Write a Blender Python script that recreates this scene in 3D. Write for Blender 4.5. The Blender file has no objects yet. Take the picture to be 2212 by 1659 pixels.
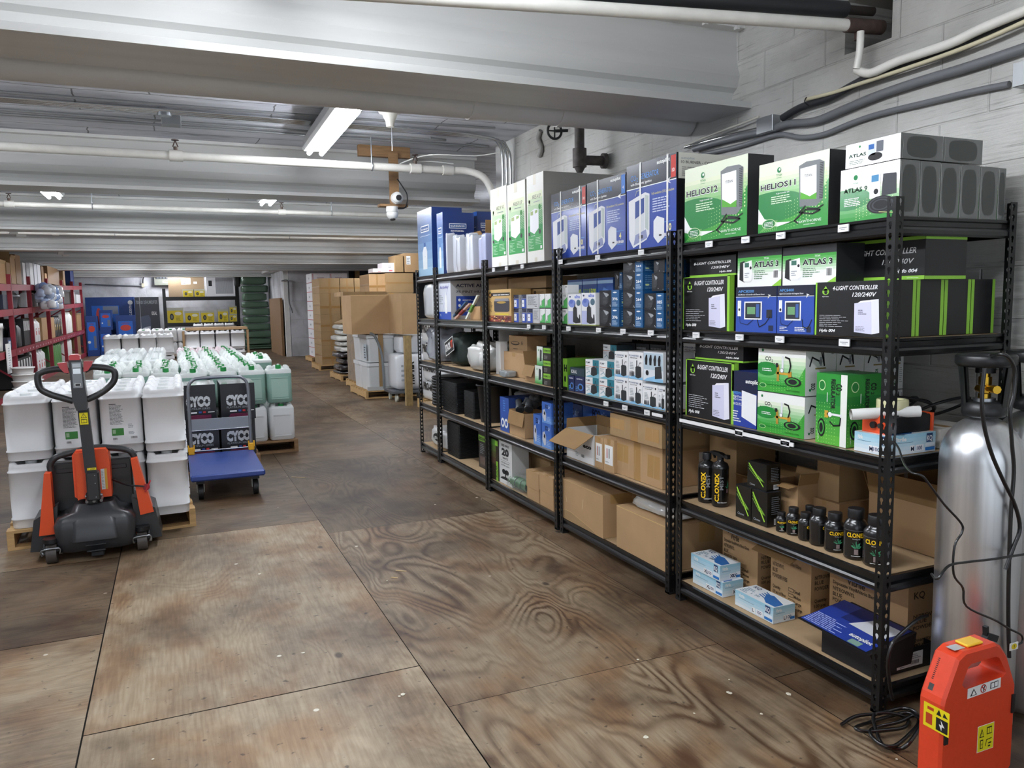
import bpy, math, random
from mathutils import Vector, Matrix
random.seed(7)
SC = bpy.context.scene
COL = SC.collection
PI = math.pi
# ------------------------------------------------------------------ camera
YAW, PITCH, ROLL, FPX, CAMH = .41, -.105, -.0172, 1674.0, 1.498
_f = Vector((math.sin(YAW) * math.cos(PITCH), math.cos(YAW) * math.cos(PITCH), math.sin(PITCH)))
_r = Vector((math.cos(YAW), -math.sin(YAW), 0)); _u = _r.cross(_f)
CR = _r * math.cos(ROLL) + _u * math.sin(ROLL); CU = CR.cross(_f); CF = _f
cam = bpy.data.cameras.new('camera'); camo = bpy.data.objects.new('camera', cam); COL.objects.link(camo)
cam.sensor_fit = 'HORIZONTAL'; cam.sensor_width = 36; cam.lens = FPX / 2212 * 36
cam.clip_start = .05; cam.clip_end = 200
m = Matrix((CR, CU, -CF)).transposed().to_4x4(); m.translation = (0, 0, CAMH); camo.matrix_world = m
SC.camera = camo
# ------------------------------------------------------------------ world, exposure
w = bpy.data.worlds.new('world'); SC.world = w; w.use_nodes = True
w.node_tree.nodes['Background'].inputs[0].default_value = (.82, .9, 1, 1)
w.node_tree.nodes['Background'].inputs[1].default_value = 1.5
SC.view_settings.view_transform = 'Standard'; SC.view_settings.look = 'None'
SC.view_settings.gamma = 1; SC.view_settings.use_curve_mapping = False
SC.view_settings.exposure = 0.0
TUBE_POWER = 95.0
# fluorescent fixtures: (x, y, z of the tubes, length along y)
FIXTURES = [(1.165, 5.3, 2.83, 1.6, -.02), (.5, .7, 2.88, 2.4, 0), (-1.19, 9.45, 2.85, 1.2, 0), (1.19, 9.45, 2.85, 1.2, 0),
            (-2.0, 5.3, 2.83, 1.6, 0), (-2.2, 1.6, 2.88, 2.3, 0), (0.3, 13.3, 2.80, 1.2, 0), (3.4, 13.3, 2.80, 1.2, 0), (0.4, 17.3, 2.80, 1.2, 0),  # the near left fixture is out of view, added for more light
            (4.2, 17.3, 2.80, 1.2, 0), (-.4, 21.2, 2.80, 1.2, 0), (-.6, 25.4, 2.80, 1.2, 0), (.1, 29.0, 2.80, 1.1, 0), (-1.6, 13.3, 2.80, 1.2, 0), (4.6, 9.4, 2.88, 1.2, 0)]
# ------------------------------------------------------------------ pixel to place (2212 x 1659 frame)
def ray(u, v): return CF + CR * ((u - 1106) / FPX) - CU * ((v - 829.5) / FPX)
def bp(u, v, ax, val):
    d = ray(u, v); i = 'xyz'.index(ax); o = Vector((0, 0, CAMH)); return o + d * ((val - o[i]) / d[i])
def _sol(free, o, k, A):
    o = Vector(o) - Vector((0, 0, CAMH)); e = Vector((0, 0, 0)); e[free] = 1
    return (k * o.dot(CF) - o.dot(A)) / (e.dot(A) - k * e.dot(CF))
def yat(u, x, z): return _sol(1, (x, 0, z), (u - 1106) / FPX, CR)
def xat(u, y, z): return _sol(0, (0, y, z), (u - 1106) / FPX, CR)
def zat(v, x, y): return _sol(2, (x, y, 0), (829.5 - v) / FPX, CU)
# ------------------------------------------------------------------ materials
def lin(h):
    h = h.lstrip('#'); o = []
    for i in (0, 2, 4):
        c = int(h[i:i + 2], 16) / 255; o.append(c / 12.92 if c <= .04045 else ((c + .055) / 1.055) ** 2.4)
    return (*o, 1)
_M = {}
def C(h, rough=.55, metal=0.0, **k):
    key = (h, rough, metal, tuple(sorted(k.items())))
    if key in _M: return _M[key]
    m = bpy.data.materials.new('mat_' + h); m.use_nodes = True; nt = m.node_tree; b = nt.nodes['Principled BSDF']
    b.inputs['Base Color'].default_value = lin(h); b.inputs['Roughness'].default_value = rough; b.inputs['Metallic'].default_value = metal
    if k.get('em'):
        b.inputs['Emission Color'].default_value = lin(h); b.inputs['Emission Strength'].default_value = k['em']
    if k.get('tr'): b.inputs['Transmission Weight'].default_value = k['tr']
    if k.get('al'): b.inputs['Alpha'].default_value = k['al']
    if k.get('coat'): b.inputs['Coat Weight'].default_value = k['coat']; b.inputs['Coat Roughness'].default_value = .15
    if k.get('ns') or k.get('bump'):
        tc = nt.nodes.new('ShaderNodeTexCoord'); mp = nt.nodes.new('ShaderNodeMapping'); n = nt.nodes.new('ShaderNodeTexNoise')
        nt.links.new(tc.outputs['Object'], mp.inputs[0]); nt.links.new(mp.outputs[0], n.inputs['Vector'])
        mp.inputs['Scale'].default_value = k.get('st', (1, 1, 1)); n.inputs['Scale'].default_value = k.get('sc', 8); n.inputs['Detail'].default_value = 6
        if k.get('ns'):
            mr = nt.nodes.new('ShaderNodeMapRange'); mr.inputs['From Min'].default_value = .3; mr.inputs['From Max'].default_value = .7
            mr.inputs['To Min'].default_value = 1 - k['ns']; mr.inputs['To Max'].default_value = 1 + k['ns']
            vm = nt.nodes.new('ShaderNodeVectorMath'); vm.operation = 'SCALE'; vm.inputs[0].default_value = lin(h)[:3]
            nt.links.new(n.outputs['Fac'], mr.inputs['Value']); nt.links.new(mr.outputs[0], vm.inputs['Scale']); nt.links.new(vm.outputs[0], b.inputs['Base Color'])
        if k.get('bump'):
            bu = nt.nodes.new('ShaderNodeBump'); bu.inputs['Strength'].default_value = k['bump']; bu.inputs['Distance'].default_value = k.get('bd', .01)
            nt.links.new(n.outputs['Fac'], bu.inputs['Height']); nt.links.new(bu.outputs[0], b.inputs['Normal'])
    _M[key] = m; return m
# ------------------------------------------------------------------ mesh builder
_gl = {}
def glyphs(s, bold, shear):
    k = (s, bold, shear)
    if k in _gl: return _gl[k]
    cu = bpy.data.curves.new('t', 'FONT'); cu.body = s; cu.size = 1; cu.resolution_u = 2; cu.offset = bold; cu.shear = shear; cu.fill_mode = 'FRONT'
    ob = bpy.data.objects.new('t', cu); COL.objects.link(ob); me = bpy.data.meshes.new_from_object(ob.evaluated_get(bpy.context.evaluated_depsgraph_get()))
    vs = [(v.co.x, v.co.y) for v in me.vertices]; fs = [tuple(p.vertices) for p in me.polygons]
    bpy.data.objects.remove(ob); bpy.data.curves.remove(cu); bpy.data.meshes.remove(me)
    x0 = min([v[0] for v in vs] or [0]); x1 = max([v[0] for v in vs] or [1])
    _gl[k] = ([(x - x0, y) for x, y in vs], fs, x1 - x0); return _gl[k]
CAP = .70
class G:
    def __init__(s): s.v = []; s.f = []; s.mi = []; s.sm = []; s.mats = []
    def m(s, mat):
        if mat not in s.mats: s.mats.append(mat)
        return s.mats.index(mat)
    def add(s, vs, fs, mat, smooth=False):
        b = len(s.v); s.v += [tuple(v) for v in vs]; i = s.m(mat)
        for f in fs: s.f.append(tuple(b + j for j in f)); s.mi.append(i); s.sm.append(smooth)
        return s
    def box(s, x0, x1, y0, y1, z0, z1, mat, bev=0):
        if bev:
            b = bev; R = [(x0 + b, y0), (x1 - b, y0), (x1, y0 + b), (x1, y1 - b), (x1 - b, y1), (x0 + b, y1), (x0, y1 - b), (x0, y0 + b)]
            Q = [(min(max(x, x0 + b), x1 - b), min(max(y, y0 + b), y1 - b)) for x, y in R]
            vs = [(x, y, z0) for x, y in Q] + [(x, y, z0 + b) for x, y in R] + [(x, y, z1 - b) for x, y in R] + [(x, y, z1) for x, y in Q]
            fs = [tuple(range(7, -1, -1)), tuple(range(24, 32))]
            for k in range(3):
                for i in range(8): j = (i + 1) % 8; fs.append((k * 8 + i, k * 8 + j, k * 8 + 8 + j, k * 8 + 8 + i))
            return s.add(vs, fs, mat)
        vs = [(x, y, z) for z in (z0, z1) for y in (y0, y1) for x in (x0, x1)]
        return s.add(vs, [(0, 2, 3, 1), (4, 5, 7, 6), (0, 1, 5, 4), (2, 6, 7, 3), (0, 4, 6, 2), (1, 3, 7, 5)], mat)
    def hexa(s, b, t, mat):
        return s.add(list(b) + list(t), [(3, 2, 1, 0), (4, 5, 6, 7), (0, 1, 5, 4), (1, 2, 6, 5), (2, 3, 7, 6), (3, 0, 4, 7)], mat)
    def bar(s, a, b, w, h, mat, up=(0, 0, 1)):
        a = Vector(a); b = Vector(b); d = (b - a).normalized(); sd = d.cross(Vector(up)).normalized() * w / 2; q = sd.cross(d).normalized() * h / 2
        return s.hexa([a - sd - q, a + sd - q, a + sd + q, a - sd + q], [b - sd - q, b + sd - q, b + sd + q, b - sd + q], mat)
    def loft(s, rings, mat, caps=True, smooth=True, closed=True):
        n = len(rings[0]); vs = [p for r in rings for p in r]; fs = []
        for k in range(len(rings) - 1):
            for i in range(n if closed else n - 1): j = (i + 1) % n; fs.append((k * n + i, k * n + j, (k + 1) * n + j, (k + 1) * n + i))
        s.add(vs, fs, mat, smooth)
        if caps:
            s.add(rings[0], [tuple(range(n - 1, -1, -1))], mat); s.add(rings[-1], [tuple(range(n))], mat)
        return s
    def cyl(s, a, b, r, mat, n=14, r1=None, caps=True, smooth=True):
        a = Vector(a); b = Vector(b); d = (b - a).normalized(); r1 = r if r1 is None else r1
        x = d.orthogonal().normalized(); y = d.cross(x)
        rg = lambda c, q: [c + x * math.cos(2 * PI * i / n) * q + y * math.sin(2 * PI * i / n) * q for i in range(n)]
        return s.loft([rg(a, r), rg(b, r1)], mat, caps, smooth)
    def tube(s, pts, r, mat, n=8, closed=False, sub=4, caps=True):
        P = [Vector(p) for p in pts]
        if sub > 1 and len(P) > 2:
            Q = []; N = len(P)
            for i in range(N if closed else N - 1):
                p0 = P[i - 1] if (i > 0 or closed) else P[0]; p1 = P[i]; p2 = P[(i + 1) % N]; p3 = P[(i + 2) % N] if (closed or i + 2 < N) else P[-1]
                for k in range(sub):
                    t = k / sub; Q.append(.5 * ((2 * p1) + (p2 - p0) * t + (2 * p0 - 5 * p1 + 4 * p2 - p3) * t * t + (3 * p1 - p0 - 3 * p2 + p3) * t ** 3))
            if not closed: Q.append(P[-1])
            P = Q
        rings = []; x = None; N = len(P)
        for i, p in enumerate(P):
            d = (P[(i + 1) % N] - P[i - 1]) if closed else (P[min(i + 1, N - 1)] - P[max(i - 1, 0)])
            if d.length < 1e-9: d = Vector((0, 0, 1))
            d.normalize(); x = d.orthogonal() if x is None else x - d * x.dot(d)
            x.normalize(); y = d.cross(x)
            rings.append([p + (x * math.cos(2 * PI * k / n) + y * math.sin(2 * PI * k / n)) * r for k in range(n)])
        if closed: rings.append(rings[0])
        return s.loft(rings, mat, caps and not closed, True)
    def lathe(s, prof, mat, n=24, c=(0, 0, 0), caps=True, a0=0, a1=2 * PI):
        full = abs(a1 - a0 - 2 * PI) < 1e-6; k = n if full else n + 1
        rings = [[(c[0] + r * math.cos(a0 + (a1 - a0) * i / n), c[1] + r * math.sin(a0 + (a1 - a0) * i / n), c[2] + z) for i in range(k)] for r, z in prof]
        return s.loft(rings, mat, caps and full, True, full)
    def rr(s, secs, mat, n=4, smooth=True, caps=True):
        rings = []
        for (z, hx, hy, r, ox, oy) in secs:
            q = []
            for cx, cy, a in ((hx - r, hy - r, 0), (-hx + r, hy - r, PI / 2), (-hx + r, -hy + r, PI), (hx - r, -hy + r, 1.5 * PI)):
                for i in range(n + 1): t = a + PI / 2 * i / n; q.append((ox + cx + r * math.cos(t), oy + cy + r * math.sin(t), z))
            rings.append(q)
        return s.loft(rings, mat, caps, smooth)
    def prism(s, poly, ax, a, b, mat, smooth=False):
        def P(p, t): return {'x': (t, p[0], p[1]), 'y': (p[0], t, p[1]), 'z': (p[0], p[1], t)}[ax]
        return s.loft([[P(p, a) for p in poly], [P(p, b) for p in poly]], mat, True, smooth)
    def build(s, name, parent=None, loc=(0, 0, 0), rot=(0, 0, 0), label=None, cat=None, group=None, kind=None):
        me = bpy.data.meshes.new(name); me.from_pydata(s.v, [], s.f); me.polygons.foreach_set('material_index', s.mi); me.polygons.foreach_set('use_smooth', s.sm)
        for mt in s.mats: me.materials.append(mt)
        me.update(); o = bpy.data.objects.new(name, me); COL.objects.link(o); o.parent = parent; o.location = loc; o.rotation_euler = rot
        return tag(o, label, cat, group, kind)
def tag(o, label=None, cat=None, group=None, kind=None):
    for k, v in (('label', label), ('category', cat), ('group', group), ('kind', kind)):
        if v: o[k] = v
    return o
def empty(name, loc, rz=0, label=None, cat=None, group=None, kind=None):
    o = bpy.data.objects.new(name, None); COL.objects.link(o); o.location = loc; o.rotation_euler = (0, 0, rz); o.empty_display_size = .1
    return tag(o, label, cat, group, kind)
def dup(o, loc=None, rz=None, label=None, group=None, parent=None):
    c = o.copy(); COL.objects.link(c); c.parent = parent
    if loc is not None: c.location = loc
    if rz is not None: c.rotation_euler = (0, 0, rz)
    if label: c['label'] = label
    if group: c['group'] = group
    for ch in list(o.children): dup(ch, parent=c)
    return c
class Fc:
    """a flat face of a thing, drawn on in 0..1 coordinates"""
    def __init__(s, g, o, r, u, W, H): s.g = g; s.o = Vector(o); s.r = Vector(r); s.u = Vector(u); s.n = s.r.cross(s.u); s.W = W; s.H = H
    def p(s, x, y, l=1): return s.o + s.r * (x * s.W) + s.u * (y * s.H) + s.n * (l * .0005)
    def poly(s, pts, mat, l=1):
        for ax, lim, sg in ((0, 0, 1), (0, 1, -1), (1, 0, 1), (1, 1, -1)):
            out = []
            for i, b in enumerate(pts):
                a = pts[i - 1]; da = (a[ax] - lim) * sg; db = (b[ax] - lim) * sg
                if (da >= 0) != (db >= 0): t = da / (da - db); out.append((a[0] + (b[0] - a[0]) * t, a[1] + (b[1] - a[1]) * t))
                if db >= 0: out.append(b)
            pts = out
            if len(pts) < 3: return s
        s.g.add([s.p(x, y, l) for x, y in pts], [tuple(range(len(pts)))], mat); return s
    def rect(s, x0, y0, x1, y1, mat, l=1): return s.poly([(x0, y0), (x1, y0), (x1, y1), (x0, y1)], mat, l)
    def ell(s, cx, cy, rx, ry, mat, l=2, n=20): return s.poly([(cx + rx * math.cos(2 * PI * i / n), cy + ry * math.sin(2 * PI * i / n)) for i in range(n)], mat, l)
    def rnd(s, cx, cy, h, mat, l=2): return s.ell(cx, cy, h * s.H / s.W, h, mat, l)
    def line(s, pts, t, mat, l=3):
        for a, b in zip(pts, pts[1:]):
            A = Vector((a[0] * s.W, a[1] * s.H)); B = Vector((b[0] * s.W, b[1] * s.H)); d = (B - A)
            if d.length < 1e-9: continue
            n = Vector((-d.y, d.x)).normalized() * t * s.H / 2; e = d.normalized() * t * s.H * .3
            s.poly([(q.x / s.W, q.y / s.H) for q in (A - n - e, B - n + e, B + n + e, A + n - e)], mat, l)
        return s
    def grad(s, x0, y0, x1, y1, c0, c1, n=8, l=1, hor=False, **k):
        a = [int(c0[i:i + 2], 16) for i in (1, 3, 5)]; b = [int(c1[i:i + 2], 16) for i in (1, 3, 5)]
        for i in range(n):
            t = i / (n - 1); c = '#%02x%02x%02x' % tuple(int(p + (q - p) * t) for p, q in zip(a, b))
            if hor: s.rect(x0 + (x1 - x0) * i / n, y0, x0 + (x1 - x0) * (i + 1) / n, y1, C(c, **k), l)
            else: s.rect(x0, y0 + (y1 - y0) * i / n, x1, y0 + (y1 - y0) * (i + 1) / n, C(c, **k), l)
        return s
    def text(s, t, x, y, h, mat, w=None, al='l', bold=.012, shear=0, rot=0, l=3):
        vs, fs, wd = glyphs(t, bold, shear); k = h * s.H / CAP; kx = k
        if w: kx = w * (s.H if rot else s.W) / wd
        tw = wd * kx; off = {'l': 0, 'c': -tw / 2, 'r': -tw}[al]; b = len(s.g.v); X = x * s.W; Y = y * s.H; i = s.g.m(mat); o = s.o + s.n * (l * .0005)
        for a, c in vs:
            a = a * kx + off; c = c * k
            if rot == 90: a, c = -c, a
            elif rot == -90: a, c = c, -a
            s.g.v.append(tuple(o + s.r * (X + a) + s.u * (Y + c)))
        for f in fs: s.g.f.append(tuple(b + j for j in f)); s.g.mi.append(i); s.g.sm.append(False)
        return s
    def bars(s, x0, y0, x1, y1, n, mat, l=3, rnd=.5, t=.45):
        h = (y1 - y0) / n; R = random.Random(int((x0 + y0 + n) * 991))
        for i in range(n):
            y = y1 - (i + 1) * h; e = x1 - (x1 - x0) * R.random() * rnd; x = x0
            while x < e - .002:
                q = min(e, x + (x1 - x0) * (.08 + .2 * R.random())); s.rect(x, y, q, y + h * t, mat, l); x = q + (x1 - x0) * .025
        return s
    def code(s, x0, y0, x1, y1, l=3):
        s.rect(x0, y0, x1, y1, C('#f4f4f4'), l); x = x0 + (x1 - x0) * .06; R = random.Random(3)
        while x < x1 - (x1 - x0) * .1: q = (x1 - x0) * (.015 + .04 * R.random()); s.rect(x, y0 + (y1 - y0) * .2, x + q, y1 - (y1 - y0) * .1, C('#101010'), l + 1); x += q + (x1 - x0) * (.02 + .03 * R.random())
        return s
def faces(g, d, w, h):
    """front (-x), side (-y), top (+z) of a box that stands at 0..d, 0..w, 0..h"""
    return (Fc(g, (0, w, 0), (0, -1, 0), (0, 0, 1), w, h), Fc(g, (0, 0, 0), (1, 0, 0), (0, 0, 1), d, h), Fc(g, (0, w, h), (0, -1, 0), (1, 0, 0), w, d))
# ------------------------------------------------------------------ setting materials
def nodes(name):
    m = bpy.data.materials.new(name); m.use_nodes = True; nt = m.node_tree; return m, nt, nt.nodes['Principled BSDF']
def N(nt, t, **k):
    n = nt.nodes.new('ShaderNode' + t)
    for a, b in k.items():
        if a.startswith('i_'): n.inputs[a[2:].replace('_', ' ')].default_value = b
        else: setattr(n, a, b)
    return n
def math_(nt, op, a, b=None, cl=False):
    n = nt.nodes.new('ShaderNodeMath'); n.operation = op; n.use_clamp = cl
    for i, x in enumerate((a, b)):
        if x is None: continue
        if isinstance(x, (int, float)): n.inputs[i].default_value = x
        else: nt.links.new(x, n.inputs[i])
    return n.outputs[0]
def ramp(nt, fac, stops):
    r = nt.nodes.new('ShaderNodeValToRGB'); e = r.color_ramp.elements
    while len(e) < len(stops): e.new(.5)
    for q, (p, c) in zip(e, stops): q.position = p; q.color = lin(c) if isinstance(c, str) else c
    nt.links.new(fac, r.inputs[0]); return r.outputs[0]
def plywood():
    m, nt, b = nodes('plywood_floor'); L = nt.links.new
    tc = N(nt, 'TexCoord'); at = N(nt, 'Attribute', attribute_name='sheet'); sp = N(nt, 'SeparateColor'); L(at.outputs['Color'], sp.inputs[0])
    seed, dirn, dark = sp.outputs[0], sp.outputs[1], sp.outputs[2]; amp = at.outputs['Alpha']
    sx = N(nt, 'SeparateXYZ'); L(tc.outputs['Object'], sx.inputs[0]); X, Y = sx.outputs[0], sx.outputs[1]
    al = math_(nt, 'ADD', math_(nt, 'MULTIPLY', X, dirn), math_(nt, 'MULTIPLY', Y, math_(nt, 'SUBTRACT', 1, dirn)))
    ac = math_(nt, 'ADD', math_(nt, 'MULTIPLY', Y, dirn), math_(nt, 'MULTIPLY', X, math_(nt, 'SUBTRACT', 1, dirn)))
    so = math_(nt, 'MULTIPLY', seed, 37.0)
    def vec(ka, kc):
        c = N(nt, 'CombineXYZ'); L(math_(nt, 'MULTIPLY', al, ka), c.inputs[0]); L(math_(nt, 'MULTIPLY', ac, kc), c.inputs[1]); L(so, c.inputs[2]); return c.outputs[0]
    n1 = N(nt, 'TexNoise', i_Scale=1.0, i_Detail=2.0, i_Roughness=.45, i_Distortion=.5); L(vec(.75, 2.2), n1.inputs['Vector'])
    n2 = N(nt, 'TexNoise', i_Scale=1.0, i_Detail=6.0); L(vec(7, 90), n2.inputs['Vector'])
    n3 = N(nt, 'TexNoise', i_Scale=1.0, i_Detail=5.0, i_Roughness=.6); L(vec(1.3, 2.0), n3.inputs['Vector'])
    rings = math_(nt, 'SINE', math_(nt, 'ADD', math_(nt, 'MULTIPLY', n1.outputs['Fac'], 120.0), math_(nt, 'MULTIPLY', n2.outputs['Fac'], 1.6)))
    ringm = math_(nt, 'POWER', math_(nt, 'ADD', math_(nt, 'MULTIPLY', rings, .5), .5), 1.7)
    # cathedral grain fades in and out over a sheet
    patch = ramp(nt, n3.outputs['Fac'], [(.38, (.25, .25, .25, 1)), (.6, (1, 1, 1, 1))])
    g = math_(nt, 'MULTIPLY', math_(nt, 'MULTIPLY', ringm, amp), patch)
    mx = N(nt, 'MixRGB'); mx.inputs[1].default_value = lin('#ab9a80'); mx.inputs[2].default_value = lin('#6a5036'); L(g, mx.inputs[0])
    fine = N(nt, 'MixRGB', blend_type='MULTIPLY'); fine.inputs[0].default_value = .42; L(mx.outputs[0], fine.inputs[1]); L(ramp(nt, n2.outputs['Fac'], [(.3, '#a98c68'), (.65, '#ffffff')]), fine.inputs[2])
    # reddish blotches, knots
    n4 = N(nt, 'TexNoise', i_Scale=1.0, i_Detail=4.0); L(vec(3.2, 4.5), n4.inputs['Vector'])
    red = N(nt, 'MixRGB', blend_type='MULTIPLY'); red.inputs[0].default_value = .8; L(fine.outputs[0], red.inputs[1]); L(ramp(nt, n4.outputs['Fac'], [(.45, '#ffffff'), (.62, '#dcc0a4'), (.8, '#bd9a7c')]), red.inputs[2])
    vo = N(nt, 'TexVoronoi', i_Scale=1.0); L(vec(1.9, 3.1), vo.inputs['Vector'])
    kn = N(nt, 'MixRGB', blend_type='MULTIPLY'); kn.inputs[0].default_value = .85; L(red.outputs[0], kn.inputs[1]); L(ramp(nt, vo.outputs['Distance'], [(.035, '#5a4634'), (.07, '#ffffff')]), kn.inputs[2])
    # grime
    n5 = N(nt, 'TexNoise', i_Scale=1.1, i_Detail=8.0, i_Roughness=.62); L(tc.outputs['Object'], n5.inputs['Vector'])
    gr = N(nt, 'MixRGB', blend_type='MULTIPLY'); gr.inputs[0].default_value = 1; L(kn.outputs[0], gr.inputs[1]); L(ramp(nt, n5.outputs['Fac'], [(.32, '#8d8072'), (.55, '#ffffff')]), gr.inputs[2])
    # dark specks and white paint flecks
    n6 = N(nt, 'TexVoronoi', i_Scale=3.3, i_Randomness=1.0); L(tc.outputs['Object'], n6.inputs['Vector'])
    fl = N(nt, 'MixRGB'); fl.inputs[2].default_value = lin('#d8d2c4'); L(gr.outputs[0], fl.inputs[1]); L(ramp(nt, n6.outputs['Distance'], [(.03, (1, 1, 1, 1)), (.04, (0, 0, 0, 1))]), fl.inputs[0])
    n7 = N(nt, 'TexNoise', i_Scale=26.0, i_Detail=3.0); L(tc.outputs['Object'], n7.inputs['Vector'])
    sp2 = N(nt, 'MixRGB', blend_type='MULTIPLY'); sp2.inputs[0].default_value = .7; L(fl.outputs[0], sp2.inputs[1]); L(ramp(nt, n7.outputs['Fac'], [(.27, '#50463c'), (.34, '#ffffff')]), sp2.inputs[2])
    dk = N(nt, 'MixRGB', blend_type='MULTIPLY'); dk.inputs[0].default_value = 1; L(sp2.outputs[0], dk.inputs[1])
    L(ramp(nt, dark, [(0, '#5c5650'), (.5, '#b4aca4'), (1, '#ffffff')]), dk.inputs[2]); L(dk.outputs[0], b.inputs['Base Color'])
    b.inputs['Roughness'].default_value = .5
    bu = N(nt, 'Bump', i_Strength=.25, i_Distance=.003); L(n2.outputs['Fac'], bu.inputs['Height']); L(bu.outputs[0], b.inputs['Normal'])
    return m
def painted_brick(name, col, bw=.36, bh=.1, streak=1.0):
    m, nt, b = nodes(name); L = nt.links.new; tc = N(nt, 'TexCoord')
    mp = N(nt, 'Mapping'); mp.inputs['Rotation'].default_value = (PI / 2, 0, PI / 2) if name.startswith('side') else (PI / 2, 0, 0)
    sx = N(nt, 'SeparateXYZ'); L(tc.outputs['Object'], sx.inputs[0]); c = N(nt, 'CombineXYZ')
    L(sx.outputs[1 if name.startswith('side') else 0], c.inputs[0]); L(sx.outputs[2], c.inputs[1])
    br = N(nt, 'TexBrick'); br.inputs['Scale'].default_value = 1; br.inputs['Brick Width'].default_value = bw; br.inputs['Row Height'].default_value = bh; br.inputs['Mortar Size'].default_value = .006
    br.inputs['Mortar Smooth'].default_value = .8
    for i in (1, 2): br.inputs[i].default_value = (1, 1, 1, 1)
    br.inputs[3].default_value = (0, 0, 0, 1); L(c.outputs[0], br.inputs[0])
    st = N(nt, 'Mapping'); st.inputs['Scale'].default_value = (1.2, 26, 1); L(c.outputs[0], st.inputs[0])
    n = N(nt, 'TexNoise', i_Scale=2.2, i_Detail=8.0, i_Roughness=.65); L(st.outputs[0], n.inputs['Vector'])
    n2 = N(nt, 'TexNoise', i_Scale=1.3, i_Detail=7.0); L(tc.outputs['Object'], n2.inputs['Vector'])
    n3 = N(nt, 'TexNoise', i_Scale=14.0, i_Detail=5.0); L(tc.outputs['Object'], n3.inputs['Vector'])
    h = math_(nt, 'ADD', math_(nt, 'MULTIPLY', br.outputs['Color'], .5), math_(nt, 'ADD', math_(nt, 'MULTIPLY', n.outputs['Fac'], streak), math_(nt, 'MULTIPLY', n3.outputs['Fac'], .7)))
    bu = N(nt, 'Bump', i_Strength=.9, i_Distance=.012); L(h, bu.inputs['Height']); L(bu.outputs[0], b.inputs['Normal'])
    a = N(nt, 'MixRGB', blend_type='MULTIPLY'); a.inputs[0].default_value = .75; a.inputs[1].default_value = lin(col); L(ramp(nt, n2.outputs['Fac'], [(.35, '#b4b2ae'), (.6, '#ffffff')]), a.inputs[2])
    d = N(nt, 'MixRGB', blend_type='MULTIPLY'); d.inputs[0].default_value = .45 * streak; L(a.outputs[0], d.inputs[1]); L(ramp(nt, n.outputs['Fac'], [(.33, '#70706c'), (.42, '#ffffff')]), d.inputs[2])
    L(d.outputs[0], b.inputs['Base Color']); b.inputs['Roughness'].default_value = .6; return m
def sheet_metal():
    m, nt, b = nodes('ceiling_boards'); L = nt.links.new; tc = N(nt, 'TexCoord')
    br = N(nt, 'TexBrick'); br.offset = .37; br.inputs['Scale'].default_value = 1; br.inputs['Brick Width'].default_value = 1.35; br.inputs['Row Height'].default_value = .62; br.inputs['Mortar Size'].default_value = .006
    for i in (1, 2): br.inputs[i].default_value = (1, 1, 1, 1)
    br.inputs[3].default_value = (0, 0, 0, 1)
    dn = N(nt, 'TexNoise', i_Scale=2.5, i_Detail=3.0); L(tc.outputs['Object'], dn.inputs['Vector'])
    ad = N(nt, 'VectorMath', operation='MULTIPLY_ADD'); ad.inputs[1].default_value = (.1, .1, 0); L(dn.outputs['Color'], ad.inputs[0]); L(tc.outputs['Object'], ad.inputs[2]); L(ad.outputs[0], br.inputs[0])
    mp = N(nt, 'Mapping'); mp.inputs['Scale'].default_value = (.7, 4, 1); L(tc.outputs['Object'], mp.inputs[0])
    n = N(nt, 'TexNoise', i_Scale=1.6, i_Detail=8.0, i_Roughness=.62); L(mp.outputs[0], n.inputs['Vector'])
    c = ramp(nt, n.outputs['Fac'], [(.3, '#7c8088'), (.4, '#b8bbc3'), (.6, '#d8dae0'), (.8, '#e6e8ee')])
    x = N(nt, 'MixRGB', blend_type='MULTIPLY'); x.inputs[0].default_value = .85; L(c, x.inputs[1]); L(ramp(nt, br.outputs['Color'], [(.2, '#3a3a3c'), (.8, '#ffffff')]), x.inputs[2]); L(x.outputs[0], b.inputs['Base Color'])
    bu = N(nt, 'Bump', i_Strength=.6, i_Distance=.02); L(n.outputs['Fac'], bu.inputs['Height']); L(bu.outputs[0], b.inputs['Normal']); b.inputs['Roughness'].default_value = .42; return m
M_PLY = plywood(); M_WALL = painted_brick('side_wall_paint', '#d2d1cc', .42, .2); M_BACK = painted_brick('back_wall_paint', '#d8d8dc', .8, .38, .25); M_BLOCK = painted_brick('block_wall_paint', '#cfd0d4', 1.2, .55, .12)
M_CEIL = sheet_metal()
M_BEAM = C('#c9c9c6', .5, ns=.06, sc=3, st=(.3, 3, 3), bump=.25, bd=.01); M_WHITE = C('#dcdcd8', .45, ns=.05, sc=9, bump=.2, bd=.004)
M_PIPE = C('#dedcd4', .4, ns=.06, sc=12, bump=.2, bd=.003); M_CARD = C('#b19068', .75, ns=.06, sc=5); M_CARD2 = C('#a0835c', .75, ns=.06, sc=5); M_CARDI = C('#94744a', .8, ns=.05, sc=5)
M_TAPE = C('#a98552', .3); M_GALV = C('#a2a6aa', .32, .9, ns=.1, sc=30); M_DKMET = C('#3a3c3e', .45, .6); M_BLK = C('#141416', .5); M_WOODP = C('#c4a06c', .7, ns=.14, sc=6, st=(1, 8, 8)); M_WOODD = C('#8a6a48', .7, ns=.2, sc=6, st=(1, 8, 8))
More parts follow.
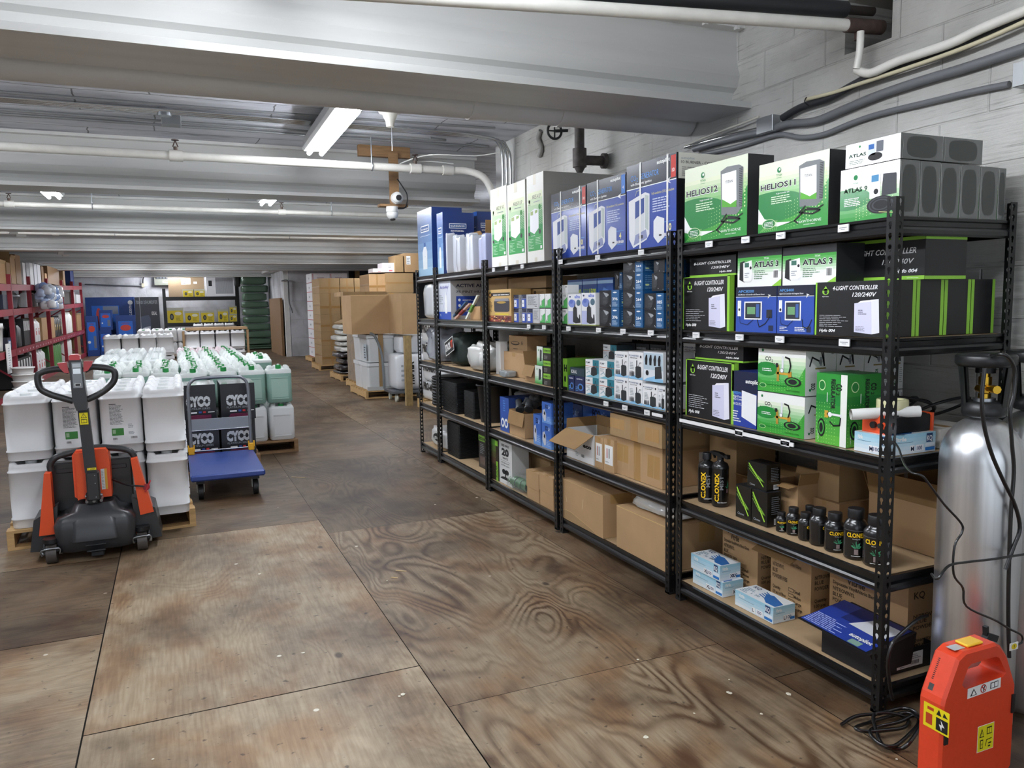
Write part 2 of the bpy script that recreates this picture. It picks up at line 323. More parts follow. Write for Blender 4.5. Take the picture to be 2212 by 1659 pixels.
# ------------------------------------------------------------------ floor
def floor():
    me = bpy.data.meshes.new('floor'); vs = []; fs = []; cl = []; R = random.Random(11)
    def sheet(x0, x1, y0, y1, d, dark, amp, g=.002):
        b = len(vs); vs.extend([(x0 + g, y0 + g, 0), (x1 - g, y0 + g, 0), (x1 - g, y1 - g, 0), (x0 + g, y1 - g, 0)]); fs.append((b, b + 1, b + 2, b + 3)); cl.append((R.random(), d, dark, amp))
    # column between the two long seams, in the middle of the aisle
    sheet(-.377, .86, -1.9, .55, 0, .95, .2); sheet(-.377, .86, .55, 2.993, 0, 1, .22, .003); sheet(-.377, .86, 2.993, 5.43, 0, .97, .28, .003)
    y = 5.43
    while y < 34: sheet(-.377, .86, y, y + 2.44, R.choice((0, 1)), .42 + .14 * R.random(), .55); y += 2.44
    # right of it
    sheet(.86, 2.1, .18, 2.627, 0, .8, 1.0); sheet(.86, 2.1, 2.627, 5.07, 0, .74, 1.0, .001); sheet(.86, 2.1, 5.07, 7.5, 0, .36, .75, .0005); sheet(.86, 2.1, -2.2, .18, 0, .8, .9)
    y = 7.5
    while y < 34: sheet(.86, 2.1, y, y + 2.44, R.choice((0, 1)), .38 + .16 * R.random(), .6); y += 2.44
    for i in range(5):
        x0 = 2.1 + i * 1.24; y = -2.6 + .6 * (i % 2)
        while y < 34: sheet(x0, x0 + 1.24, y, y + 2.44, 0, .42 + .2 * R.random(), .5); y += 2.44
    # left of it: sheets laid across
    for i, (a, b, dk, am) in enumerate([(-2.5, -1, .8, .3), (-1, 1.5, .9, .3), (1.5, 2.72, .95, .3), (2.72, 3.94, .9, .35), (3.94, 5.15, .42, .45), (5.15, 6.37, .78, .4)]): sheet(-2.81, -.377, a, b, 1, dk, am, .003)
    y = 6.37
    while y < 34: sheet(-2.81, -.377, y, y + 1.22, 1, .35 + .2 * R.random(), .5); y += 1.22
    y = -2.5
    while y < 34:
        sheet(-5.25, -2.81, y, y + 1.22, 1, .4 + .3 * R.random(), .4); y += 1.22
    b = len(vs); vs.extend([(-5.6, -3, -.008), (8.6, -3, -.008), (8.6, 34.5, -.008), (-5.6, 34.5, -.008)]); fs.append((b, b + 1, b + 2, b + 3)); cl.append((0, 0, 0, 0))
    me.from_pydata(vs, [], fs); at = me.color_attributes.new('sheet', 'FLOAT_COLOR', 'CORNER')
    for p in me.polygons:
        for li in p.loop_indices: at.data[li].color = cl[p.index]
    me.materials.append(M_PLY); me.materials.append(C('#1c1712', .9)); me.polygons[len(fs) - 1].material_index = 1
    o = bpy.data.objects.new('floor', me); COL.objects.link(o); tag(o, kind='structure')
floor()
def struct(name, g): return g.build(name, kind='structure')
# ------------------------------------------------------------------ walls and ceiling
WX = 2.95; CZ = 2.99
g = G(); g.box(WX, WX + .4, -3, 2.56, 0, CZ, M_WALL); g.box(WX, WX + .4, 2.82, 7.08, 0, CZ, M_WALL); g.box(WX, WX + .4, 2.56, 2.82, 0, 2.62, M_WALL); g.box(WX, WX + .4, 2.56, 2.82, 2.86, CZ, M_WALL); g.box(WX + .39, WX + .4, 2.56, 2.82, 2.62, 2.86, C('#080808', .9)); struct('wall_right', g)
g = G(); g.box(-5.6, 8.6, 30.6, 31, 0, CZ, M_BACK); struct('wall_back', g)
g = G(); g.box(-5.6, -5.25, -3, 30.6, 0, CZ, M_BACK); struct('wall_left', g)
g = G(); g.box(-5.6, -4.4, -3.3, -3, 0, CZ, M_WHITE); g.box(2.9, 8.6, -3.3, -3, 0, CZ, M_WHITE); struct('wall_front', g)   # wide gap behind the camera is invented, so world light fills the room
g = G(); g.box(8.3, 8.6, 7.1, 30.6, 0, CZ, M_BACK); struct('wall_east', g)
g = G(); g.box(3.35, 8.3, 6.9, 7.08, 0, CZ, M_WALL); struct('wall_corner', g)
# the block-built room at the far end
g = G(); g.box(3.22, 5.0, 23.85, 24.1, 0, CZ, M_BLOCK); g.box(3.22, 3.42, 24.1, 30.6, 0, CZ, M_BLOCK); struct('wall_block_room', g)
g = G(); g.box(5.1, 8.3, 24.3, 24.5, 0, CZ, C('#4c4e54', .7)); g.box(5.25, 5.4, 24.15, 24.3, 0, CZ, M_WOODP); g.box(5.5, 8.2, 24.2, 24.29, 2.25, 2.36, M_BLK); g.box(5.0, 5.03, 23.9, 24.3, 0, CZ, C('#26282c')); struct('wall_framed_partition', g)
g = G(); g.box(-5.6, 8.6, -3.3, 34, CZ, CZ + .15, M_CEIL); struct('ceiling', g)
# beams along x: flange below, web, round bead
def beam(yf, n):
    g = G(); x0, x1 = -5.25, (WX + .02 if n < 2 else 8.3)
    if n == 0: x1 = WX
    P = [(yf, 2.526), (yf, 2.558), (yf + .15, 2.578), (yf + .165, 2.61), (yf + .15, 2.64), (yf + .12, 2.66), (yf + .1, 2.72), (yf + .125, 2.8), (yf + .13, 2.9), (yf + .13, CZ), (yf + .3, CZ), (yf + .3, 2.6), (yf + .375, 2.558), (yf + .375, 2.526)]
    g.prism(P, 'x', x0, x1, M_BEAM)
    g.box(x0, x1 - .002, yf + .06, yf + .13, CZ - .03, CZ - .002, M_WHITE)
    if n == 0:
        for i in range(9): g.box(1.2 + i * .21, 1.22 + i * .21, yf + .045, yf + .07, CZ - .045, CZ - .02, M_WHITE)
    struct('trim_%d' % (n + 1), g)
for i, y in enumerate((3.455, 7.58, 11.65, 15.6, 19.7, 23.3, 28.1)): beam(y, i)
g = G(); g.box(WX - .004, WX + .001, 6.62, 7.079, 0, CZ - .001, M_WHITE); struct('trim_pilaster', g)
# ------------------------------------------------------------------ fluorescent fixtures
def fixture(i, x, y, z, L, rot):
    lab = ['bright twin tube ceiling light with grey housing in the open bay'] + ['twin tube ceiling light behind the camera by the near wall'] + ['small bright pair of tubes at the far left under the third beam', 'small bright pair of tubes in the middle under the third beam'] 
    e = empty('fluorescent_light', (x, y, z), rot, lab[i] if i < 4 else 'white twin tube ceiling light hidden between the deep ceiling beams', 'ceiling light', None if i < 4 else 'ceiling lights between the beams')
    g = G(); g.prism([(-.11, .0), (-.09, -.02), (.09, -.02), (.11, 0), (.085, .095), (-.085, .095)], 'y', 0, L, C('#b4b6b6', .4)); g.build('housing', e)
    if z < 2.84: [G().cyl((0, q, .095), (0, q, CZ - z), .008, M_GALV).build('hanger', e) for q in (.2, L - .2)]
    for s in (-.052, .052):
        g = G(); g.cyl((s, .02, -.04), (s, L - .02, -.04), .019, C('#f4f8ff' if i < 2 else ('#f3f7fe' if y < 5 else '#f2f6fd'), .4, em=TUBE_POWER * (1 if i < 2 else (.8 if y < 7 else (1.1 if y < 20 else 2.6)))), n=10); g.build('tube', e)
for i, a in enumerate(FIXTURES): fixture(i, *a)
# ------------------------------------------------------------------ black boltless shelving
X0 = 2.243; SD = .612; LZ = [0, 1.765, 1.352, .935, .51, .10]
UNITS = [(1.905, 3.135), (3.19, 4.41), (4.45, 5.67), (5.69, 6.91), (6.925, 7.525)]
M_POST = C('#0d0e0f', .42, .2, coat=.15); M_BEAMB = C('#101113', .32, .3, coat=.35); M_MDF = C('#a98f6d', .8, ns=.06, sc=18); M_TAG = C('#ececec', .4)
def post_mesh():
    g = G(); W = .036; P = .0381; H = 1.83; n = int(H / P); P = H / n
    ho = [(.0, .0135), (.0055, .011), (.0075, .006), (.0065, .001), (.0035, -.004), (.003, -.012), (-.003, -.012), (-.0035, -.004), (-.0065, .001), (-.0075, .006), (-.0055, .011)]
    for ax in (0, 1):
        for k in range(n):
            z0 = k * P; z1 = z0 + P; c = W * .55; zc = (z0 + z1) / 2; hole = [(c + a, zc + b) for a, b in ho]
            out = []
            for a, b in hole:
                dx, dz = a - c, b - zc; t = min(((W - c) / dx if dx > 1e-6 else (-c / dx if dx < -1e-6 else 9)), ((P / 2) / abs(dz) if abs(dz) > 1e-6 else 9)); out.append((c + dx * t, zc + dz * t))
            cor = [(W, z1), (W, z0), (0, z0), (0, z1)]
            vs = [(p[0], 0, p[1]) if ax == 0 else (0, p[0], p[1]) for p in hole + out + cor]; m_ = len(hole); fs = []
            for i in range(m_): j = (i + 1) % m_; fs.append((i, j, m_ + j, m_ + i))
            # corner fans
            def near(q): return min(range(m_), key=lambda i: (out[i][0] - q[0]) ** 2 + (out[i][1] - q[1]) ** 2)
            for ci, q in enumerate(cor):
                # the two outline points on either side of the corner
                for i in range(m_):
                    j = (i + 1) % m_; A, B = out[i], out[j]
                    if abs(A[0] - B[0]) > 1e-6 and abs(A[1] - B[1]) > 1e-6:
                        if min((A[0], B[0])) - 1e-6 <= q[0] <= max(A[0], B[0]) + 1e-6 and min(A[1], B[1]) - 1e-6 <= q[1] <= max(A[1], B[1]) + 1e-6: fs.append((m_ + i, m_ + j, 2 * m_ + ci))
            g.add(vs, fs, M_POST)
    g.box(-.002, W + .002, -.002, W + .002, 0, .012, C('#0c0c0c'))
    return g
def beam_prof(g, y0, y1, ax='y'):
    P = [(0, 0), (.001, -.009), (.010, -.013), (.011, -.028), (.001, -.034), (-.003, -.042), (-.002, -.055), (.004, -.062), (.016, -.062), (.016, 0)]
    return g.prism([(b, c) for b, c in P], 'y', y0, y1, M_BEAMB)
pm = post_mesh()
def unit(i, y0, y1, tags):
    names = ['black steel shelving unit nearest the gas cylinders, five tan shelves', 'black steel shelving unit holding the strapped generator boxes on top', 'black steel shelving unit with the three white and green cartons on top', 'black steel shelving unit with clear plastic tubes on its top shelf', 'narrow black shelving unit at the far end of the row']
    e = empty('shelving_unit', (X0, y0, 0), 0, names[i], 'shelving unit', 'black shelving units along the right wall')
    L = y1 - y0; global _pm
    for (x, y, rz) in ((0, 0, 0), (SD, 0, PI / 2), (SD, L, PI), (0, L, -PI / 2)):
        if i == 0 and rz == 0: o = pm.build('post', e); _pm = o.data; md = o.modifiers.new('s', 'SOLIDIFY'); md.thickness = .002; md.offset = -1
        else: o = bpy.data.objects.new('post', _pm); COL.objects.link(o); o.parent = e; md = o.modifiers.new('s', 'SOLIDIFY'); md.thickness = .002; md.offset = -1
        o.location = (x, y, 0); o.rotation_euler = (0, 0, rz)
    for k in range(1, 6):
        z = LZ[k]
        g = G(); beam_prof(g, .004, L - .004); g.build('beam', e, (.004, 0, z - .001))
        g = G(); beam_prof(g, .004, L - .004); g.build('beam', e, (SD - .004, L, z - .001), (0, 0, PI))
        g = G(); beam_prof(g, .004, SD - .004); g.build('beam', e, (SD, .004, z - .001), (0, 0, PI / 2))
        g = G(); beam_prof(g, .004, SD - .004); g.build('beam', e, (0, L - .004, z - .001), (0, 0, -PI / 2))
        g = G(); g.box(.021, SD - .021, .021, L - .021, z - .016, z - .0015, M_MDF); g.build('shelf_board', e)
    for k, u in tags:
        y = yat(u, X0, LZ[k]) - y0; g = G(); g.box(-.006, -.001, y - .024, y + .024, LZ[k] - .034, LZ[k] - .008, M_TAG)
        F = Fc(g, (-.006, y + .024, LZ[k] - .034), (0, -1, 0), (0, 0, 1), .048, .026); F.rect(.12, .52, .88, .6, C('#70757a'), 1); F.rect(.3, .3, .7, .37, C('#8a8f94'), 1)
        g.build('price_tag', e)
    return e
TAGS = [[(1, 1533), (1, 1612), (1, 1688), (1, 1824), (2, 1505), (2, 1599), (2, 1686), (2, 1826), (3, 1598), (3, 1698)], [(1, 1212), (1, 1292), (1, 1386), (2, 1229), (2, 1294), (2, 1347), (2, 1407), (3, 1310), (3, 1351), (3, 1399)], [(1, 1067), (1, 1095), (1, 1129), (2, 1143), (2, 1176)], [], []]
for i, (a, b) in enumerate(UNITS): unit(i, a, b, TAGS[i])
for (k, ua, ub, un) in ((3, 1470, 1716, 0), (3, 1410, 1432, 1)):   # white label strip on the third shelf's beam
    y0, y1 = yat(ub, X0, LZ[k]), yat(ua, X0, LZ[k]); g = G(); g.box(X0 - .006, X0 - .001, y0, y1, LZ[k] - .03, LZ[k] - .014, C('#f0f0f0', .3)); g.build('label_strip', label='long white label strip on the third shelf edge near the gas cylinders' if un == 0 else 'short white label strip end under the white pump boxes', cat='label strip')
def clampy(x, y0, y1, dep):
    for a, b in UNITS:
        if X0 - .02 < x < X0 + .6 and a - .06 < (y0 + y1) / 2 < b + .06:
            if x >= X0 + .039 and x + dep <= X0 + .572: return max(y0, a + .003 if y0 < a and a - y0 > .08 else y0), y1
            y0 = max(y0, a + .004); y1 = min(y1, b - .004)
    return y0, y1
# ------------------------------------------------------------------ cartons
def K(name, label, u0, u1, vt, z, col, deco=None, x=None, dep=.3, cat='box', group=None, y0=None, y1=None, h=None, rz=0, parts=None):
    x = X0 + .03 if x is None else x
    if isinstance(z, int): z = LZ[z] + .001
    y0 = yat(u1, x, z) + .001 if y0 is None else y0; y1 = yat(u0, x, z) - .001 if y1 is None else y1
    h = zat(vt, x, y0) - z if h is None else h; y0, y1 = clampy(x, y0, y1, dep); w = y1 - y0
    g = G(); g.box(0, dep, 0, w, 0, h, col); F = faces(g, dep, w, h)
    if deco: deco(*F)
    o = g.build(name, None, (x, y0, z), (0, 0, rz), label, cat, group)
    return dict(o=o, x=x, y0=y0, y1=y1, z1=z + h + .001, w=w, h=h, d=dep, z=z)
def plain(tape=True, col=None):
    def d(f, s, t):
        if tape:
            f.rect(.44, .82, .56, 1, M_TAPE, 1); t.rect(.44, 0, .56, 1, M_TAPE, 1); s.rect(0, .985, 1, 1, M_CARD2, 1); f.rect(0, .0, 1, .006, M_CARDI, 1)
            t.rect(0, .497, 1, .503, M_CARDI, 2)
    return d
def sidetape(f, s, t): s.rect(.42, .75, .58, 1, M_TAPE, 1); t.rect(0, .46, 1, .54, M_TAPE, 1)
def open_box(name, label, u0, u1, vt, z, x=None, dep=.3, flaps=(('f', -60, .12), ('n', 40, .12)), mat=None, inside=None, deco=None, group=None, y0=None, y1=None, h=None, rz=0):
    mat = mat or M_CARD; x = X0 + .03 if x is None else x
    if isinstance(z, int): z = LZ[z] + .001
    y0 = yat(u1, x, z) if y0 is None else y0; y1 = yat(u0, x, z) if y1 is None else y1; h = zat(vt, x, y0) - z if h is None else h; y0, y1 = clampy(x, y0, y1, dep + .1); w = y1 - y0; t = .004
    e = empty(name, (x, y0, z), rz, label, 'box', group)
    g = G(); g.box(0, dep, 0, w, 0, t, mat); g.box(0, t, 0, w, t, h, mat); g.box(dep - t, dep, 0, w, t, h, mat); g.box(t, dep - t, 0, t, t, h, mat); g.box(t, dep - t, w - t, w, t, h, mat)
    if deco: deco(*faces(g, dep, w, h))
    g.build('body', e)
    for (sd, ang, L) in flaps:          # ang: 0 = upright, 90 = folded flat outwards
        a = math.radians(ang); g = G(); dx, dz = math.sin(a) * L, math.cos(a) * L
        if sd == 'f': pts = [(0, 0, h), (0, w, h), (-dx, w - .004, h + dz), (-dx, .004, h + dz)]
        if sd == 'b': pts = [(dep, w, h), (dep, 0, h), (dep + dx, .004, h + dz), (dep + dx, w - .004, h + dz)]
        if sd == 'n': pts = [(dep, 0, h), (0, 0, h), (.004, -dx, h + dz), (dep - .004, -dx, h + dz)]
        if sd == 'r': pts = [(0, w, h), (dep, w, h), (dep - .004, w + dx, h + dz), (.004, w + dx, h + dz)]
        P = [Vector(p) for p in pts]; n = (P[1] - P[0]).cross(P[2] - P[0]).normalized() * .0015
        g.hexa([p - n for p in P], [p + n for p in P], M_CARDI); g.build('flap', e)
    return dict(o=e, x=x, y0=y0, y1=y1, z1=z + h, w=w, h=h, d=dep, z=z)
W_ = C('#f2f3f2', .4); BK = C('#16171a', .45); BK2 = C('#212225', .5); LG = C('#8cc63f', .4); GR = C('#3d9b35', .35, coat=.3); DG = C('#1f7a34', .35); GY = C('#9aa0a6', .4); YL = C('#f3c61c', .4); BLU = C('#24449c', .35, coat=.3); NAVY = C('#171f3c', .4, coat=.3); LB = C('#5b9bd8', .4); TXG = C('#c9cdd2', .4); OR = C('#e2491f', .4)
# --- top shelf, first unit
def helios(num, sub):
    def d(f, s, t):
        f.rect(0, 0, 1, 1, C('#dfe6cf', .35, coat=.4), 1); f.grad(.0, .3, 1, .82, '#3e9c3a', '#dfe6c8', 10, 2, rough=.35, coat=.4); f.rect(0, 0, 1, .3, C('#3e9c3a', .35, coat=.4), 2)
        f.ell(.2, .36, .52, .22, C('#1d7c3c', .35, coat=.4), 3, 30); f.poly([(0, .14), (0, .36), (.1, .2), (.3, .13), (.55, .11), (.3, .07)], W_, 4)
        f.poly([(0, 0), (0, .13), (.3, .07), (.62, .14), (.82, .32), (1, .62), (1, 0)], C('#2f8f3a', .35, coat=.4), 4)
        R = random.Random(5)
        for i in range(14):
            for j in range(9):
                x, y = .42 + i * .042, .03 + j * .045 + i * .028 * (i / 14)
                if x < .98 and y < .75: f.rnd(x, y, .004 + .009 * i / 14, C('#c5dc9a', .4), 5)
        for i in range(9): f.line([(.04 + i * .03, .02), (.2 + i * .012, .16)], .006, C('#9fcf7c', .4), 5)
        f.ell(.17, .12, .105, .07, C('#d9e8c0', .4), 6); f.ell(.17, .12, .097, .063, C('#227a3c', .4), 7); f.bars(.1, .08, .24, .16, 4, W_, 8, .1)
        f.rnd(.31, .87, .038, C('#1c7a44', .4), 5); f.rnd(.32, .875, .018, W_, 6); f.text('TITAN', .31, .785, .028, C('#2a8a4a', .4), al='c'); f.text('CONTROLS', .31, .755, .013, C('#2a8a4a'), al='c')
        f.text('HELIOS' + num, .03, .615, .085, W_, w=.53, bold=.05, l=5); f.text('HELIOS' + num, .035, .62, .078, BK, w=.52, bold=.02, l=6)
        f.text(sub, .37, .53, .02, W_, al='c', l=6); f.bars(.2, .4, .5, .52, 4, C('#d8ecd0'), 6, .3)
        f.poly([(.62, .3), (.6, .86), (.7, .9), (.88, .89), (.94, .85), (.93, .36), (.85, .28)], C('#74787a', .4), 6)
        for i in range(22): f.rect(.885, .37 + i * .022, .93, .382 + i * .022, C('#3c3e40'), 7)
        f.poly([(.63, .4), (.62, .82), (.84, .83), (.85, .37)], W_, 7); f.poly([(.63, .5), (.76, .42), (.85, .46), (.85, .37), (.63, .4)], C('#5aa63c'), 8); f.text('TITAN', .68, .69, .035, C('#2c3e36'), bold=.0, l=8)
        f.line([(.7, .3), (.62, .22), (.8, .18), (.9, .22), (.7, .25), (.55, .12), (.6, .08)], .022, BK, 8); f.line([(.72, .27), (.86, .24), (.94, .28)], .018, BK, 8)
        f.text('HAWTHORNE', .6, .075, .035, W_, w=.32, bold=.0, l=8); f.text('GARDENING COMPANY', .68, .04, .014, W_, l=8)
        s.rect(.03, .01, .035, .99, C('#2c2d30'), 1)
    return d
K('product_box', 'green and white carton printed HELIOS12 on the top shelf', 1479, 1614, 331, 1, C('#2b2c2d', .5), helios('12', '8-Light Controller with'), dep=.14)
K('product_box', 'dark backed carton standing behind the HELIOS12 carton', 1532, 1614, 333, 1, C('#303132', .5), None, x=X0 + .2, dep=.14)
K('product_box', 'green and white carton printed HELIOS11 on the top shelf', 1638, 1789, 321, 1, C('#2b2c2d', .5), helios('11', '4-Light Controller with'), dep=.14)
def a9(top):
    def d(f, s, t):
        f.rect(0, 0, 1, 1, C('#eceeec', .2, coat=.8), 1)
        f.grad(0, 0, 1, .5 if top else .66, '#2f8f3a', '#dfe9cf', 8, 2, rough=.2, coat=.8) if not top else None
        if not top:
            f.ell(.15, .42, .4, .2, C('#1f7d3c', .2, coat=.8), 3); f.bars(.08, .3, .45, .46, 5, W_, 5)
            for i in range(11):
                for j in range(7): f.rnd(.3 + i * .06, .03 + j * .05 + i * .02, .009, C('#cfe3a5'), 4)
        y = .55 if not top else .42
        f.text('ATLAS 9', .06, y, .13 if top else .085, C('#123c28'), w=.42, bold=.03); f.rnd(.27, .82, .05, C('#1c7a44')); f.text('TITAN', .27, .7, .03, C('#1c7a44'), al='c')
        if top: f.bars(.08, .12, .45, .32, 3, C('#7c8c80')); f.rect(.42, .35, .56, .85, C('#c9d2dc'), 4); f.rect(.44, .6, .54, .8, C('#2a5c9c'), 5); f.rect(.58, .45, .7, .88, C('#5c6068'), 4); f.ell(.56, .28, .13, .16, BK, 4)
        else:
            f.rect(.52, .38, .7, .82, W_, 5); f.rect(.55, .68, .67, .8, C('#4a86b0'), 6); f.rnd(.63, .5, .05, BK, 6); f.poly([(.72, .4), (.74, .8), (.95, .78), (.96, .42)], C('#3b3d42'), 5)
            for i in range(5): f.ell(.72, .25, .24 - i * .03, .16 - i * .02, BK if i % 2 == 0 else C('#3f4145'), 6 + i)
            f.line([(.7, .12), (.98, .07)], .014, C('#d2d68a'), 12)
        # loose shrink film, creased and glossy, on the end of the box
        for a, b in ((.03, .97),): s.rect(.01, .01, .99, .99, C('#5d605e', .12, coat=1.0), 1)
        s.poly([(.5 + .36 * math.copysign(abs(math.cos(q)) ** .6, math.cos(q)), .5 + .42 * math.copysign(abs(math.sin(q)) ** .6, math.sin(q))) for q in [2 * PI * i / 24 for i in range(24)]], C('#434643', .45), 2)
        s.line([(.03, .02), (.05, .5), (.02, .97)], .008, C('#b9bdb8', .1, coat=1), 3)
    return d
zt = None
yn = yat(1941, X0 + .03, LZ[1]); yf = yat(1814, X0 + .03, LZ[1]); xs = [X0 + .03] + [xat(u, yn, 1.95) for u in (1988, 2032, 2075, 2118, 2158, 2196)]
h9 = zat(344, X0 + .03, yn) - LZ[1]
pos9 = ['first', 'second', 'third', 'fourth', 'fifth', 'last']
for i in range(6):
    r = K('product_box', ('shrink-wrapped green carton printed ATLAS 9 standing below the white one' if i == 0 else 'shrink-wrapped grey ended carton, %s from the aisle in the lower row' % pos9[i]), 0, 0, 0, 1, C('#50534f', .3, coat=.6), a9(False) if i == 0 else (lambda f, s, t: a9(False)(f, s, t)), x=xs[i], dep=min(xs[i + 1], X0 + .57) - xs[i] - .003, y0=yn, y1=yf, h=h9 * (1 - .004 * i), group='shrink-wrapped timer cartons on the top shelf')
yt = yat(1945, X0 + .03, LZ[1] + h9); xt = [X0 + .03, xat(2040, yt, 2.1), xat(2126, yt, 2.1)]; ztop = LZ[1] + h9 + .004
for i in range(2):
    K('product_box', ('white shrink-wrapped carton printed ATLAS 9 lying on top' if i == 0 else 'grey ended shrink-wrapped carton lying behind the white ATLAS 9 one'), 0, 0, 0, ztop, C('#50534f', .3, coat=.6), a9(True), x=xt[i], dep=xt[i + 1] - xt[i] - .003, y0=yt, y1=yf - .02, h=zat(286, X0 + .03, yt) - ztop, group='shrink-wrapped timer cartons on the top shelf')
# --- second shelf, first unit
def ctl(n, lying, lamp=True):
    def d(f, s, t):
        f.rect(0, 0, 1, 1, C('#121214', .4, coat=.1), 1)
        if lying:
            f.rect(0, 0, 1, .09, LG, 2); s.rect(0, 0, 1, .08, LG, 1)
            if lying > 1: f.rect(0, .92, 1, 1, LG, 2); s.rect(0, .92, 1, 1, LG, 1); f.bars(.8, .035, .95, .055, 1, W_, 3)
            f.text('%d-LIGHT CONTROLLER' % n, .9, .62, .13, W_, w=.8, al='r', bold=.018, shear=.25); f.text('120/240V', .88, .38, .12, W_, w=.39, al='r', bold=.018, shear=.25); f.text('Hyfo 00%d' % n, .92, .17, .08, W_, w=.26, al='r', bold=.03, shear=.25)
        else:
            f.rect(0, 0, .025, 1, LG, 2); f.rect(.95, 0, 1, 1, LG, 2) if n == 8 else None
            f.rect(0, .985, 1, 1, LG, 2) if n == 8 else None
            f.text('%d-LIGHT CONTROLLER' % n, .88, .845, .075, W_, w=.62, al='r', bold=.018, shear=.25); f.text('120/240V', .87, .72, .075, W_, w=.33, al='r', bold=.018, shear=.25); f.text('Hyfo 00%d' % n, .07, .07, .05, W_, w=.24, bold=.03, shear=.25)
            f.ell(.155, .82, .05, .06, LG, 3); f.poly([(.155, .93), (.115, .84), (.195, .84)], LG, 3); f.ell(.16, .81, .025, .035, BK, 4); f.text('HyFo Green', .155, .72, .022, W_, al='c')
            f.bars(.07, .17, .5, .41, 7, C('#d0d2d4'), 3, .35, .25)
            f.poly([(.58, .08), (.575, .6), (.8, .63), (.82, .05)], C('#d6d6ee', .4), 3); f.poly([(.82, .05), (.8, .66), (.9, .67), (.92, .08)], C('#e8e8f6', .4), 3); f.poly([(.62, .6), (.66, .64), (.9, .67), (.8, .63)], C('#f2f2fa'), 4)
            f.bars(.63, .4, .75, .5, 3, C('#6a6a80'), 4); f.bars(.6, .1, .8, .2, 4, C('#8a8aa0'), 4)
            s.rect(0, 0, .12, 1, LG, 1); s.rect(.88, 0, 1, 1, LG, 1)
    return d
def a3(f, s, t):
    f.rect(0, 0, 1, .78, C('#f0f2f0', .35), 1); f.grad(0, .3, 1, .78, '#eef2ea', '#3f9a3c', 7, 2, rough=.35); f.rect(0, .78, 1, 1, BK2, 1); f.poly([(.8, 0), (1, .18), (1, 0)], LG, 3)
    f.poly([(.05, .2), (.06, .66), (.17, .7), (.17, .12)], BK, 4); f.poly([(.15, .15), (.14, .64), (.34, .7), (.37, .22), (.3, .12)], W_, 5); f.rect(.18, .52, .28, .64, C('#3c6c5c'), 6); f.rnd(.32, .5, .04, BK, 6); f.bars(.18, .25, .3, .4, 3, GY, 6)
    f.text('ATLAS 3', .39, .5, .15, W_, w=.55, bold=.06, l=4); f.text('ATLAS 3', .395, .505, .14, BK, w=.545, bold=.03, l=5); f.text('TITAN', .62, .7, .045, W_, l=5); f.bars(.4, .2, .75, .45, 5, C('#6c8c70'), 4); f.code(.83, .16, .94, .42)
def apc(t1, t2, v):
    def d(f, s, t):
        f.rect(0, 0, 1, 1, C('#2a4ca4', .35, coat=.3), 1); f.rect(0, .78, 1, 1, C('#181c30', .35, coat=.3), 2); f.rect(0, .775, 1, .785, W_, 3); f.text(t1, .06, .88, .055, LB, w=.4, bold=.02); f.text(t2, .06, .82, .032, W_, w=.66); f.poly([(.8, .78), (.88, .81), (.8, .83), (.84, .78), (.8, .74)], W_, 4)
        f.rect(.22, .28, .66, .68, W_, 3); f.rect(.25, .31, .63, .65, C('#272b33'), 4); f.rect(.3, .4, .5, .56, C('#6c9c6c'), 5); f.rect(.52, .34, .6, .62, C('#3c5c9c'), 5)
        f.rect(.05, .35 if v else .45, .14, .7, W_, 3); f.rnd(.095, .5, .03, BK, 4); f.line([(.1, .35), (.12, .2), (.3, .16), (.45, .28)], .012, BK, 4)
        if v: f.line([(.55, .28), (.6, .12), (.75, .2), (.85, .35)], .02, BK, 4); f.rect(.77, .32, .9, .5, C('#20242c'), 4)
        else: f.line([(.7, .3), (.72, .15), (.85, .12), (.95, .3)], .02, BK, 4); f.bars(.08, .06, .35, .16, 3, W_, 4); f.bars(.5, .06, .85, .16, 3, W_, 4)
        f.rect(.82, .04, .93, .16, C('#1a2440'), 3)
    return d
lo8 = K('product_box', 'black carton with lime edges reading 8-LIGHT CONTROLLER on the second shelf', 1475, 1576, 594, 2, C('#131315', .4), ctl(8, 0), dep=.2)
K('product_box', 'black 8-LIGHT CONTROLLER carton lying on top, second shelf', 1490, 1590, 541, lo8['z1'], C('#131315', .4), ctl(8, 1), x=X0 + .06, dep=.25, h=LZ[1] - .072 - lo8['z1'])
ap = K('product_box', 'blue sensor carton with white display unit, printed APC8200', 1589, 1677, 618, 2, C('#23346e', .4), apc('APC8200', 'CO2 Monitor & Controller with Remote Sensor', 1), dep=.2)
ap2 = K('product_box', 'blue sensor carton with green screened unit, printed APC8400', 1678, 1758, 612, 2, C('#23346e', .4), apc('APC8400', 'Digital CO2 Controller with Integrated Sensor', 0), dep=.2, h=ap['h'])
K('product_box', 'left one of two black topped cartons printed ATLAS 3', 1593, 1688, 531, ap['z1'], BK2, a3, x=X0 + .035, dep=.22)
K('product_box', 'right one of two black topped cartons printed ATLAS 3', 1690, 1806, 524, ap['z1'], BK2, a3, x=X0 + .035, dep=.22, y0=None)
yn = yat(1913, X0 + .03, LZ[2]); yf = yat(1760, X0 + .03, LZ[2]); xs = [X0 + .03] + [xat(u, yn, 1.5) for u in (1980, 2040, 2098, 2150)]; h4 = zat(605, X0 + .03, yn) - LZ[2]
for i in range(4):
    r4 = K('product_box', 'black 4-LIGHT CONTROLLER carton facing the aisle by the corner post' if i == 0 else 'black lime edged carton, %s of the upright row by the corner post' % ['', 'second', 'third', 'last'][i], 0, 0, 0, 2, C('#131315', .4), ctl(4, 0), x=xs[i], dep=xs[i + 1] - xs[i] - .003, y0=yn, y1=yf, h=h4, group='upright black controller cartons on the second shelf')
xl = X0 + .03; yl = 1.93
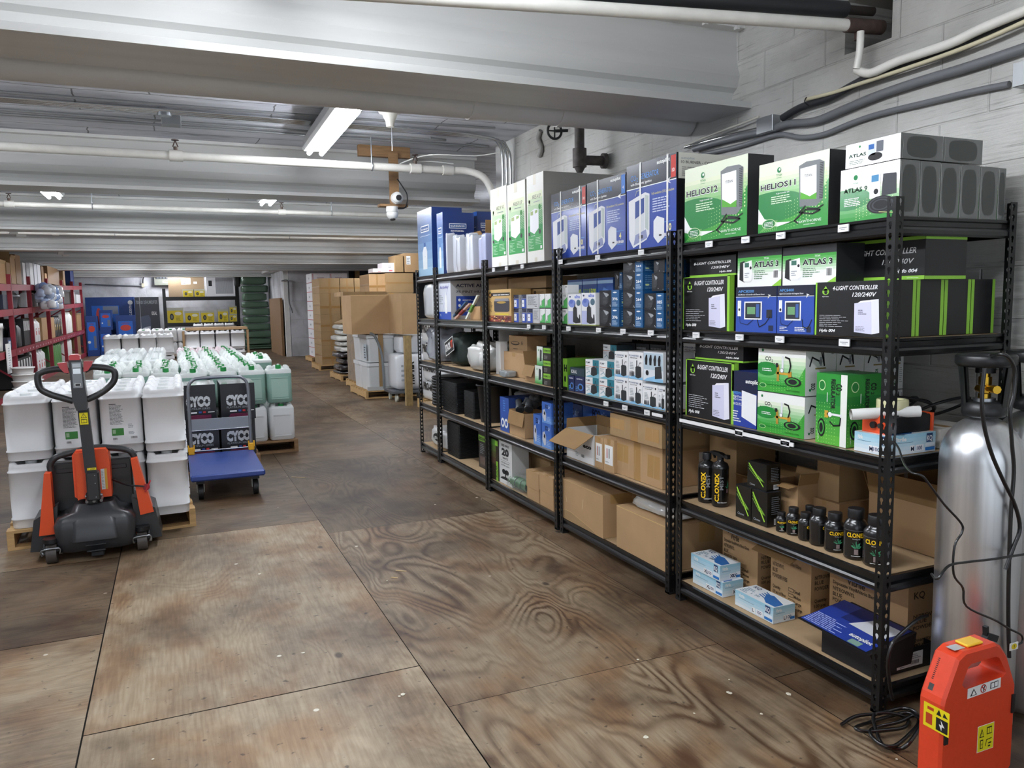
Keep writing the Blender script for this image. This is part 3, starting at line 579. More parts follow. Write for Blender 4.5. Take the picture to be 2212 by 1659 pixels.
for _ in range(20): xl = xat(1998, yl, 1.6)
K('product_box', 'black 4-LIGHT CONTROLLER carton lying on the upright row', 0, 0, 0, r4['z1'], C('#131315', .4), ctl(4, 2), x=xl, dep=xat(2087, yl, 1.6) - xl, y0=yl, y1=yat(1825, xl, 1.6), h=zat(508, xl, yl) - r4['z1'])
# --- third shelf, first unit
def reg(f, s, t, up=True):
    f.rect(0, 0, 1, 1, C('#f1f3ee', .35), 1); f.grad(0, .15, 1, .78, '#2f9a38', '#e8f0da', 8, 2, rough=.35); f.rect(0, 0, 1, .16, C('#2f9a38', .35), 2); f.poly([(0, .3), (.25, .12), (.6, .12), (.85, .3), (1, .6), (1, 0), (0, 0)], C('#3c9c38', .35), 3)
    for i in range(12):
        for j in range(5): f.rnd(.3 + i * .058, .03 + j * .055 + .002 * i * i, .008, C('#bfe08c'), 4)
    f.ell(.2, .5, .24, .15, C('#1f8436', .35), 4); f.text('CO', .16, .68, .085, BK, w=.13, bold=.03); f.text('2', .3, .66, .05, BK, bold=.03); f.text('REGULATOR', .06, .575, .06, BK, w=.37, bold=.03); f.bars(.1, .45, .38, .53, 2, W_, 6)
    f.rnd(.1, .9, .035, C('#1c7a44')); f.ell(.12, .13, .075, .05, C('#cfe6b0'), 5); f.ell(.12, .13, .065, .042, DG, 6)
    f.rect(.52, .5, .56, .8, C('#e4e6ea'), 6); f.rnd(.53, .49, .055, GY, 7); f.rnd(.53, .49, .04, W_, 8); f.rect(.42, .25, .47, .6, C('#a8852c'), 6); f.rect(.4, .4, .7, .45, C('#c79a30'), 6); f.rect(.66, .36, .73, .48, C('#b88828'), 7); f.line([(.6, .78), (.68, .75), (.71, .6), (.68, .46)], .04, BK, 7)
    for k in range(3): f.ell(.76, .27, .17 - k * .04, .1 - k * .022, BK if k % 2 == 0 else C('#3a9a38'), 8 + k)
    f.rect(.4, .55, .45, .64, BK, 7); f.text('HAWTHORNE', .62, .055, .035, W_, w=.28)
    s.rect(.0, 0, 1, 1, C('#eceeec', .4), 1); s.rnd(.15, .12, .03, C('#1c7a44')); s.text('CO2', .3, .12, .1, BK, rot=90, w=.14, bold=.03); s.text('REGULATOR', .46, .12, .08, C('#1c6a3a'), rot=90, w=.36, bold=.03)
    s.rect(.45, .62, .52, .8, GY, 3); s.rnd(.47, .7, .05, C('#888c90'), 4); s.line([(.42, .72), (.2, .8), (.12, .62)], .035, BK, 4); s.rect(.3, .55, .65, .58, C('#9a8a50'), 4); s.line([(.55, .95), (.6, .62), (.5, .9)], .03, BK, 4); s.code(.82, .82, .92, .95); s.bars(.58, .15, .9, .5, 8, C('#8a8f90'), 3, .3, .3)
def regup(f, s, t):
    for F in (f, s):
        F.rect(0, 0, 1, 1, C('#2f9038', .35), 1); F.grad(0, 0, 1, .7, '#5cb040', '#1f7f34', 5, 2, rough=.35)
        for i in range(8):
            for j in range(12): F.rnd(.03 + i * .085, .03 + j * .05, .006, C('#a8d87c'), 3)
        F.ell(.2, .83, .11, .075, C('#cfe6b0'), 5); F.ell(.2, .83, .09, .062, DG, 6); F.text('CO', .66, .87, .1, BK, rot=-90, w=.1, bold=.03, l=6); F.text('2', .66, .75, .06, BK, rot=-90, l=6); F.text('REGULATOR', .5, .93, .07, BK, rot=-90, w=.42, bold=.03, l=6); F.bars(.36, .6, .4, .9, 1, W_, 5)
        F.rect(.38, .42, .85, .45, C('#e8eaee'), 6); F.rnd(.48, .43, .035, W_, 7); F.rect(.3, .38, .42, .48, C('#c79a30'), 6); F.line([(.82, .4), (.8, .3), (.6, .28), (.48, .33)], .02, BK, 7)
        for k in range(3): F.ell(.2, .23, .12 - k * .03, .13 - k * .03, BK if k % 2 == 0 else C('#3f9c3c'), 6 + k)
        F.text('HAWTHORNE', .12, .05, .02, W_, rot=90, w=.24, l=6)
    f.rect(.8, 0, 1, 1, C('#eff2ea', .35), 4)
lo8b = K('product_box', 'black carton with lime edges reading 8-LIGHT CONTROLLER on the third shelf', 1481, 1585, 785, 3, C('#131315', .4), ctl(8, 0), dep=.2)
K('product_box', 'black 8-LIGHT CONTROLLER carton lying on top, third shelf', 1502, 1606, 740, lo8b['z1'], C('#131315', .4), ctl(8, 1), x=X0 + .06, dep=.3)
def autop(f, s, t):
    f.rect(0, 0, 1, 1, C('#27409a', .35, coat=.2), 1); f.rect(0, .62, 1, 1, C('#171e3a', .35), 2); f.text('autopilot', .56, .8, .07, W_, bold=.03); f.text('8000W', .06, .58, .05, LB); f.text('High Power', .06, .52, .04, W_); f.text('HID Controller', .06, .47, .04, W_); f.text('8 OUTLET', .08, .38, .045, W_); f.bars(.06, .08, .4, .3, 5, W_, 4); f.poly([(.42, .18), (.42, .66), (1, .6), (1, .06)], C('#eef0f2'), 4)
K('product_box', 'blue autopilot carton between the black and green cartons', 1580, 1634, 806, 3, C('#1e2c66', .4), autop, dep=.2)
yn = yat(1737, X0 + .03, LZ[3]); yf = yat(1636, X0 + .03, LZ[3]); hr = zat(858, X0 + .03, yn) - LZ[3]; hr2 = zat(752, X0 + .03, yn) - LZ[3] - hr
xs = [X0 + .03] + [xat(u, yn, 1.15) for u in (1806, 1866, 1930, 1993)]
for lv in (0, 1):
    for i in range(4):
        lab = (['lower', 'upper'][lv] + ' green CO2 REGULATOR carton facing the aisle') if i == 0 else 'white sided CO2 REGULATOR carton, %s from the aisle in the %s row' % (['', 'second', 'third', 'last'][i], ['lower', 'upper'][lv])
        K('product_box', lab, 0, 0, 0, LZ[3] + .001 + lv * (hr + .002), W_, reg, x=xs[i], dep=min(xs[i + 1], X0 + .57) - xs[i] - .003, y0=yn, y1=yf, h=(hr2 if lv else hr) - .003, group='stacked regulator cartons on the third shelf')
yu = yat(1828, X0 + .03, LZ[3])
up = K('product_box', 'green regulator carton standing on end in front of the stack', 1761, 1828, 811, 3, DG, regup, dep=xat(1905, yu, 1.1) - X0 - .03)
# glove boxes
def gbox(size):
    def d(f, s, t):
        for F in (f, s):
            F.grad(0, 0, 1, 1, '#dfe9ee', '#9fcfe2', 5, 1, rough=.35)
            F.text('Vitrile', .1, .68, .2, W_, w=.16 if F is f else .28, bold=.04); F.rect(.1, .58, .52, .6, C('#4a7c98'), 3); F.rect(.46, .08, .55, .42, W_, 3); F.text(size, .475, .14, .22, C('#1c2c4c'), l=4, bold=.02); F.rect(.58, .1, .74, .42, C('#f4f4f8'), 3); F.text('100', .6, .16, .2, C('#3c4c6c'), l=4)
            F.rect(.78, .08, .98, .24, C('#2a78c4'), 3); F.rect(.78, .26, .98, .46, C('#e8f0f8'), 3)
        f.rect(.8, .52, .93, .96, C('#1d3c6c'), 3); f.text('KQ', .81, .6, .26, W_, w=.11, bold=.03, l=4)
        t.rect(0, 0, 1, 1, C('#e9eef0', .35), 1); t.poly([(.45, .7), (.6, .8), (.98, .5), (.98, .1), (.75, .1), (.6, .3)], C('#2a66a8'), 2)
        for k in range(4): t.line([(.68, .3 + k * .1), (.4, .45 + k * .12)], .05, C('#2a66a8'), 3)
        t.text('KQ', .08, .72, .18, C('#1d3c6c'), l=3); t.bars(.06, .1, .3, .6, 5, C('#6c8ca0'), 3); t.text(size + '  100', .3, .2, .12, C('#4c6c88'), l=3)
    return d
def gbs(sz):
    def d(f, s, t): gbox(sz)(f, s, t); s.rect(.8, .5, .93, .95, C('#1d3c6c'), 3); s.text('KQ', .81, .58, .26, W_, w=.11, bold=.03, l=4)
    return d
kx = X0 + .028; yk = 1.932; km = K('glove_box', 'pale blue glove carton marked M 100 at the third shelf corner', 0, 0, 0, 3, C('#cfe3ea', .4), gbs('M'), x=kx, dep=.24, y0=yk, y1=yat(1846, kx, .98), h=zat(944, kx, yk) - LZ[3], cat='glove box')
e = empty('battery_charger', (kx + .02, yk + .015, km['z1']), 0, 'black charger with orange end plates on the M glove carton', 'charger')
g = G(); g.box(.012, .212, 0, .11, 0, .062, C('#151516', .35, .4), .004); [g.box(.03 + i * .02, .034 + i * .02, .004, .106, .062, .066, BK) for i in range(9)]; g.build('body', e)
g = G(); g.box(0, .012, -.004, .114, 0, .066, C('#e4552a', .4)); g.cyl((-.012, .06, .03), (0, .06, .03), .012, BK); g.cyl((-.012, .03, .03), (0, .03, .03), .009, C('#2a2a2a')); g.build('end_plate', e)
g = G(); g.box(.212, .222, -.004, .114, 0, .066, C('#e4552a', .4)); g.build('end_plate', e)
g = G(); zt_ = km['z1'] + .068; g.lathe([(.037, 0), (.052, 0), (.054, .004), (.054, .046), (.052, .05), (.037, .05), (.037, 0)], C('#d6d2a4', .25, coat=.6), 32, caps=False); g.build('tape_roll', None, (kx + .1, yk + .07, zt_), (0, 0, 0), 'cream roll of packing tape on the charger', 'tape roll')
g = G(); a = Vector((xat(1838, 2.05, 1.06) - .0, 2.05, 1.075)); b = a + Vector((.2, -.12, .012)); d_ = (b - a).normalized(); g.cyl(a, b, .02, C('#e6e6e2', .5), 20, caps=False); g.cyl(a, b, .017, C('#b8b8b2', .6), 20, caps=False); g.build('cardboard_tube', None, label='short white paper tube pointing at the aisle above the charger', cat='tube')
g = G(); R = random.Random(4)
for k in range(5):
    cx, cy, cz = 2.62 + .05 * k * (k % 2), 2.12 + .05 * (k % 3), .965; r = .09 + .015 * k
    g.tube([(cx + r * math.cos(a * PI / 4), cy + r * .6 * math.sin(a * PI / 4) , cz + .05 * (1 + math.sin(a * PI / 4 + k)) + .012 * k) for a in range(8)], .006, BK, 6, True)
g.build('cable_coil', None, label='tangle of black power cables at the back of the third shelf', cat='cable')
g = G(); g.box(0, .2, 0, .26, 0, .07, C('#e2e0da', .5)); faces(g, .2, .26, .07)[2].rect(.1, .3, .9, .5, M_TAPE, 1); g.build('carton', None, (2.56, 1.95, LZ[3] + .001), (0, 0, 0), 'low white carton with brown tape behind the charger', 'box')
# --- fourth shelf: bottles and jars
class Cy:
    def __init__(s, g, x, y, r, z0, H): s.g = g; s.x = x; s.y = y; s.r = r; s.z0 = z0; s.H = H; s.a = math.atan2(-y - 0, -x)
    def pt(s, t, z, l): a = s.t0 + t / s.r; q = s.r + l * .0004; return (q * math.cos(a), q * math.sin(a), s.z0 + z * s.H)
    def set(s, ang): s.t0 = ang; return s
    def rect(s, t0, z0, t1, z1, mat, l=1, n=8):
        for i in range(n): a = t0 + (t1 - t0) * i / n; b = t0 + (t1 - t0) * (i + 1) / n; s.g.add([s.pt(a, z0, l), s.pt(b, z0, l), s.pt(b, z1, l), s.pt(a, z1, l)], [(0, 1, 2, 3)], mat)
        return s
    def text(s, t, c, z, h, mat, w, bold=.03, rot=0, l=3):
        vs, fs, wd = glyphs(t, bold, 0); k = h / CAP; b = len(s.g.v); i = s.g.m(mat)
        for a, q in vs:
            if rot: s.g.v.append(s.pt(c - q * k, z + (a / wd * w) / s.H, l))
            else: s.g.v.append(s.pt(c - w / 2 + a / wd * w, z + q * k / s.H, l))
        for f in fs: s.g.f.append(tuple(b + j for j in f)); s.g.mi.append(i); s.g.sm.append(False)
        return s
M_JAR = C('#121214', .28, coat=.5); M_LAB = C('#0d0d0e', .22, coat=.5); LEAF = C('#3c8c64', .4)
def jar(u, vb, vt, wpx, label, ang=0, sc=1):
    p = bp(u, vb - 3, 'z', LZ[4] + .001); dist = (p - Vector((0, 0, CAMH))).dot(CF); r = wpx / FPX * dist / 2; p.y += r * .7; p.x += r * .3
    h = zat(vt, p.x, p.y) - LZ[4]; e = empty('plant_gel_bottle', (p.x, p.y, LZ[4] + .001), 0, label, 'bottle', 'black rooting gel bottles on the fourth shelf')
    g = G(); g.lathe([(r * .9, 0), (r, .006), (r, h * .62), (r * .97, h * .68), (r * .8, h * .75), (r * .6, h * .79), (r * .6, h * .82)], M_JAR, 28)
    c = Cy(g, 0, 0, r, h * .06, h * .54).set(math.atan2(-p.y, -p.x) + .08 + ang); hw = r * 1.25
    c.rect(-hw, 0, hw, 1, M_LAB, 1, 12); c.rect(-hw, .97, hw, 1, C('#4a4a4c'), 2, 12); c.text('CLONEX', 0, .74, h * .085, YL, r * 1.62, .035); c.text('Rooting Gel', 0, .66, h * .02, W_, r * .6, 0)
    for dx, dz in ((-.3, .12), (.3, .12), (-.4, .0), (.4, .0), (0, .2)): a, b = dx * r * 1.1, .42 + dz; c.g.add([c.pt(0, .34, 3), c.pt(a * .5 - r * .06, (.34 + b) / 2 + .06, 3), c.pt(a, b, 3), c.pt(a * .5 + r * .06, (.34 + b) / 2 - .05, 3)], [(0, 1, 2, 3)], LEAF)
    c.rect(-.16 * r, .1, .16 * r, .3, C('#8a7a78'), 3, 3); c.rect(-.4 * r, .03, .35 * r, .05, W_, 3, 4); c.rect(r * .75, .12, hw * .97, .85, C('#55575a'), 3, 4); c.rect(r * .78, .02, hw * .97, .11, W_, 3, 4)
    g.build('bottle_body', e)
    g = G(); g.lathe([(r * .68, h * .80), (r * .7, h * .81), (r * .7, h * .98), (r * .66, h)], C('#1a1a1c', .4), 28)
    for i in range(28): a = i * 2 * PI / 28; g.box(-.001, .001, -.001, .001, h * .82, h * .97, M_JAR) if False else None
    g.build('cap', e)
J = [(1691, 1152, 1106, 24, 'smallest black CLONEX bottle, far end of the bottle row', 0), (1717.5, 1159, 1096, 30, 'second CLONEX bottle from the cardboard box, yellow lettering', 0), (1744, 1171, 1107, 31, 'black bottle with grey back label before the second small bottle', .9), (1752, 1150, 1092, 26, 'black bottle standing behind the grey labelled one', 0),
     (1774.5, 1182, 1097, 40, 'wide CLONEX bottle turned to show its white barcode', 1.1), (1809, 1196, 1107, 43, 'CLONEX bottle with green leaf and barcode at its right edge', .25), (1855, 1212, 1098, 49, 'tall CLONEX bottle left of the corner post', 0), (1904, 1229, 1113, 58, 'largest CLONEX bottle half hidden by the corner post', -.15)]
for a in J: jar(*a[:3], a[3], a[4], a[5])
def mist(u, vb, vt, wpx, spray, label):
    p = bp(u, vb - 3, 'z', LZ[4] + .001); dist = (p - Vector((0, 0, CAMH))).dot(CF); r = wpx / FPX * dist / 2; p.y += r * .7; p.x += r * .3; h = zat(vt, p.x, p.y) - LZ[4]
    e = empty('spray_bottle' if spray else 'concentrate_bottle', (p.x, p.y, LZ[4] + .001), 0, label, 'bottle'); g = G(); sh = .74
    g.lathe([(r * .92, 0), (r, .008), (r, h * sh), (r * .85, h * (sh + .06)), (r * .4, h * (sh + .1)), (r * .35, h * (sh + .13))], M_JAR, 26); c = Cy(g, 0, 0, r, h * .03, h * sh * .95).set(math.atan2(-p.y, -p.x) + .2); hw = r * 1.3
    c.rect(-hw, .02, hw, .98, M_LAB, 1, 12); c.text('CLONEX', -r * .35, .1, r * .5, YL, h * sh * .72, .04, 1); c.text('MIST', r * .15, .42, r * .42, C('#7c7e80'), h * sh * .36, .02, 1); c.text('CONCENTRATE' if not spray else 'Root Stimulator', r * .1, .07, r * .13, W_, r * 1.2, .02)
    for dx, dz in ((-.3, .1), (.3, .1), (-.35, .0), (.35, .0), (0, .16)): a = r * .7 + dx * r * .8; b = .52 + dz; c.g.add([c.pt(r * .7, .46, 3), c.pt((r * .7 + a) / 2 - r * .05, (.46 + b) / 2 + .03, 3), c.pt(a, b, 3), c.pt((r * .7 + a) / 2 + r * .05, (.46 + b) / 2 - .03, 3)], [(0, 1, 2, 3)], LEAF)
    c.rect(r * .58, .34, r * .82, .44, C('#8a6a70'), 3, 3); g.build('bottle_body', e)
    if spray:
        g = G(); g.cyl((0, 0, h * .86), (0, 0, h * .93), r * .38, BK); k = r / .03
        g.prism([(-.03 * k, h * .93), (-.03 * k, h * .96), (.0, h), (.045 * k, h), (.05 * k, h * .965), (.03 * k, h * .94), (.01, h * .93)], 'x', -.009 * k, .009 * k, BK); g.bar((0, .045 * k, h * .96), (0, .03 * k, h * .88), .008 * k, .006, BK); g.bar((0, -.03 * k, h * .95), (0, -.045 * k, h * .95), .014 * k, .014 * k, BK)
        g.build('trigger_head', e)
    else: g = G(); g.lathe([(r * .5, h * .87), (r * .5, h * .98), (r * .46, h)], BK, 20); g.build('cap', e)
mist(1530, 1089, 978, 38, False, 'black CLONEX MIST concentrate bottle with round cap'); mist(1559, 1098, 978, 36, True, 'black CLONEX MIST bottle with spray trigger')
def dyna(f, s, t):
    f.rect(0, 0, 1, 1, C('#101312', .25, coat=.5), 1)
    for i in range(3): f.line([(.08, .92 - i * .1), (.5, .55 - i * .07), (.9, .32)], .025, C('#7cae3c'), 3)
    f.line([(.1, .9), (.85, .15)], .05, C('#9ccc3c'), 4); f.text('Clonex', .14, .1, .07, GY)
    s.rect(0, 0, 1, 1, C('#0f1110', .25, coat=.5), 1); s.bars(.3, .35, .92, .9, 9, C('#6c7074'), 3, .2, .4); s.code(.5, .04, .88, .22)
p1 = K('product_box', 'small black and green gel carton, front one of the lower pair', 1623, 1657, 1066, 4, BK, dyna, dep=.075, x=X0 + .06, y0=None, h=None)
d1 = dict(x=X0 + .06)
yb = yat(1624, X0 + .06, LZ[4]); p0 = K('product_box', 'small black and green gel carton, far one of the lower pair', 1589, 1622, 1062, 4, BK, dyna, dep=.075, x=X0 + .06, h=p1['h'])
K('product_box', 'small black gel carton stacked on the lower pair', 1614, 1656, 1005, max(p0['z1'], p1['z1']), BK, dyna, dep=.075, x=X0 + .075)
# brown boxes at the back of the fourth shelf
open_box('cardboard_box', 'small open brown box behind the smallest gel bottles', 1668, 1722, 1050, 4, x=X0 + .18, dep=.13, flaps=(('f', 100, .05), ('n', 10, .05), ('b', 10, .05)))
bb = K('cardboard_box', 'flat brown box under the cube box on the fourth shelf', 1748, 1812, 1090, 4, M_CARD, plain(), x=X0 + .27, dep=.3)
K('cardboard_box', 'brown cube box on top of the flat brown box', 1764, 1812, 993, bb['z1'], M_CARD2, plain(False), x=X0 + .29, dep=.24)
K('cardboard_box', 'dark brown box at the back behind the spray bottle', 1532, 1590, 935, 4, M_CARD2, plain(), x=X0 + .3, dep=.25)
open_box('cardboard_box', 'open brown box with grey lining behind the black gel cartons', 1600, 1668, 1050, 4, x=X0 + .34, dep=.2, flaps=(('f', 60, .05), ('r', 10, .05), ('b', 5, .06)))
def shiplab(f, s, t): s.rect(.02, .62, .98, .97, C('#e8e6e0', .5), 1); s.code(.05, .68, .3, .93); s.code(.6, .66, .92, .93); s.bars(.34, .66, .56, .93, 5, BK, 3)
open_box('cardboard_box', 'open brown box with white barcode label right of the corner post', 0, 0, 0, 4, x=2.585, dep=.22, y0=1.95, y1=2.28, h=.19, flaps=(('r', 25, .12), ('f', 15, .1), ('b', 0, .1)), deco=shiplab)
# --- bottom shelf, first unit
def kq(f, s, t):
    k = C('#3c2e1c', .7)
    f.text('KQ', .05, .83, .1, k, w=.14, bold=.01); f.text('Vitrile', .24, .73, .09, k, w=.24, bold=.02); f.text('Disposable Vinyl&Nitrile Blend Gloves', .05, .66, .05, k, w=.72); f.text('NITROVINYL', .05, .57, .055, k, w=.3); f.text('BLUE', .05, .49, .055, k, w=.13); f.text('POWDER FREE', .05, .41, .055, k, w=.38)
    f.text('Quantity', .06, .26, .045, k, w=.2); f.text('100 pcs x10box', .06, .19, .045, k, w=.34)
    for i, n in enumerate(('Small', 'Medium', 'Large', 'X-Large')): y = .3 - i * .075; f.rect(.46, y, .59, y + .05, k, 1); f.rect(.47, y + .008, .58, y + .042, M_CARD, 2); f.text(n, .61, y + .005, .045, k, w=.14 + .02 * i)
    s.text('KQ', .1, .83, .09, k, w=.2); s.text('NITROVINYL', .1, .57, .05, k, w=.55); s.text('BLUE', .1, .5, .05, k, w=.25); s.text('POWDER', .1, .42, .05, k, w=.4); s.text('Quantity', .1, .26, .045, k, w=.35); s.text('100 pcs', .1, .19, .045, k, w=.32); t.rect(0, .42, 1, .58, M_TAPE, 1)
K('cardboard_box', 'closed brown KQ glove box behind the stacked blue cartons', 1560, 1636, 1150, 5, M_CARD, kq, x=X0 + .2, dep=.2)
open_box('cardboard_box', 'brown KQ box with its front flap hanging open', 1664, 1750, 1185, 5, x=X0 + .2, dep=.2, flaps=(('f', 115, .13), ('r', 20, .06), ('n', -40, .08)), deco=kq)
open_box('cardboard_box', 'open brown KQ NITROVINYL box nearest the corner post', 1790, 1895, 1245, 5, x=X0 + .245, dep=.29, y0=2.0, h=.3, flaps=(('n', 60, .05), ('b', 0, .06), ('f', -75, .1)), deco=kq)
yg = yat(1577, X0 + .045, LZ[5])
lo = K('glove_box', 'pale blue XL glove carton at the bottom of the stack', 0, 0, 0, 5, C('#cfe3ea', .4), gbox('XL'), x=X0 + .05, dep=.12, y0=yat(1561, X0 + .05, LZ[5]), y1=yat(1497, X0 + .05, LZ[5]), h=.072, cat='glove box')
K('glove_box', 'pale blue XL glove carton on top of another', 0, 0, 0, lo['z1'], C('#cfe3ea', .4), gbox('XL'), x=X0 + .045, dep=.12, y0=lo['y0'] + .015, y1=lo['y1'] + .01, h=.075, cat='glove box')
K('glove_box', 'pale blue L glove carton alone on the bottom shelf', 0, 0, 0, 5, C('#cfe3ea', .4), gbox('L'), x=X0 + .05, dep=.12, y0=yat(1670, X0 + .05, LZ[5]), y1=yat(1588, X0 + .05, LZ[5]), h=.072, cat='glove box')
# open black mailer with blue lid
e = empty('open_carton', (X0 + .04, 1.958, LZ[5] + .001), 0, 'open black mailer with blue autopilot lid by the corner post', 'box')
g = G(); g.box(0, .3, 0, .26, 0, .003, BK); g.box(0, .3, 0, .004, .003, .085, BK); g.box(0, .3, .256, .26, .003, .085, BK); g.box(.296, .3, .004, .256, .003, .085, BK); g.box(0, .004, .004, .256, .003, .085, BK)
F = Fc(g, (0, 0, 0), (1, 0, 0), (0, 0, 1), .3, .085); F.rect(.35, .15, .8, .8, W_, 1); F.code(.58, .2, .75, .45, 2); F.bars(.4, .2, .55, .7, 5, GY, 3); F.bars(.6, .5, .78, .75, 3, GY, 3); g.build('body', e)
g = G(); a = [(-.05, -.01, .105), (-.05, .34, .115), (.2, .3, .15), (.2, .0, .14)]; g.hexa([Vector(p) for p in a], [Vector(p) + Vector((0, 0, .003)) for p in a], BK)
F = Fc(g, (-.05, .34, .1185), Vector((0, -1, -.03)).normalized(), Vector((.99, 0, .14)).normalized(), .34, .25); F.rect(.03, .03, .97, .97, C('#27409a', .35, coat=.2), 2); F.rect(.3, .5, .97, .97, C('#1d2c6c', .35), 3); F.poly([(.45, .45), (.9, .42), (.95, .85), (.6, .85)], C('#d9dce0'), 4); F.text('autopilot', .62, .2, .09, W_, w=.3, bold=.03, l=5); F.rect(.7, .04, .85, .16, C('#7c9c8c'), 4); F.bars(.05, .06, .55, .4, 8, C('#aab8e8'), 5); g.build('lid', e)
g = G(); g.poly = None; a = [(-.05, -.01, .108), (.2, .0, .143), (.17, -.005, .03), (.0, -.012, .03)]; g.hexa([Vector(p) for p in a], [Vector(p) + Vector((0, -.003, 0)) for p in a], C('#241a18', .6)); g.build('lid_flap', e)
# ------------------------------------------------------------------ second unit
def gen(num, col):
    def d(f, s, t):
        f.rect(0, 0, 1, 1, C('#2746a0', .28, coat=.6), 1); f.poly([(0, .72), (1, .72), (1, 1), (0, 1)], C('#151a30', .25, coat=.6), 2); f.rect(0, .712, 1, .722, W_, 3); f.poly([(.8, .717), (.9, .75), (.86, .717), (.9, .68)], W_, 4)
        f.text('CO', .09, .81, .065, C('#5f9ae0'), w=.12, bold=.0); f.text('2', .22, .795, .045, C('#5f9ae0'), bold=.0); f.text('GENERATOR', .29, .81, .065, C('#5f9ae0'), w=.38, bold=.0); f.text('with Electronic Ignition', .09, .755, .03, W_, w=.44); f.text('autopilot', .63, .93, .04, W_, w=.25, bold=.03)
        f.rect(.9, .74, .99, .98, C('#c23c34' if col else '#3c78c8'), 3); f.text(num, .945, .8, .04, W_, al='c', l=4)
        f.poly([(.06, .13), (.05, .58), (.4, .65), (.49, .62), (.49, .16), (.43, .1), (.15, .02)], C('#e2e4e8'), 4); f.poly([(.19, .36), (.19, .56), (.38, .59), (.38, .42)], C('#2a468c'), 5); f.poly([(.19, .36), (.38, .42), (.38, .16), (.18, .1)], C('#cfd4d8'), 5); f.poly([(.4, .62), (.47, .6), (.47, .2), (.4, .24)], C('#b7c2c0'), 5); f.poly([(.16, .05), (.2, .17), (.42, .22), (.45, .12)], C('#8b93b8'), 6); f.rect(.27, .12, .36, .16, C('#2c3040'), 7); f.line([(.2, .63), (.22, .68), (.3, .69), (.32, .65)], .012, GY, 5)
        f.poly([(.57, .12), (.57, .3), (.64, .35), (.78, .31), (.78, .1), (.66, .04)], C('#dfe2e6'), 4); f.rect(.68, .12, .73, .14, BK, 5)
        f.text('Full ventilation CO2 production', .53, .6, .028, C('#d6cf9a'), w=.43); f.bars(.55, .4, .9, .57, 6, C('#c8d2ea'), 4, .3); f.text(num, .87, .17, .075, C('#f0e8a0'), al='c', bold=.03); f.text('BURNER', .87, .11, .035, W_, w=.18, al='c', bold=.03); f.rect(.78, .265, .96, .272, LB, 3); f.rect(.78, .09, .96, .097, LB, 3)
        s.rect(0, 0, 1, 1, C('#141518', .4), 1); s.rect(.02, .72, 1, 1, C('#cfcfc2', .5), 2); s.text('autopilot', .05, .93, .025, GY, w=.16); s.text('10 BURNER - CO2 Generator with Electronic', .05, .885, .03, C('#4c4c48'), w=.9); s.bars(.06, .75, .4, .86, 5, C('#8a8a84'), 3); s.bars(.5, .75, .9, .86, 5, C('#8a8a84'), 3); s.text('autopilot', .1, .55, .1, W_, w=.7, bold=.03)
    return d
gs = []
for (u0, u1, vt, num, c, lab, dx) in ((1192, 1267, 399, '10', 1, 'blue CO2 GENERATOR carton, shortest of the strapped three', .0), (1269, 1352, 372, '4', 0, 'middle blue CO2 GENERATOR carton marked 4 BURNER', .0), (1354, 1461, 328, '10', 1, 'tallest blue CO2 GENERATOR carton marked 10 BURNER', .0)):
    r = K('product_box', lab, u0, u1, vt, 1, C('#22346e', .35, coat=.4), gen(num, c), x=X0 + .04, dep=.5, group='strapped blue generator cartons'); gs.append(r)
    for fy in (.3, .84):
        if num == '4' and fy > .5: continue
        g = G(); y = r['w'] * (1 - fy); g.box(-.004, -.0015, y - .006, y + .006, .0, r['h'] + .002, C('#e9e9e4', .35)); g.box(-.004, r['d'] + .002, y - .006, y + .006, r['h'] + .0015, r['h'] + .004, C('#e9e9e4', .35)); g.build('strap', r['o'])
def apollo(f, s, t): f.rect(0, 0, 1, 1, W_, 1); f.poly([(0, .05), (1, .05), (1, .75), (.3, .5), (0, .3)], C('#58b05c'), 2); f.rect(.05, .2, .3, .65, C('#e2e6e2'), 3); f.rect(0, 0, 1, .05, BK, 3); f.text('APOLLO', .3, .78, .12, BK, w=.5)
for k in range(2):
    za = LZ[2] + .001 + k * .092
    for j, (a, b) in enumerate(((1170, 1181), (1182, 1192))):
        pass
za = LZ[2] + .001; 
for k in range(2): r = K('product_box', 'small white and green carton at the far end, %s, beside the pump cartons' % ['bottom', 'middle'][k], 1210, 1226, 0, za, C('#e8eae6', .4), apollo, dep=.12, h=.098); za = r['z1']
for k in range(2): K('product_box', 'tiny white carton, %s of the pair on the small green cartons' % ['far', 'near'][k], (1210, 1219)[k], (1218, 1226)[k], 0, za, W_, lambda f, s, t: f.rect(.3, .7, .8, .8, BK, 1), dep=.08, h=.05)
def elite(f, s, t):
    f.rect(0, 0, 1, 1, C('#f0f1f4', .35), 1); f.rect(0, 0, .42, .45, C('#b9bfe4'), 2); f.ell(.3, .7, .28, .13, C('#7c8fd0'), 2); f.ell(.24, .76, .14, .07, C('#5a6fc0'), 3); f.ell(.8, .72, .16, .1, C('#4a6a7c'), 3); f.rect(0, 0, 1, .03, C('#a9b56c'), 3)
    f.text('elite', .5, .87, .1, C('#8a9ae0'), w=.42, bold=.04); f.ell(.16, .92, .06, .03, C('#1c2c5c'), 4)
    f.poly([(.38, .1), (.4, .55), (.5, .6), (.53, .72), (.57, .6), (.68, .55), (.7, .28), (.84, .2), (.86, .34), (.92, .34), (.95, .08), (.6, .05)], C('#26282c', .4), 5)
    s.rect(0, 0, 1, .03, C('#a9b56c'), 1)
K('product_box', 'white pump carton printed elite, far one of two', 1228, 1256, 635, 2, C('#eceef0', .4), elite, dep=.14, x=X0 + .028); el = K('product_box', 'white pump carton printed elite, near one of two', 1257, 1287, 632, 2, C('#eceef0', .4), elite, dep=.14, x=X0 + .028)
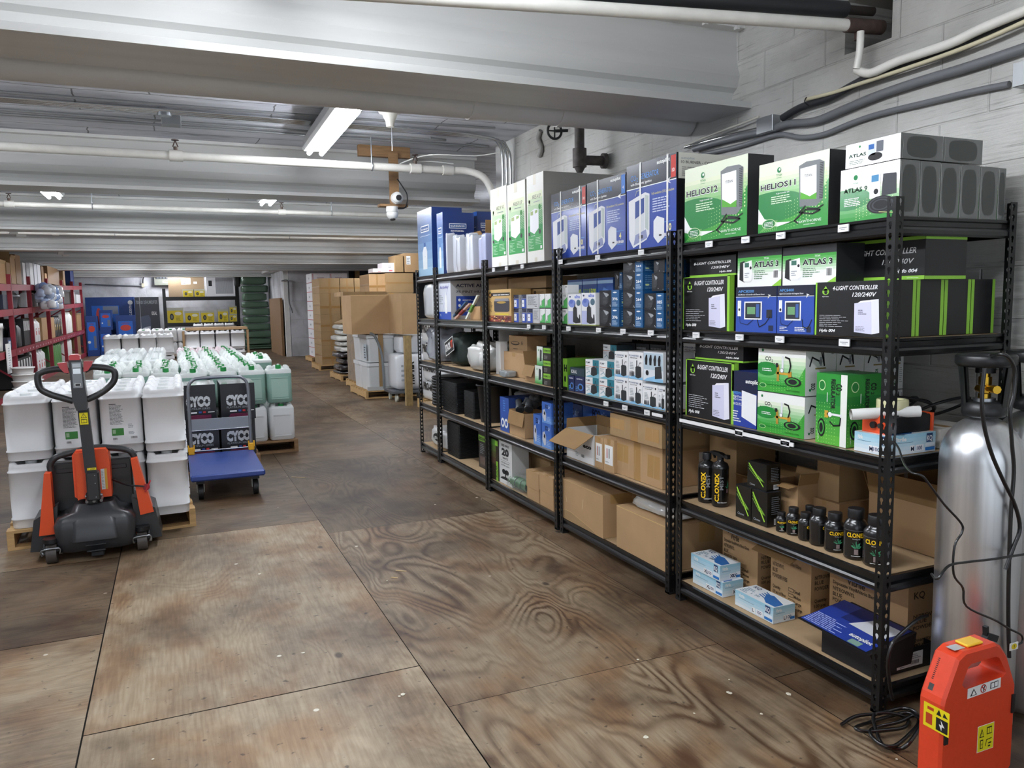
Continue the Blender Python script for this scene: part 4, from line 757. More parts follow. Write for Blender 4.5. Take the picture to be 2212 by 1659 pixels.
def eco15(f, s, t): f.rect(0, 0, 1, 1, C('#24509c', .35, coat=.3), 1); f.rect(0, .88, 1, .95, C('#a8c8e8'), 2); f.text('ECO', .06, .64, .14, C('#6ca04c'), w=.42); f.text('1500', .5, .64, .14, C('#c6d83c'), w=.45, bold=.03)
for i, (a, b) in enumerate(((1227, 1258), (1259, 1290), (1291, 1325))): K('product_box', ['blue carton printed ECO1500 behind the far elite carton', 'blue carton printed ECO1500 behind the near elite carton', 'blue carton with silver band behind the 396 pump cartons'][i], a, b, 613, 2, C('#24509c', .4), eco15 if i < 2 else (lambda f, s, t: (f.rect(0, .88, 1, .95, C('#a8c8e8'), 2), f.poly([(.1, .5), (.4, .8), (.9, .7), (.6, .4)], C('#5c84c4'), 2))), x=X0 + .2, dep=.2, h=.285)
def pump(num, split=.62):
    def d(f, s, t):
        f.rect(0, 0, 1, 1, C('#1b1c20', .3, coat=.4), 1); f.rect(split, 0, 1, 1, C('#1f5a8c', .35, coat=.3), 2)
        f.poly([(.06, .2), (.05, .85), (.12, .93), (.46, .8), (.5, .72), (.48, .35), (.3, .1)], C('#34363a', .3), 3); f.poly([(.2, .9), (.46, .8), (.5, .72), (.36, .6)], C('#a9adb2', .3), 4); f.rnd(.14, .86, .05, BK, 5)
        for i in range(5): f.line([(.2, .6 - i * .08), (.4, .58 - i * .08), (.44, .62 - i * .08)], .012, C('#6c7076'), 5)
        f.rnd(.56, .14, .03, W_, 4); f.rect(split - .05, .06, split - .02, .1, W_, 4); f.text(num, split + .18, .42, .16, W_, w=.26, al='c', bold=.03); f.ell(split + .17, .86, .1, .04, W_, 3); f.bars(split + .05, .08, .95, .36, 5, C('#b4cce0'), 4)
        s.rect(0, 0, 1, 1, C('#1b4f80', .35), 1); s.bars(.1, .1, .9, .9, 7, C('#86a8c4'), 3, .5, .25); s.ell(.2, .3, .1, .05, C('#b8c888'), 4)
    return d
def stackp(u0, u1, vts, num, labs, dx=0, z=2, dep=.13):
    z = LZ[z] + .001 if isinstance(z, int) else z; r = None
    for v, l in zip(vts, labs): r = K('product_box', l, u0, u1, v, z, C('#16222c', .4), pump(num), x=X0 + .03 + dx, dep=dep, group='black and blue air pump cartons'); z = r['z1']
    return r
stackp(1295, 1338, (665, 626), '396', ('396 pump carton beside the white elite cartons, lower', '396 pump carton beside the white elite cartons, upper'))
t264 = stackp(1346, 1389, (667, 627, 588, 560), '264', ('pump carton marked 264 at the bottom of the tallest stack', 'second 264 pump carton from the shelf', 'third 264 pump carton with bright grey pump picture', 'topmost 264 pump carton under the upper shelf'))
stackp(1392, 1434, (672, 633), '185', ('pump carton beside the near double posts, lower of the 185 pair', 'pump carton beside the near double posts, upper of the 185 pair'))
r = K('product_box', 'black pump carton standing on the two 185 cartons', 1408, 1434, 589, LZ[2] + .001 + .19, C('#1a1c20', .35), pump('', 1.0), x=X0 + .033, dep=.13); K('product_box', 'black pump carton at the very top right of the blue stack', 1412, 1436, 560, r['z1'], C('#1a1c20', .35), pump('', 1.0), x=X0 + .033, dep=.13)
stackp(1328, 1345, (662, 625, 588), '', ('pump carton behind, between the 396 and 264 stacks, bottom', 'pump carton behind, between the 396 and 264 stacks, middle', 'black pump carton behind, showing a grey pump, on top'), dx=.14)
K('product_box', 'blue backed carton behind the 264 stack, lower', 1350, 1400, 0, 2, C('#1b4f80', .4), None, x=X0 + .2, dep=.2, h=.2); K('product_box', 'dark blue carton behind the corner posts on the second shelf', 1402, 1440, 0, 2, C('#1b4f80', .4), pump('165'), x=X0 + .2, dep=.2, h=.34)
# third shelf, second unit
def hbox(f, s, t): f.rect(0, 0, 1, 1, LG, 1); f.text('H', .3, .6, .2, BK, bold=.05); f.ell(.5, .35, .2, .1, BK, 2); f.rect(0, .0, 1, .1, BK, 2)
K('product_box', 'lime green carton with black H beside the post', 1210, 1226, 775, 3, C('#5c8c2c', .4), hbox, dep=.2)
def ideal(f, s, t): f.rect(0, 0, 1, 1, C('#1b2450', .35, coat=.3), 1); f.text('active', .2, .8, .1, W_, w=.6); f.ell(.6, .35, .3, .22, C('#4c7cc0'), 2); f.ell(.6, .35, .18, .14, BK, 3); f.bars(.1, .1, .5, .4, 3, LB, 3)
K('product_box', 'small dark blue carton beside the lime H carton', 1228, 1241, 812, 3, NAVY, ideal, dep=.1); r = K('product_box', 'small dark blue carton printed with a round fan', 1242, 1263, 815, 3, NAVY, ideal, dep=.1)
K('product_box', 'flat green and black carton on the small blue cartons', 1232, 1263, 797, r['z1'], C('#16382c', .4), lambda f, s, t: (f.rect(.0, .0, 1, 1, C('#1c3440'), 1), f.text('IDEAL', .08, .3, .4, W_, w=.4)), dep=.1)
K('product_box', 'lime topped thermostat carton at the back of the shelf', 1228, 1256, 776, 3, C('#3f7c2c', .4), lambda f, s, t: f.rect(0, .5, 1, .8, LG, 1), x=X0 + .25, dep=.2)
open_box('cardboard_box', 'brown box with raised flap behind the lime carton', 1212, 1240, 790, 3, x=X0 + .3, dep=.22, flaps=(('n', 60, .09), ('r', 20, .05)))
def ppump(f, s, t): f.rect(0, 0, 1, 1, C('#eef1f2', .35), 1); f.rect(.55, 0, 1, 1, C('#2c7c8c', .35), 2); f.poly([(0, .0), (1, 0), (1, .25), (.3, .12)], C('#7cb8cc'), 3); f.poly([(.42, .15), (.45, .55), (.6, .62), (.85, .55), (.88, .2), (.6, .08)], C('#222528'), 4); f.line([(.7, .6), (.75, .85), (.85, .6)], .03, BK, 4); f.rect(.02, .62, .98, .645, C('#c8643c'), 4); f.text('PUMP', .05, .78, .1, C('#2c3c4c'), w=.3); f.line([(.1, .2), (.3, .35), (.4, .2)], .03, C('#4c8ca0'), 4); f.bars(.05, .4, .35, .58, 3, GY)
for i, (a, b) in enumerate(((1265, 1294), (1295, 1327))):
    r = K('product_box', 'white and teal water pump carton, lower %s of the block of four' % ['far', 'near'][i], a, b, (818, 822)[i], 3, C('#dfe6e8', .4), ppump, dep=.12); K('product_box', 'white and teal water pump carton, upper %s of the block of four' % ['far', 'near'][i], a, b, (779, 782)[i], r['z1'], C('#dfe6e8', .4), ppump, dep=.12)
K('product_box', 'teal water pump carton standing high behind the block of four', 1303, 1332, 746, LZ[3] + .2, C('#41525a', .4), ppump, x=X0 + .16, dep=.12); K('product_box', 'grey carton supporting the high teal pump carton', 1303, 1332, 0, 3, C('#3a4248', .4), None, x=X0 + .16, dep=.12, h=.198)
def conv(f, s, t):
    f.rect(0, 0, 1, 1, C('#f2f3f4', .35), 1); f.poly([(0, 0), (1, 0), (1, .1), (.7, .06), (.4, .15), (.1, .06), (0, .12)], C('#8cc0e4'), 2); f.text('CONVERTIBLE', .12, .83, .06, C('#5a6a8c'), w=.6); f.ell(.06, .87, .03, .02, BK, 3); f.rnd(.86, .84, .05, BK, 3); f.text('WATER PUMP', .12, .76, .035, BK, w=.5)
    f.poly([(.5, .08), (.5, .45), (.56, .48), (.56, .7), (.62, .7), (.62, .49), (.86, .48), (.9, .42), (.9, .1), (.68, .04)], C('#25292b'), 4); f.line([(.7, .48), (.8, .62), (.9, .62)], .02, BK, 4)
    for i in range(4): f.poly([(.08 + i * .09, .1), (.08 + i * .09, .22), (.1 + i * .09, .3), (.12 + i * .09, .3), (.14 + i * .09, .22), (.14 + i * .09, .1)], BK, 4)
    f.bars(.1, .36, .4, .65, 5, GY)
def conv2(f, s, t):
    f.rect(0, 0, 1, 1, C('#dfe6ec', .35), 1); f.rect(.02, .4, .98, .96, C('#b8ccd8'), 2); f.poly([(.6, .1), (.6, .5), (.9, .55), (.95, .15)], C('#25292b'), 4)
    for i in range(4): f.poly([(.1 + i * .22, .55), (.08 + i * .22, .75), (.14 + i * .22, .9), (.2 + i * .22, .9), (.22 + i * .22, .75), (.2 + i * .22, .55)], BK, 4)
    f.poly([(0, 0), (1, 0), (1, .1), (.6, .2), (.2, .1)], C('#8cc0e4'), 3); f.rnd(.2, .28, .09, BK, 4)
cv = [(1328, 1357, 817, conv), (1358, 1388, 822, conv)]; lo_ = []
for i, (a, b, v, dd) in enumerate(cv): lo_.append(K('product_box', 'white CONVERTIBLE pump carton, bottom row, %s' % ['beside the teal cartons', 'second from the teal cartons'][i], a, b, v, 3, C('#eceef0', .4), dd, dep=.2))
lo_.append(K('product_box', 'low white pump carton in front of the near post, with narrow flask pump', 1389, 1421, 833, 3, C('#eceef0', .4), conv, dep=.2)); K('product_box', 'low white pump carton cut off by the near post', 1422, 1437, 836, 3, C('#eceef0', .4), conv, dep=.2)
zz = lo_[0]['z1']
for i, (a, b, v, dd) in enumerate(((1328, 1357, 761, conv), (1358, 1389, 762, conv), (1390, 1433, 763, conv2))): K('product_box', ['white CONVERTIBLE carton, top row, far end', 'white CONVERTIBLE carton, top row, middle', 'wide pale carton picturing four black nozzles, top row'][i], a, b, v, zz + (.0 if i < 2 else .001), C('#eceef0', .4), dd, dep=.2)
for i, (a, b) in enumerate(((1334, 1372), (1374, 1402), (1404, 1436))): K('product_box', 'dark grey carton lying at the back over the white pump cartons, %s' % ['far', 'middle', 'near'][i], a, b, 742 + 2 * i, LZ[3] + .001, C('#34383e', .4), lambda f, s, t: f.bars(.05, .9, .9, .98, 1, C('#b0b4b8')), x=X0 + .27, dep=.25)
for i in range(2): K('product_box', 'white CONVERTIBLE carton beyond the double posts, %s' % ['lower', 'upper'][i], 0, 0, 0, LZ[3] + .001 + i * .17, C('#eceef0', .4), conv, x=X0 + .22, dep=.2, y0=3.2, y1=3.4, h=.165)
# fourth shelf, second unit
def eco(f, s, t):
    for F in (f, s): F.rect(0, 0, 1, 1, C('#3f6cc0', .35, coat=.3), 1); F.grad(0, 0, 1, .5, '#6c9cdc', '#3f6cc0', 4, 2, rough=.35)
    f.text('ECO', .35, .72, .17, C('#16244c'), w=.3, bold=.04); f.text('air', .67, .72, .17, C('#b8d0f0'), w=.2, bold=.02); f.poly([(.06, .3), (.1, .6), (.3, .66), (.45, .45), (.42, .12), (.25, .08)], C('#c9ccd4'), 3); f.poly([(.2, .42), (.24, .56), (.38, .5), (.36, .36)], BK, 4); f.bars(.5, .1, .9, .35, 4, C('#a8c4ec'), 3)
for i, (a, b) in enumerate(((1213, 1258), (1260, 1320), (1322, 1370))): K('product_box', 'blue ECO air carton at the back of the fourth shelf, %s' % ['far', 'middle', 'near'][i], a, b, (876, 882, 886)[i], 4, C('#2f559c', .4), eco, x=X0 + .28, dep=.2)
def wprint(f, s, t): f.rect(0, 0, 1, 1, C('#eceded', .4), 1); f.text('eco', .62, .5, .13, BK, w=.3, bold=.05); f.code(.55, .12, .68, .26); f.bars(.35, .14, .48, .3, 3, GY)
open_box('carton', 'white open carton with brown flaps folded out', 1213, 1283, 941, 4, dep=.22, y1=4.365, flaps=(('f', 120, .15), ('r', 0, .06), ('b', 0, .07)), mat=C('#dfe0df', .5), deco=wprint, x=X0 + .03)
def smallb(f, s, t): f.rect(.12, .2, .88, .8, W_, 1); f.rect(.3, .4, .38, .7, C('#b04030'), 2); f.rect(.5, .4, .58, .7, C('#3c4c3c'), 2); f.text('AirPro', .2, .26, .04, BK, w=.3); t.rect(0, .4, 1, .6, M_TAPE, 1); f.rect(.35, .85, .65, 1, M_TAPE, 1)
K('cardboard_box', 'narrow brown box with white wand label, far one', 1285, 1303, 947, 4, M_CARD, smallb, dep=.2); K('cardboard_box', 'narrow brown box with white wand label, near one', 1304, 1327, 952, 4, M_CARD, smallb, dep=.2)
def taped(f, s, t):
    f.rect(.42, .0, .56, 1, C('#b08a55', .18, coat=.8), 1); f.rect(0, .35, .3, .8, C('#b8935c', .2, coat=.7), 1); f.rect(.7, .2, .95, .75, C('#b38d58', .2, coat=.7), 1); t.rect(0, .3, 1, .62, C('#b08a55', .18, coat=.8), 1); s.rect(.55, .5, .8, .8, C('#d6d2c6', .3, coat=.5), 1); s.rect(.05, .88, .9, .98, M_CARD2, 1)
    for i in range(7): f.line([(.05 + i * .13, .2), (.06 + i * .13, .75)], .008, C('#cbb184', .3), 2)
r = K('cardboard_box', 'big tape-wrapped brown box, lower of the two on the fourth shelf', 1329, 1431, 968, 4, M_CARD, taped, x=X0 + .05, dep=.42); K('cardboard_box', 'big tape-wrapped brown box, upper of the two, slightly crushed', 1318, 1430, 918, r['z1'] + .002, M_CARD2, taped, x=X0 + .022, dep=.42)
K('cardboard_box', 'brown box standing behind the narrow labelled boxes', 1290, 1340, 930, 4, M_CARD2, plain(), x=X0 + .24, dep=.035)
# bottom shelf, second unit
def dented(f, s, t):
    f.poly([(.0, .02), (.02, .18), (.1, .24), (.25, .24), (.5, .16), (.75, .08), (.9, .0)], M_CARD2, 1); f.line([(.0, .02), (.02, .18), (.1, .24), (.25, .24), (.5, .16), (.75, .08), (.9, 0)], .01, C('#cbac78', .6), 2); f.line([(.12, .6), (.14, .45)], .012, C('#d8c49a'), 2); f.line([(.55, .7), (.52, .45)], .014, C('#d8c49a'), 2); t.rect(0, .44, 1, .52, C('#7c6238', .4), 1); s.rect(.1, .78, .4, 1, M_TAPE, 1); f.rect(0, .99, 1, 1, C('#c9a872'), 1)
K('cardboard_box', 'large dented brown box at the far end of the bottom shelf', 1212, 1303, 1071, 5, M_CARD, dented, x=X0 + .01, dep=.5)
r = K('cardboard_box', 'large brown box under the crumpled clear plastic', 1332, 1441, 1139, 5, M_CARD, lambda f, s, t: (f.rect(0, .98, 1, 1, C('#c9a872'), 1), s.rect(.4, .55, .6, 1, M_TAPE, 1)), x=X0 + .01, dep=.5)
def lumpy(name, label, c, size, mat, seed=1, cat='bag', amp=.16, n=26, flat=.5, rot=0, deco=None, freq=3.2, group=None, parent=None, sharp=1.0):
    """a soft, creased body: squashed ball with folds"""
    R = random.Random(seed); from mathutils import noise as NZ
    g = G(); rings = []; nl = n // 2
    for i in range(nl + 1):
        ph = -PI / 2 + PI * i / nl; ring = []
        for j in range(n):
            th = 2 * PI * j / n; cx, cy, cz = math.cos(ph) * math.cos(th), math.cos(ph) * math.sin(th), math.sin(ph)
            q = lambda a: math.copysign(abs(a) ** flat, a); p = Vector((q(cx), q(cy), q(cz) if cz > 0 else -min(1, abs(cz) ** .35)))
            k = 1 + amp * NZ.noise(Vector((cx, cy, cz)) * freq + Vector((seed * 7.1, 0, 0))) + amp * .5 * sharp * abs(NZ.noise(Vector((cx, cy, cz * 1.2)) * freq * 3 + Vector((0, seed * 3.3, 0))))
            z = p.z * size[2] / 2 * (k if p.z > 0 else 1) + size[2] / 2
            ring.append((p.x * size[0] / 2 * k, p.y * size[1] / 2 * k, z))
        rings.append(ring)
    g.loft(rings, mat, False, True)
    if deco: deco(g)
    return g.build(name, parent, c, (0, 0, rot), label, cat, group)
M_CLEAR = C('#e9ecee', .18, coat=.8, tr=.0); M_FILM = C('#eef1f4', .12, coat=1, al=.45); M_FILM2 = C('#e8ece8', .1, coat=1, al=.16)
lumpy('plastic_sheeting', 'crumpled clear plastic sheeting on the large brown box', (r['x'] + .27, (r['y0'] + r['y1']) / 2 + .01, r['z1'] - .0), (.4, .44, .085), C('#d9dad6', .15, coat=1), 3, 'plastic sheeting', .2, 40)
for i, (a, b) in enumerate(((1214, 1262), (1264, 1300))): K('cardboard_box', 'brown box behind the large dented one, %s' % ['far', 'near'][i], a, b, 1030 + 3 * i, 5, M_CARD2, plain(), x=X0 + .36, dep=.22)
# ------------------------------------------------------------------ third unit
def ares(nm):
    def d(f, s, t):
        f.rect(0, 0, 1, 1, C('#ecebe4', .5), 1); f.grad(.06, .13, .94, .8, '#2f8f4c', '#e6edcb', 9, 2, rough=.4); f.rect(.06, .13, .94, .42, C('#2f9a4c', .4), 3); f.rect(.4, .88, .56, 1, C('#dcd6c4', .3), 3); f.rect(.45, 0, .6, .05, C('#dcd6c4', .3), 3)
        f.text('ARES ' + nm, .34, .72, .045, C('#2c2c2c'), w=.5, bold=.0); f.rnd(.16, .7, .022, C('#3c5c4c')); f.text('TITAN', .16, .655, .015, C('#2c4c3c'), al='c', bold=0); f.bars(.42, .68, .8, .7, 1, GY, 5, .1); f.rnd(.78, .62, .03, C('#3c8c3c'), 5)
        for i in range(13): f.line([(.72, .36 + i * .02), (.93, .375 + i * .021)], .006, C('#2f8f4c'), 5)
        f.poly([(.2, .36), (.2, .58), (.5, .61), (.72, .59), (.72, .38), (.46, .32)], C('#f2f3f6'), 6); f.poly([(.24, .54), (.24, .58), (.4, .585), (.4, .54)], C('#a8b87c'), 7); f.poly([(.52, .55), (.52, .585), (.66, .59), (.66, .56)], C('#9cb86c'), 7)
        f.rnd(.78, .34, .028, BK, 7); f.rect(.1, .31, .2, .345, BK, 7); f.bars(.12, .16, .45, .28, 7, C('#cfe8cf'), 5, .5, .3); f.bars(.52, .2, .88, .29, 5, C('#cfe8cf'), 5, .3, .3); f.rect(.8, .145, .9, .18, W_, 5); f.bars(.25, .3, .7, .31, 1, W_, 6)
        s.rect(0, 0, 1, 1, C('#b2b0a6', .5), 1); s.rect(0, .86, 1, .862, GY, 2)
    return d
for i, (a, b, v, nm) in enumerate(((1063, 1097, 399, '8 NG'), (1098, 1137, 387, '8 LP'), (1140, 1176, 369, '4 LP'))): K('product_box', {'8 NG': 'shortest white and green ARES carton, next to the clear tubes', '8 LP': 'middle white and green ARES carton of three', '4 LP': 'tallest white and green ARES carton, next to the blue generator cartons'}[nm], a, b, v, 1, C('#b2b0a6', .55), ares(nm), x=X0 + .02, dep=.55)
def grill(f, s, t):
    f.rect(0, 0, 1, 1, C('#c6a366', .5), 1); f.rect(0, 0, 1, .19, C('#7c3a30'), 2); R = random.Random(2)
    for i in range(60): x, y = .05 + R.random() * .9, .01 + R.random() * .16; f.ell(x, y, .02 + .03 * R.random(), .01 + .015 * R.random(), C(R.choice(['#c0703c', '#5a2440', '#e09a54', '#3c1c20', '#a84c50', '#e8c890'])), 3, 6)
    f.rect(.18, .8, .96, .9, C('#2c2418'), 3); f.bars(.24, .82, .92, .88, 1, W_, 4, .05); f.ell(.1, .84, .08, .09, C('#3c2010'), 4); f.ell(.1, .84, .045, .05, C('#a87c3c'), 5); f.poly([(.08, .92), (.1, .97), (.13, .92)], C('#3c7c2c'), 5)
    f.poly([(.28, .34), (.27, .62), (.32, .72), (.9, .72), (.94, .62), (.92, .34), (.85, .31), (.33, .31)], C('#35333a'), 4); f.poly([(.29, .64), (.32, .72), (.9, .72), (.92, .64)], C('#8c8a90'), 5); f.ell(.6, .6, .2, .035, C('#b08c3c'), 6); f.rect(.28, .52, .93, .53, BK, 6); f.rect(.3, .22, .9, .26, C('#e0c83c'), 4); f.bars(.04, .3, .22, .66, 9, C('#5c4424'), 4)
gb = K('product_box', 'tan grill carton with black stove picture and food border', 1055, 1105, 624, 2, C('#b4915a', .6), grill, dep=.16, x=X0 + .03)
for i, (a, b) in enumerate(((1092, 1122), (1123, 1152), (1153, 1180))): K('product_box', 'tan stove carton behind the small blue cartons, %s' % ['far', 'middle', 'near'][i], a, b, 625, 2, C('#a58452', .6), lambda f, s, t: (f.ell(.14, .9, .11, .05, C('#3c2c18'), 1), f.bars(.3, .87, .95, .94, 2, C('#5c4828'), 1), f.rect(.05, .4, .9, .74, C('#2c2b2e'), 1), f.rect(.25, .62, .7, .68, C('#8c7434'), 2)), x=X0 + .2, dep=.2, h=gb['h'] - .005)
K('cardboard_box', 'dark brown box stacked at the back above the grill carton', 1056, 1096, 0, LZ[2] + gb['h'] + .004, M_CARD2, plain(), x=X0 + .22, dep=.25, h=.1); K('cardboard_box', 'brown box at the back above the tan stove cartons', 1098, 1180, 0, LZ[2] + gb['h'] + .004, M_CARD2, plain(), x=X0 + .22, dep=.25, h=.085)
def bsm(f, s, t): f.rect(0, 0, 1, 1, C('#2c4ca8', .4), 1); f.rect(0, .72, 1, 1, NAVY, 2); f.rect(.0, .7, 1, .715, W_, 3); f.rect(.1, .12, .6, .62, W_, 3); f.rect(.28, .35, .42, .42, BK, 4); f.text('a', .2, .8, .1, W_); s.rect(0, 0, 1, 1, C('#c8cacc'), 1); s.bars(.1, .3, .9, .9, 6, GY, 2)
def gsm(f, s, t): f.rect(0, 0, 1, 1, C('#eef0ee', .4), 1); f.poly([(0, 0), (1, 0), (1, .7), (.5, .55), (0, .1)], C('#4cae5c'), 2); f.ell(.35, .4, .12, .22, W_, 3); f.ell(.35, .4, .08, .16, BK, 4); f.ell(.35, .4, .05, .12, C('#e8ece8'), 5); f.text('a', .2, .85, .08, BK); f.rect(0, 0, 1, .05, BK, 3)
def gry(f, s, t): f.rect(0, 0, 1, 1, C('#c4c6c8', .4), 1); f.bars(.1, .25, .9, .9, 9, C('#6c7074'), 2); f.code(.65, .08, .92, .22)
rows = [((1110, 1121, bsm, 'blue'), (1128, 1138, bsm, 'blue'), (1139, 1151, bsm, 'blue'), (1152, 1166, gry, 'grey'), (1167, 1178, gsm, 'green'), (1179, 1190, gsm, 'green')), ((1110, 1121, bsm, 'blue'), (1127, 1137, bsm, 'blue'), (1138, 1164, gry, 'grey'), (1166, 1177, gsm, 'green'), (1178, 1190, gsm, 'green'))]
zr = LZ[2] + .001; nm_ = ['first', 'second', 'third', 'fourth', 'fifth', 'last']
for k, row in enumerate(rows):
    for i, (a, b, dd, cn) in enumerate(row): r = K('product_box', 'small %s and white timer carton, %s in the %s row' % (cn, nm_[i] if i < len(row) - 1 else 'last', ['lower', 'upper'][k]), a, b, 0, zr, C('#c8cacc', .5), dd, x=X0 + .05, dep=.08, h=.098, group='small timer cartons beside the grill carton')
    zr += .1
# third shelf, third unit
r = K('cardboard_box', 'brown box with black arrow print, lower one with clear tape', 1084, 1139, 765, 3, M_CARD, plain(), x=X0 + .12, dep=.18)
K('cardboard_box', 'smaller brown box with black handling marks on top', 1100, 1139, 727, r['z1'], M_CARD, lambda f, s, t: (f.ell(.35, .55, .24, .12, C('#3c2e1c'), 1), f.ell(.35, .57, .2, .07, M_CARD, 2), f.text('&', .7, .5, .2, C('#3c2e1c')), f.bars(.25, .2, .65, .3, 1, C('#6c5434'))), x=X0 + .13, dep=.16)
open_box('cardboard_box', 'small open brown box with tall raised flap', 1134, 1156, 791, 3, x=X0 + .06, dep=.14, flaps=(('r', 20, .1), ('f', 160, .08), ('b', 0, .09)))
def grp(f, s, t): f.rect(0, 0, 1, 1, C('#e4ebe2', .4), 1); f.grad(0, 0, 1, .5, '#4c9c4c', '#dce8d8', 5, 2, rough=.4); f.poly([(.5, .2), (.55, .85), (.85, .8), (.8, .25)], C('#2c2e30'), 3); f.rnd(.3, .8, .06, C('#7cac7c'), 3); s.rect(0, 0, 1, 1, C('#15181a'), 1)
r = K('product_box', 'pale green ballast carton, lower, beside the open brown box', 1156, 1172, 791, 3, C('#15181a', .4), grp, x=X0 + .05, dep=.2); K('product_box', 'pale green ballast carton, upper, with black side', 1160, 1173, 749, r['z1'], C('#15181a', .4), grp, x=X0 + .06, dep=.25)
def therm(f, s, t): f.rect(0, 0, 1, 1, C('#2c2724', .4), 1); f.rect(0, .55, 1, .95, LG, 2); f.text('THERMOSTAT', .05, .66, .16, BK, w=.9); f.bars(.1, .1, .7, .4, 3, C('#8c8a84'))
zt_ = LZ[3] + .001
for i in range(3): r = K('product_box', 'lime banded thermostat carton, %s of three' % ['bottom', 'middle', 'top'][i], 1174, 1190, 0, zt_, C('#2c2724', .4), therm, x=X0 + .04, dep=.12, h=.085); zt_ = r['z1']
K('carton', 'white standing panel carton beside the lower brown box', 1072, 1082, 738, 3, C('#e0e0de', .5), None, x=X0 + .09, dep=.06)
lumpy('plastic_bag', 'small crumpled grey plastic bag at the shelf edge', (X0 + .07, yat(1097, X0 + .07, .95), LZ[3] + .001), (.1, .16, .05), C('#9ea6aa', .15, coat=1, al=.8), 8, 'bag')
g = G(); g.cyl((0, 0, .12), (.0, .26, .12), .12, C('#6a6c6e', .4), 28); g.build('foil_duct_roll', None, (X0 + .44, 5.27, LZ[3] + .001), label='dark grey roll behind the brown boxes', cat='roll')
# fourth shelf, third unit
def fan(f, s, t): f.rect(0, 0, 1, 1, C('#2f55a8', .4, coat=.2), 1); f.bars(.4, .6, .7, .95, 5, LB); f.ell(.3, .25, .2, .14, W_, 2); f.ell(.7, .25, .2, .14, W_, 2); f.ell(.3, .25, .1, .07, C('#2f55a8'), 3); f.ell(.7, .25, .1, .07, C('#2f55a8'), 3); s.rect(0, 0, 1, 1, C('#243f80'), 1)
K('product_box', 'blue carton with white fan rings on the fourth shelf', 1081, 1100, 861, 4, C('#243f80', .4), fan, x=X0 + .05, dep=.26)
ob = open_box('cardboard_box', 'open brown box overflowing with grey plastic fittings', 1101, 1134, 895, 4, x=X0 + .05, dep=.2, flaps=(('f', 170, .1), ('r', 60, .06)))
for i in range(6):
    R = random.Random(i); g = G(); a = Vector((ob['x'] + .04 + .025 * i, ob['y0'] + .05 + R.random() * .14, ob['z1'] + .01 + .012 * i)); b = a + Vector((.03, .09 - .04 * (i % 3), .05)); g.cyl(a, b, .028, C('#5c6064', .2, coat=.8), 14); g.cyl(a, a + (b - a) * .2, .034, C('#3a3d40', .3), 14); g.build('pipe_fitting', None, label='grey wrapped pipe fitting in the open brown box, %s of the heap' % ['lowest', 'second', 'third', 'fourth', 'fifth', 'topmost'][i], cat='pipe fitting', group='grey fittings heaped in the brown box')
lumpy('plastic_bag', 'pale crumpled bag leaning behind the grey fittings', (X0 + .33, yat(1140, X0 + .33, .8), LZ[4] + .16), (.18, .22, .12), C('#b8bab8', .2, coat=.8), 5, 'bag')
K('cardboard_box', 'brown box under the pale crumpled bag', 1128, 1165, 0, 4, M_CARD2, None, x=X0 + .26, dep=.2, h=.158)
r = K('product_box', 'blue ECO air carton with small round pump, far lower', 1153, 1169, 898, 4, C('#2f559c', .4), eco, dep=.16)
r = K('product_box', 'blue ECO air carton, lower of the front pair', 1171, 1192, 918, 4, C('#2f559c', .4), eco, dep=.16); K('product_box', 'blue ECO air carton, upper of the front pair', 1171, 1192, 872, r['z1'], C('#2f559c', .4), eco, dep=.16)
def pot(u, v0, name, label, r0, r1, h, z, x, sq=False, n=1, group=None, y=None):
    y = yat(u, x, z) if y is None else y; g = G()
    if sq:
        for k in range(n):
            zz = k * .0115; g.rr([(zz, r0, r1, .01, 0, 0), (zz + .006, r0, r1, .01, 0, 0)], C('#1d1e20', .35), 2, False)
        g.rr([(0, r0 * .93, r1 * .93, .01, 0, 0), (n * .0115, r0 * .97, r1 * .97, .01, 0, 0)], C('#0e0f10', .5), 2, False)
    else: g.lathe([(r0, 0), (r1, h), (r1 + .012, h), (r1 + .012, h + .015), (r1, h + .015), (r1 - .004, h), (r0 - .004, .01)], C('#161719', .4), 28)
    return g.build(name, None, (x, y, z), (0, 0, 0), label, 'tray' if sq else 'plant pot', group)
pot(1067, 0, 'plant_pot', 'tall black plant pot left of the blue fan carton', .11, .135, .3, LZ[4] + .001, X0 + .18)
# bottom shelf, third unit
def seed(f, s, t): f.rect(0, 0, 1, 1, C('#33291f', .4), 1); f.grad(0, .4, .7, 1, '#5a4030', '#5c8c3c', 4, 2, rough=.4); f.rect(.7, .0, 1, .48, LG, 3); f.rect(.6, .86, 1, .98, LG, 3); f.text('SOLAR', .9, .08, .12, BK, rot=90, w=.3, l=4)
K('product_box', 'brown and lime heat mat carton beside the post', 1061, 1077, 952, 5, C('#2c2620', .4), seed, dep=.035)
def w20(f, s, t):
    f.rect(0, 0, 1, 1, C('#dedfdd', .4), 1); k = C('#202224'); f.text('USES ONLY', .5, .86, .05, k, w=.62, al='c', bold=.03); f.text('20', .5, .66, .15, k, w=.56, al='c', bold=.06); f.text('WATTS', .5, .57, .045, k, w=.42, al='c', bold=.03); f.rect(.15, .53, .85, .535, k, 3); f.text('BETTER ROOTS', .5, .47, .03, k, w=.6, al='c'); f.text('BETTER PLANTS', .5, .41, .03, k, w=.62, al='c')
    f.ell(.5, .08, .42, .09, k, 2); f.rect(0, 0, 1, .1, C('#dedfdd'), 3); f.ell(.38, .28, .14, .06, k, 3); f.ell(.62, .28, .14, .06, k, 3); f.rect(.46, .12, .54, .32, k, 3)
K('product_box', 'white carton printed USES ONLY 20 WATTS with seedling', 1079, 1107, 958, 5, C('#c8c9c7', .4), w20, dep=.14, x=X0 + .04)
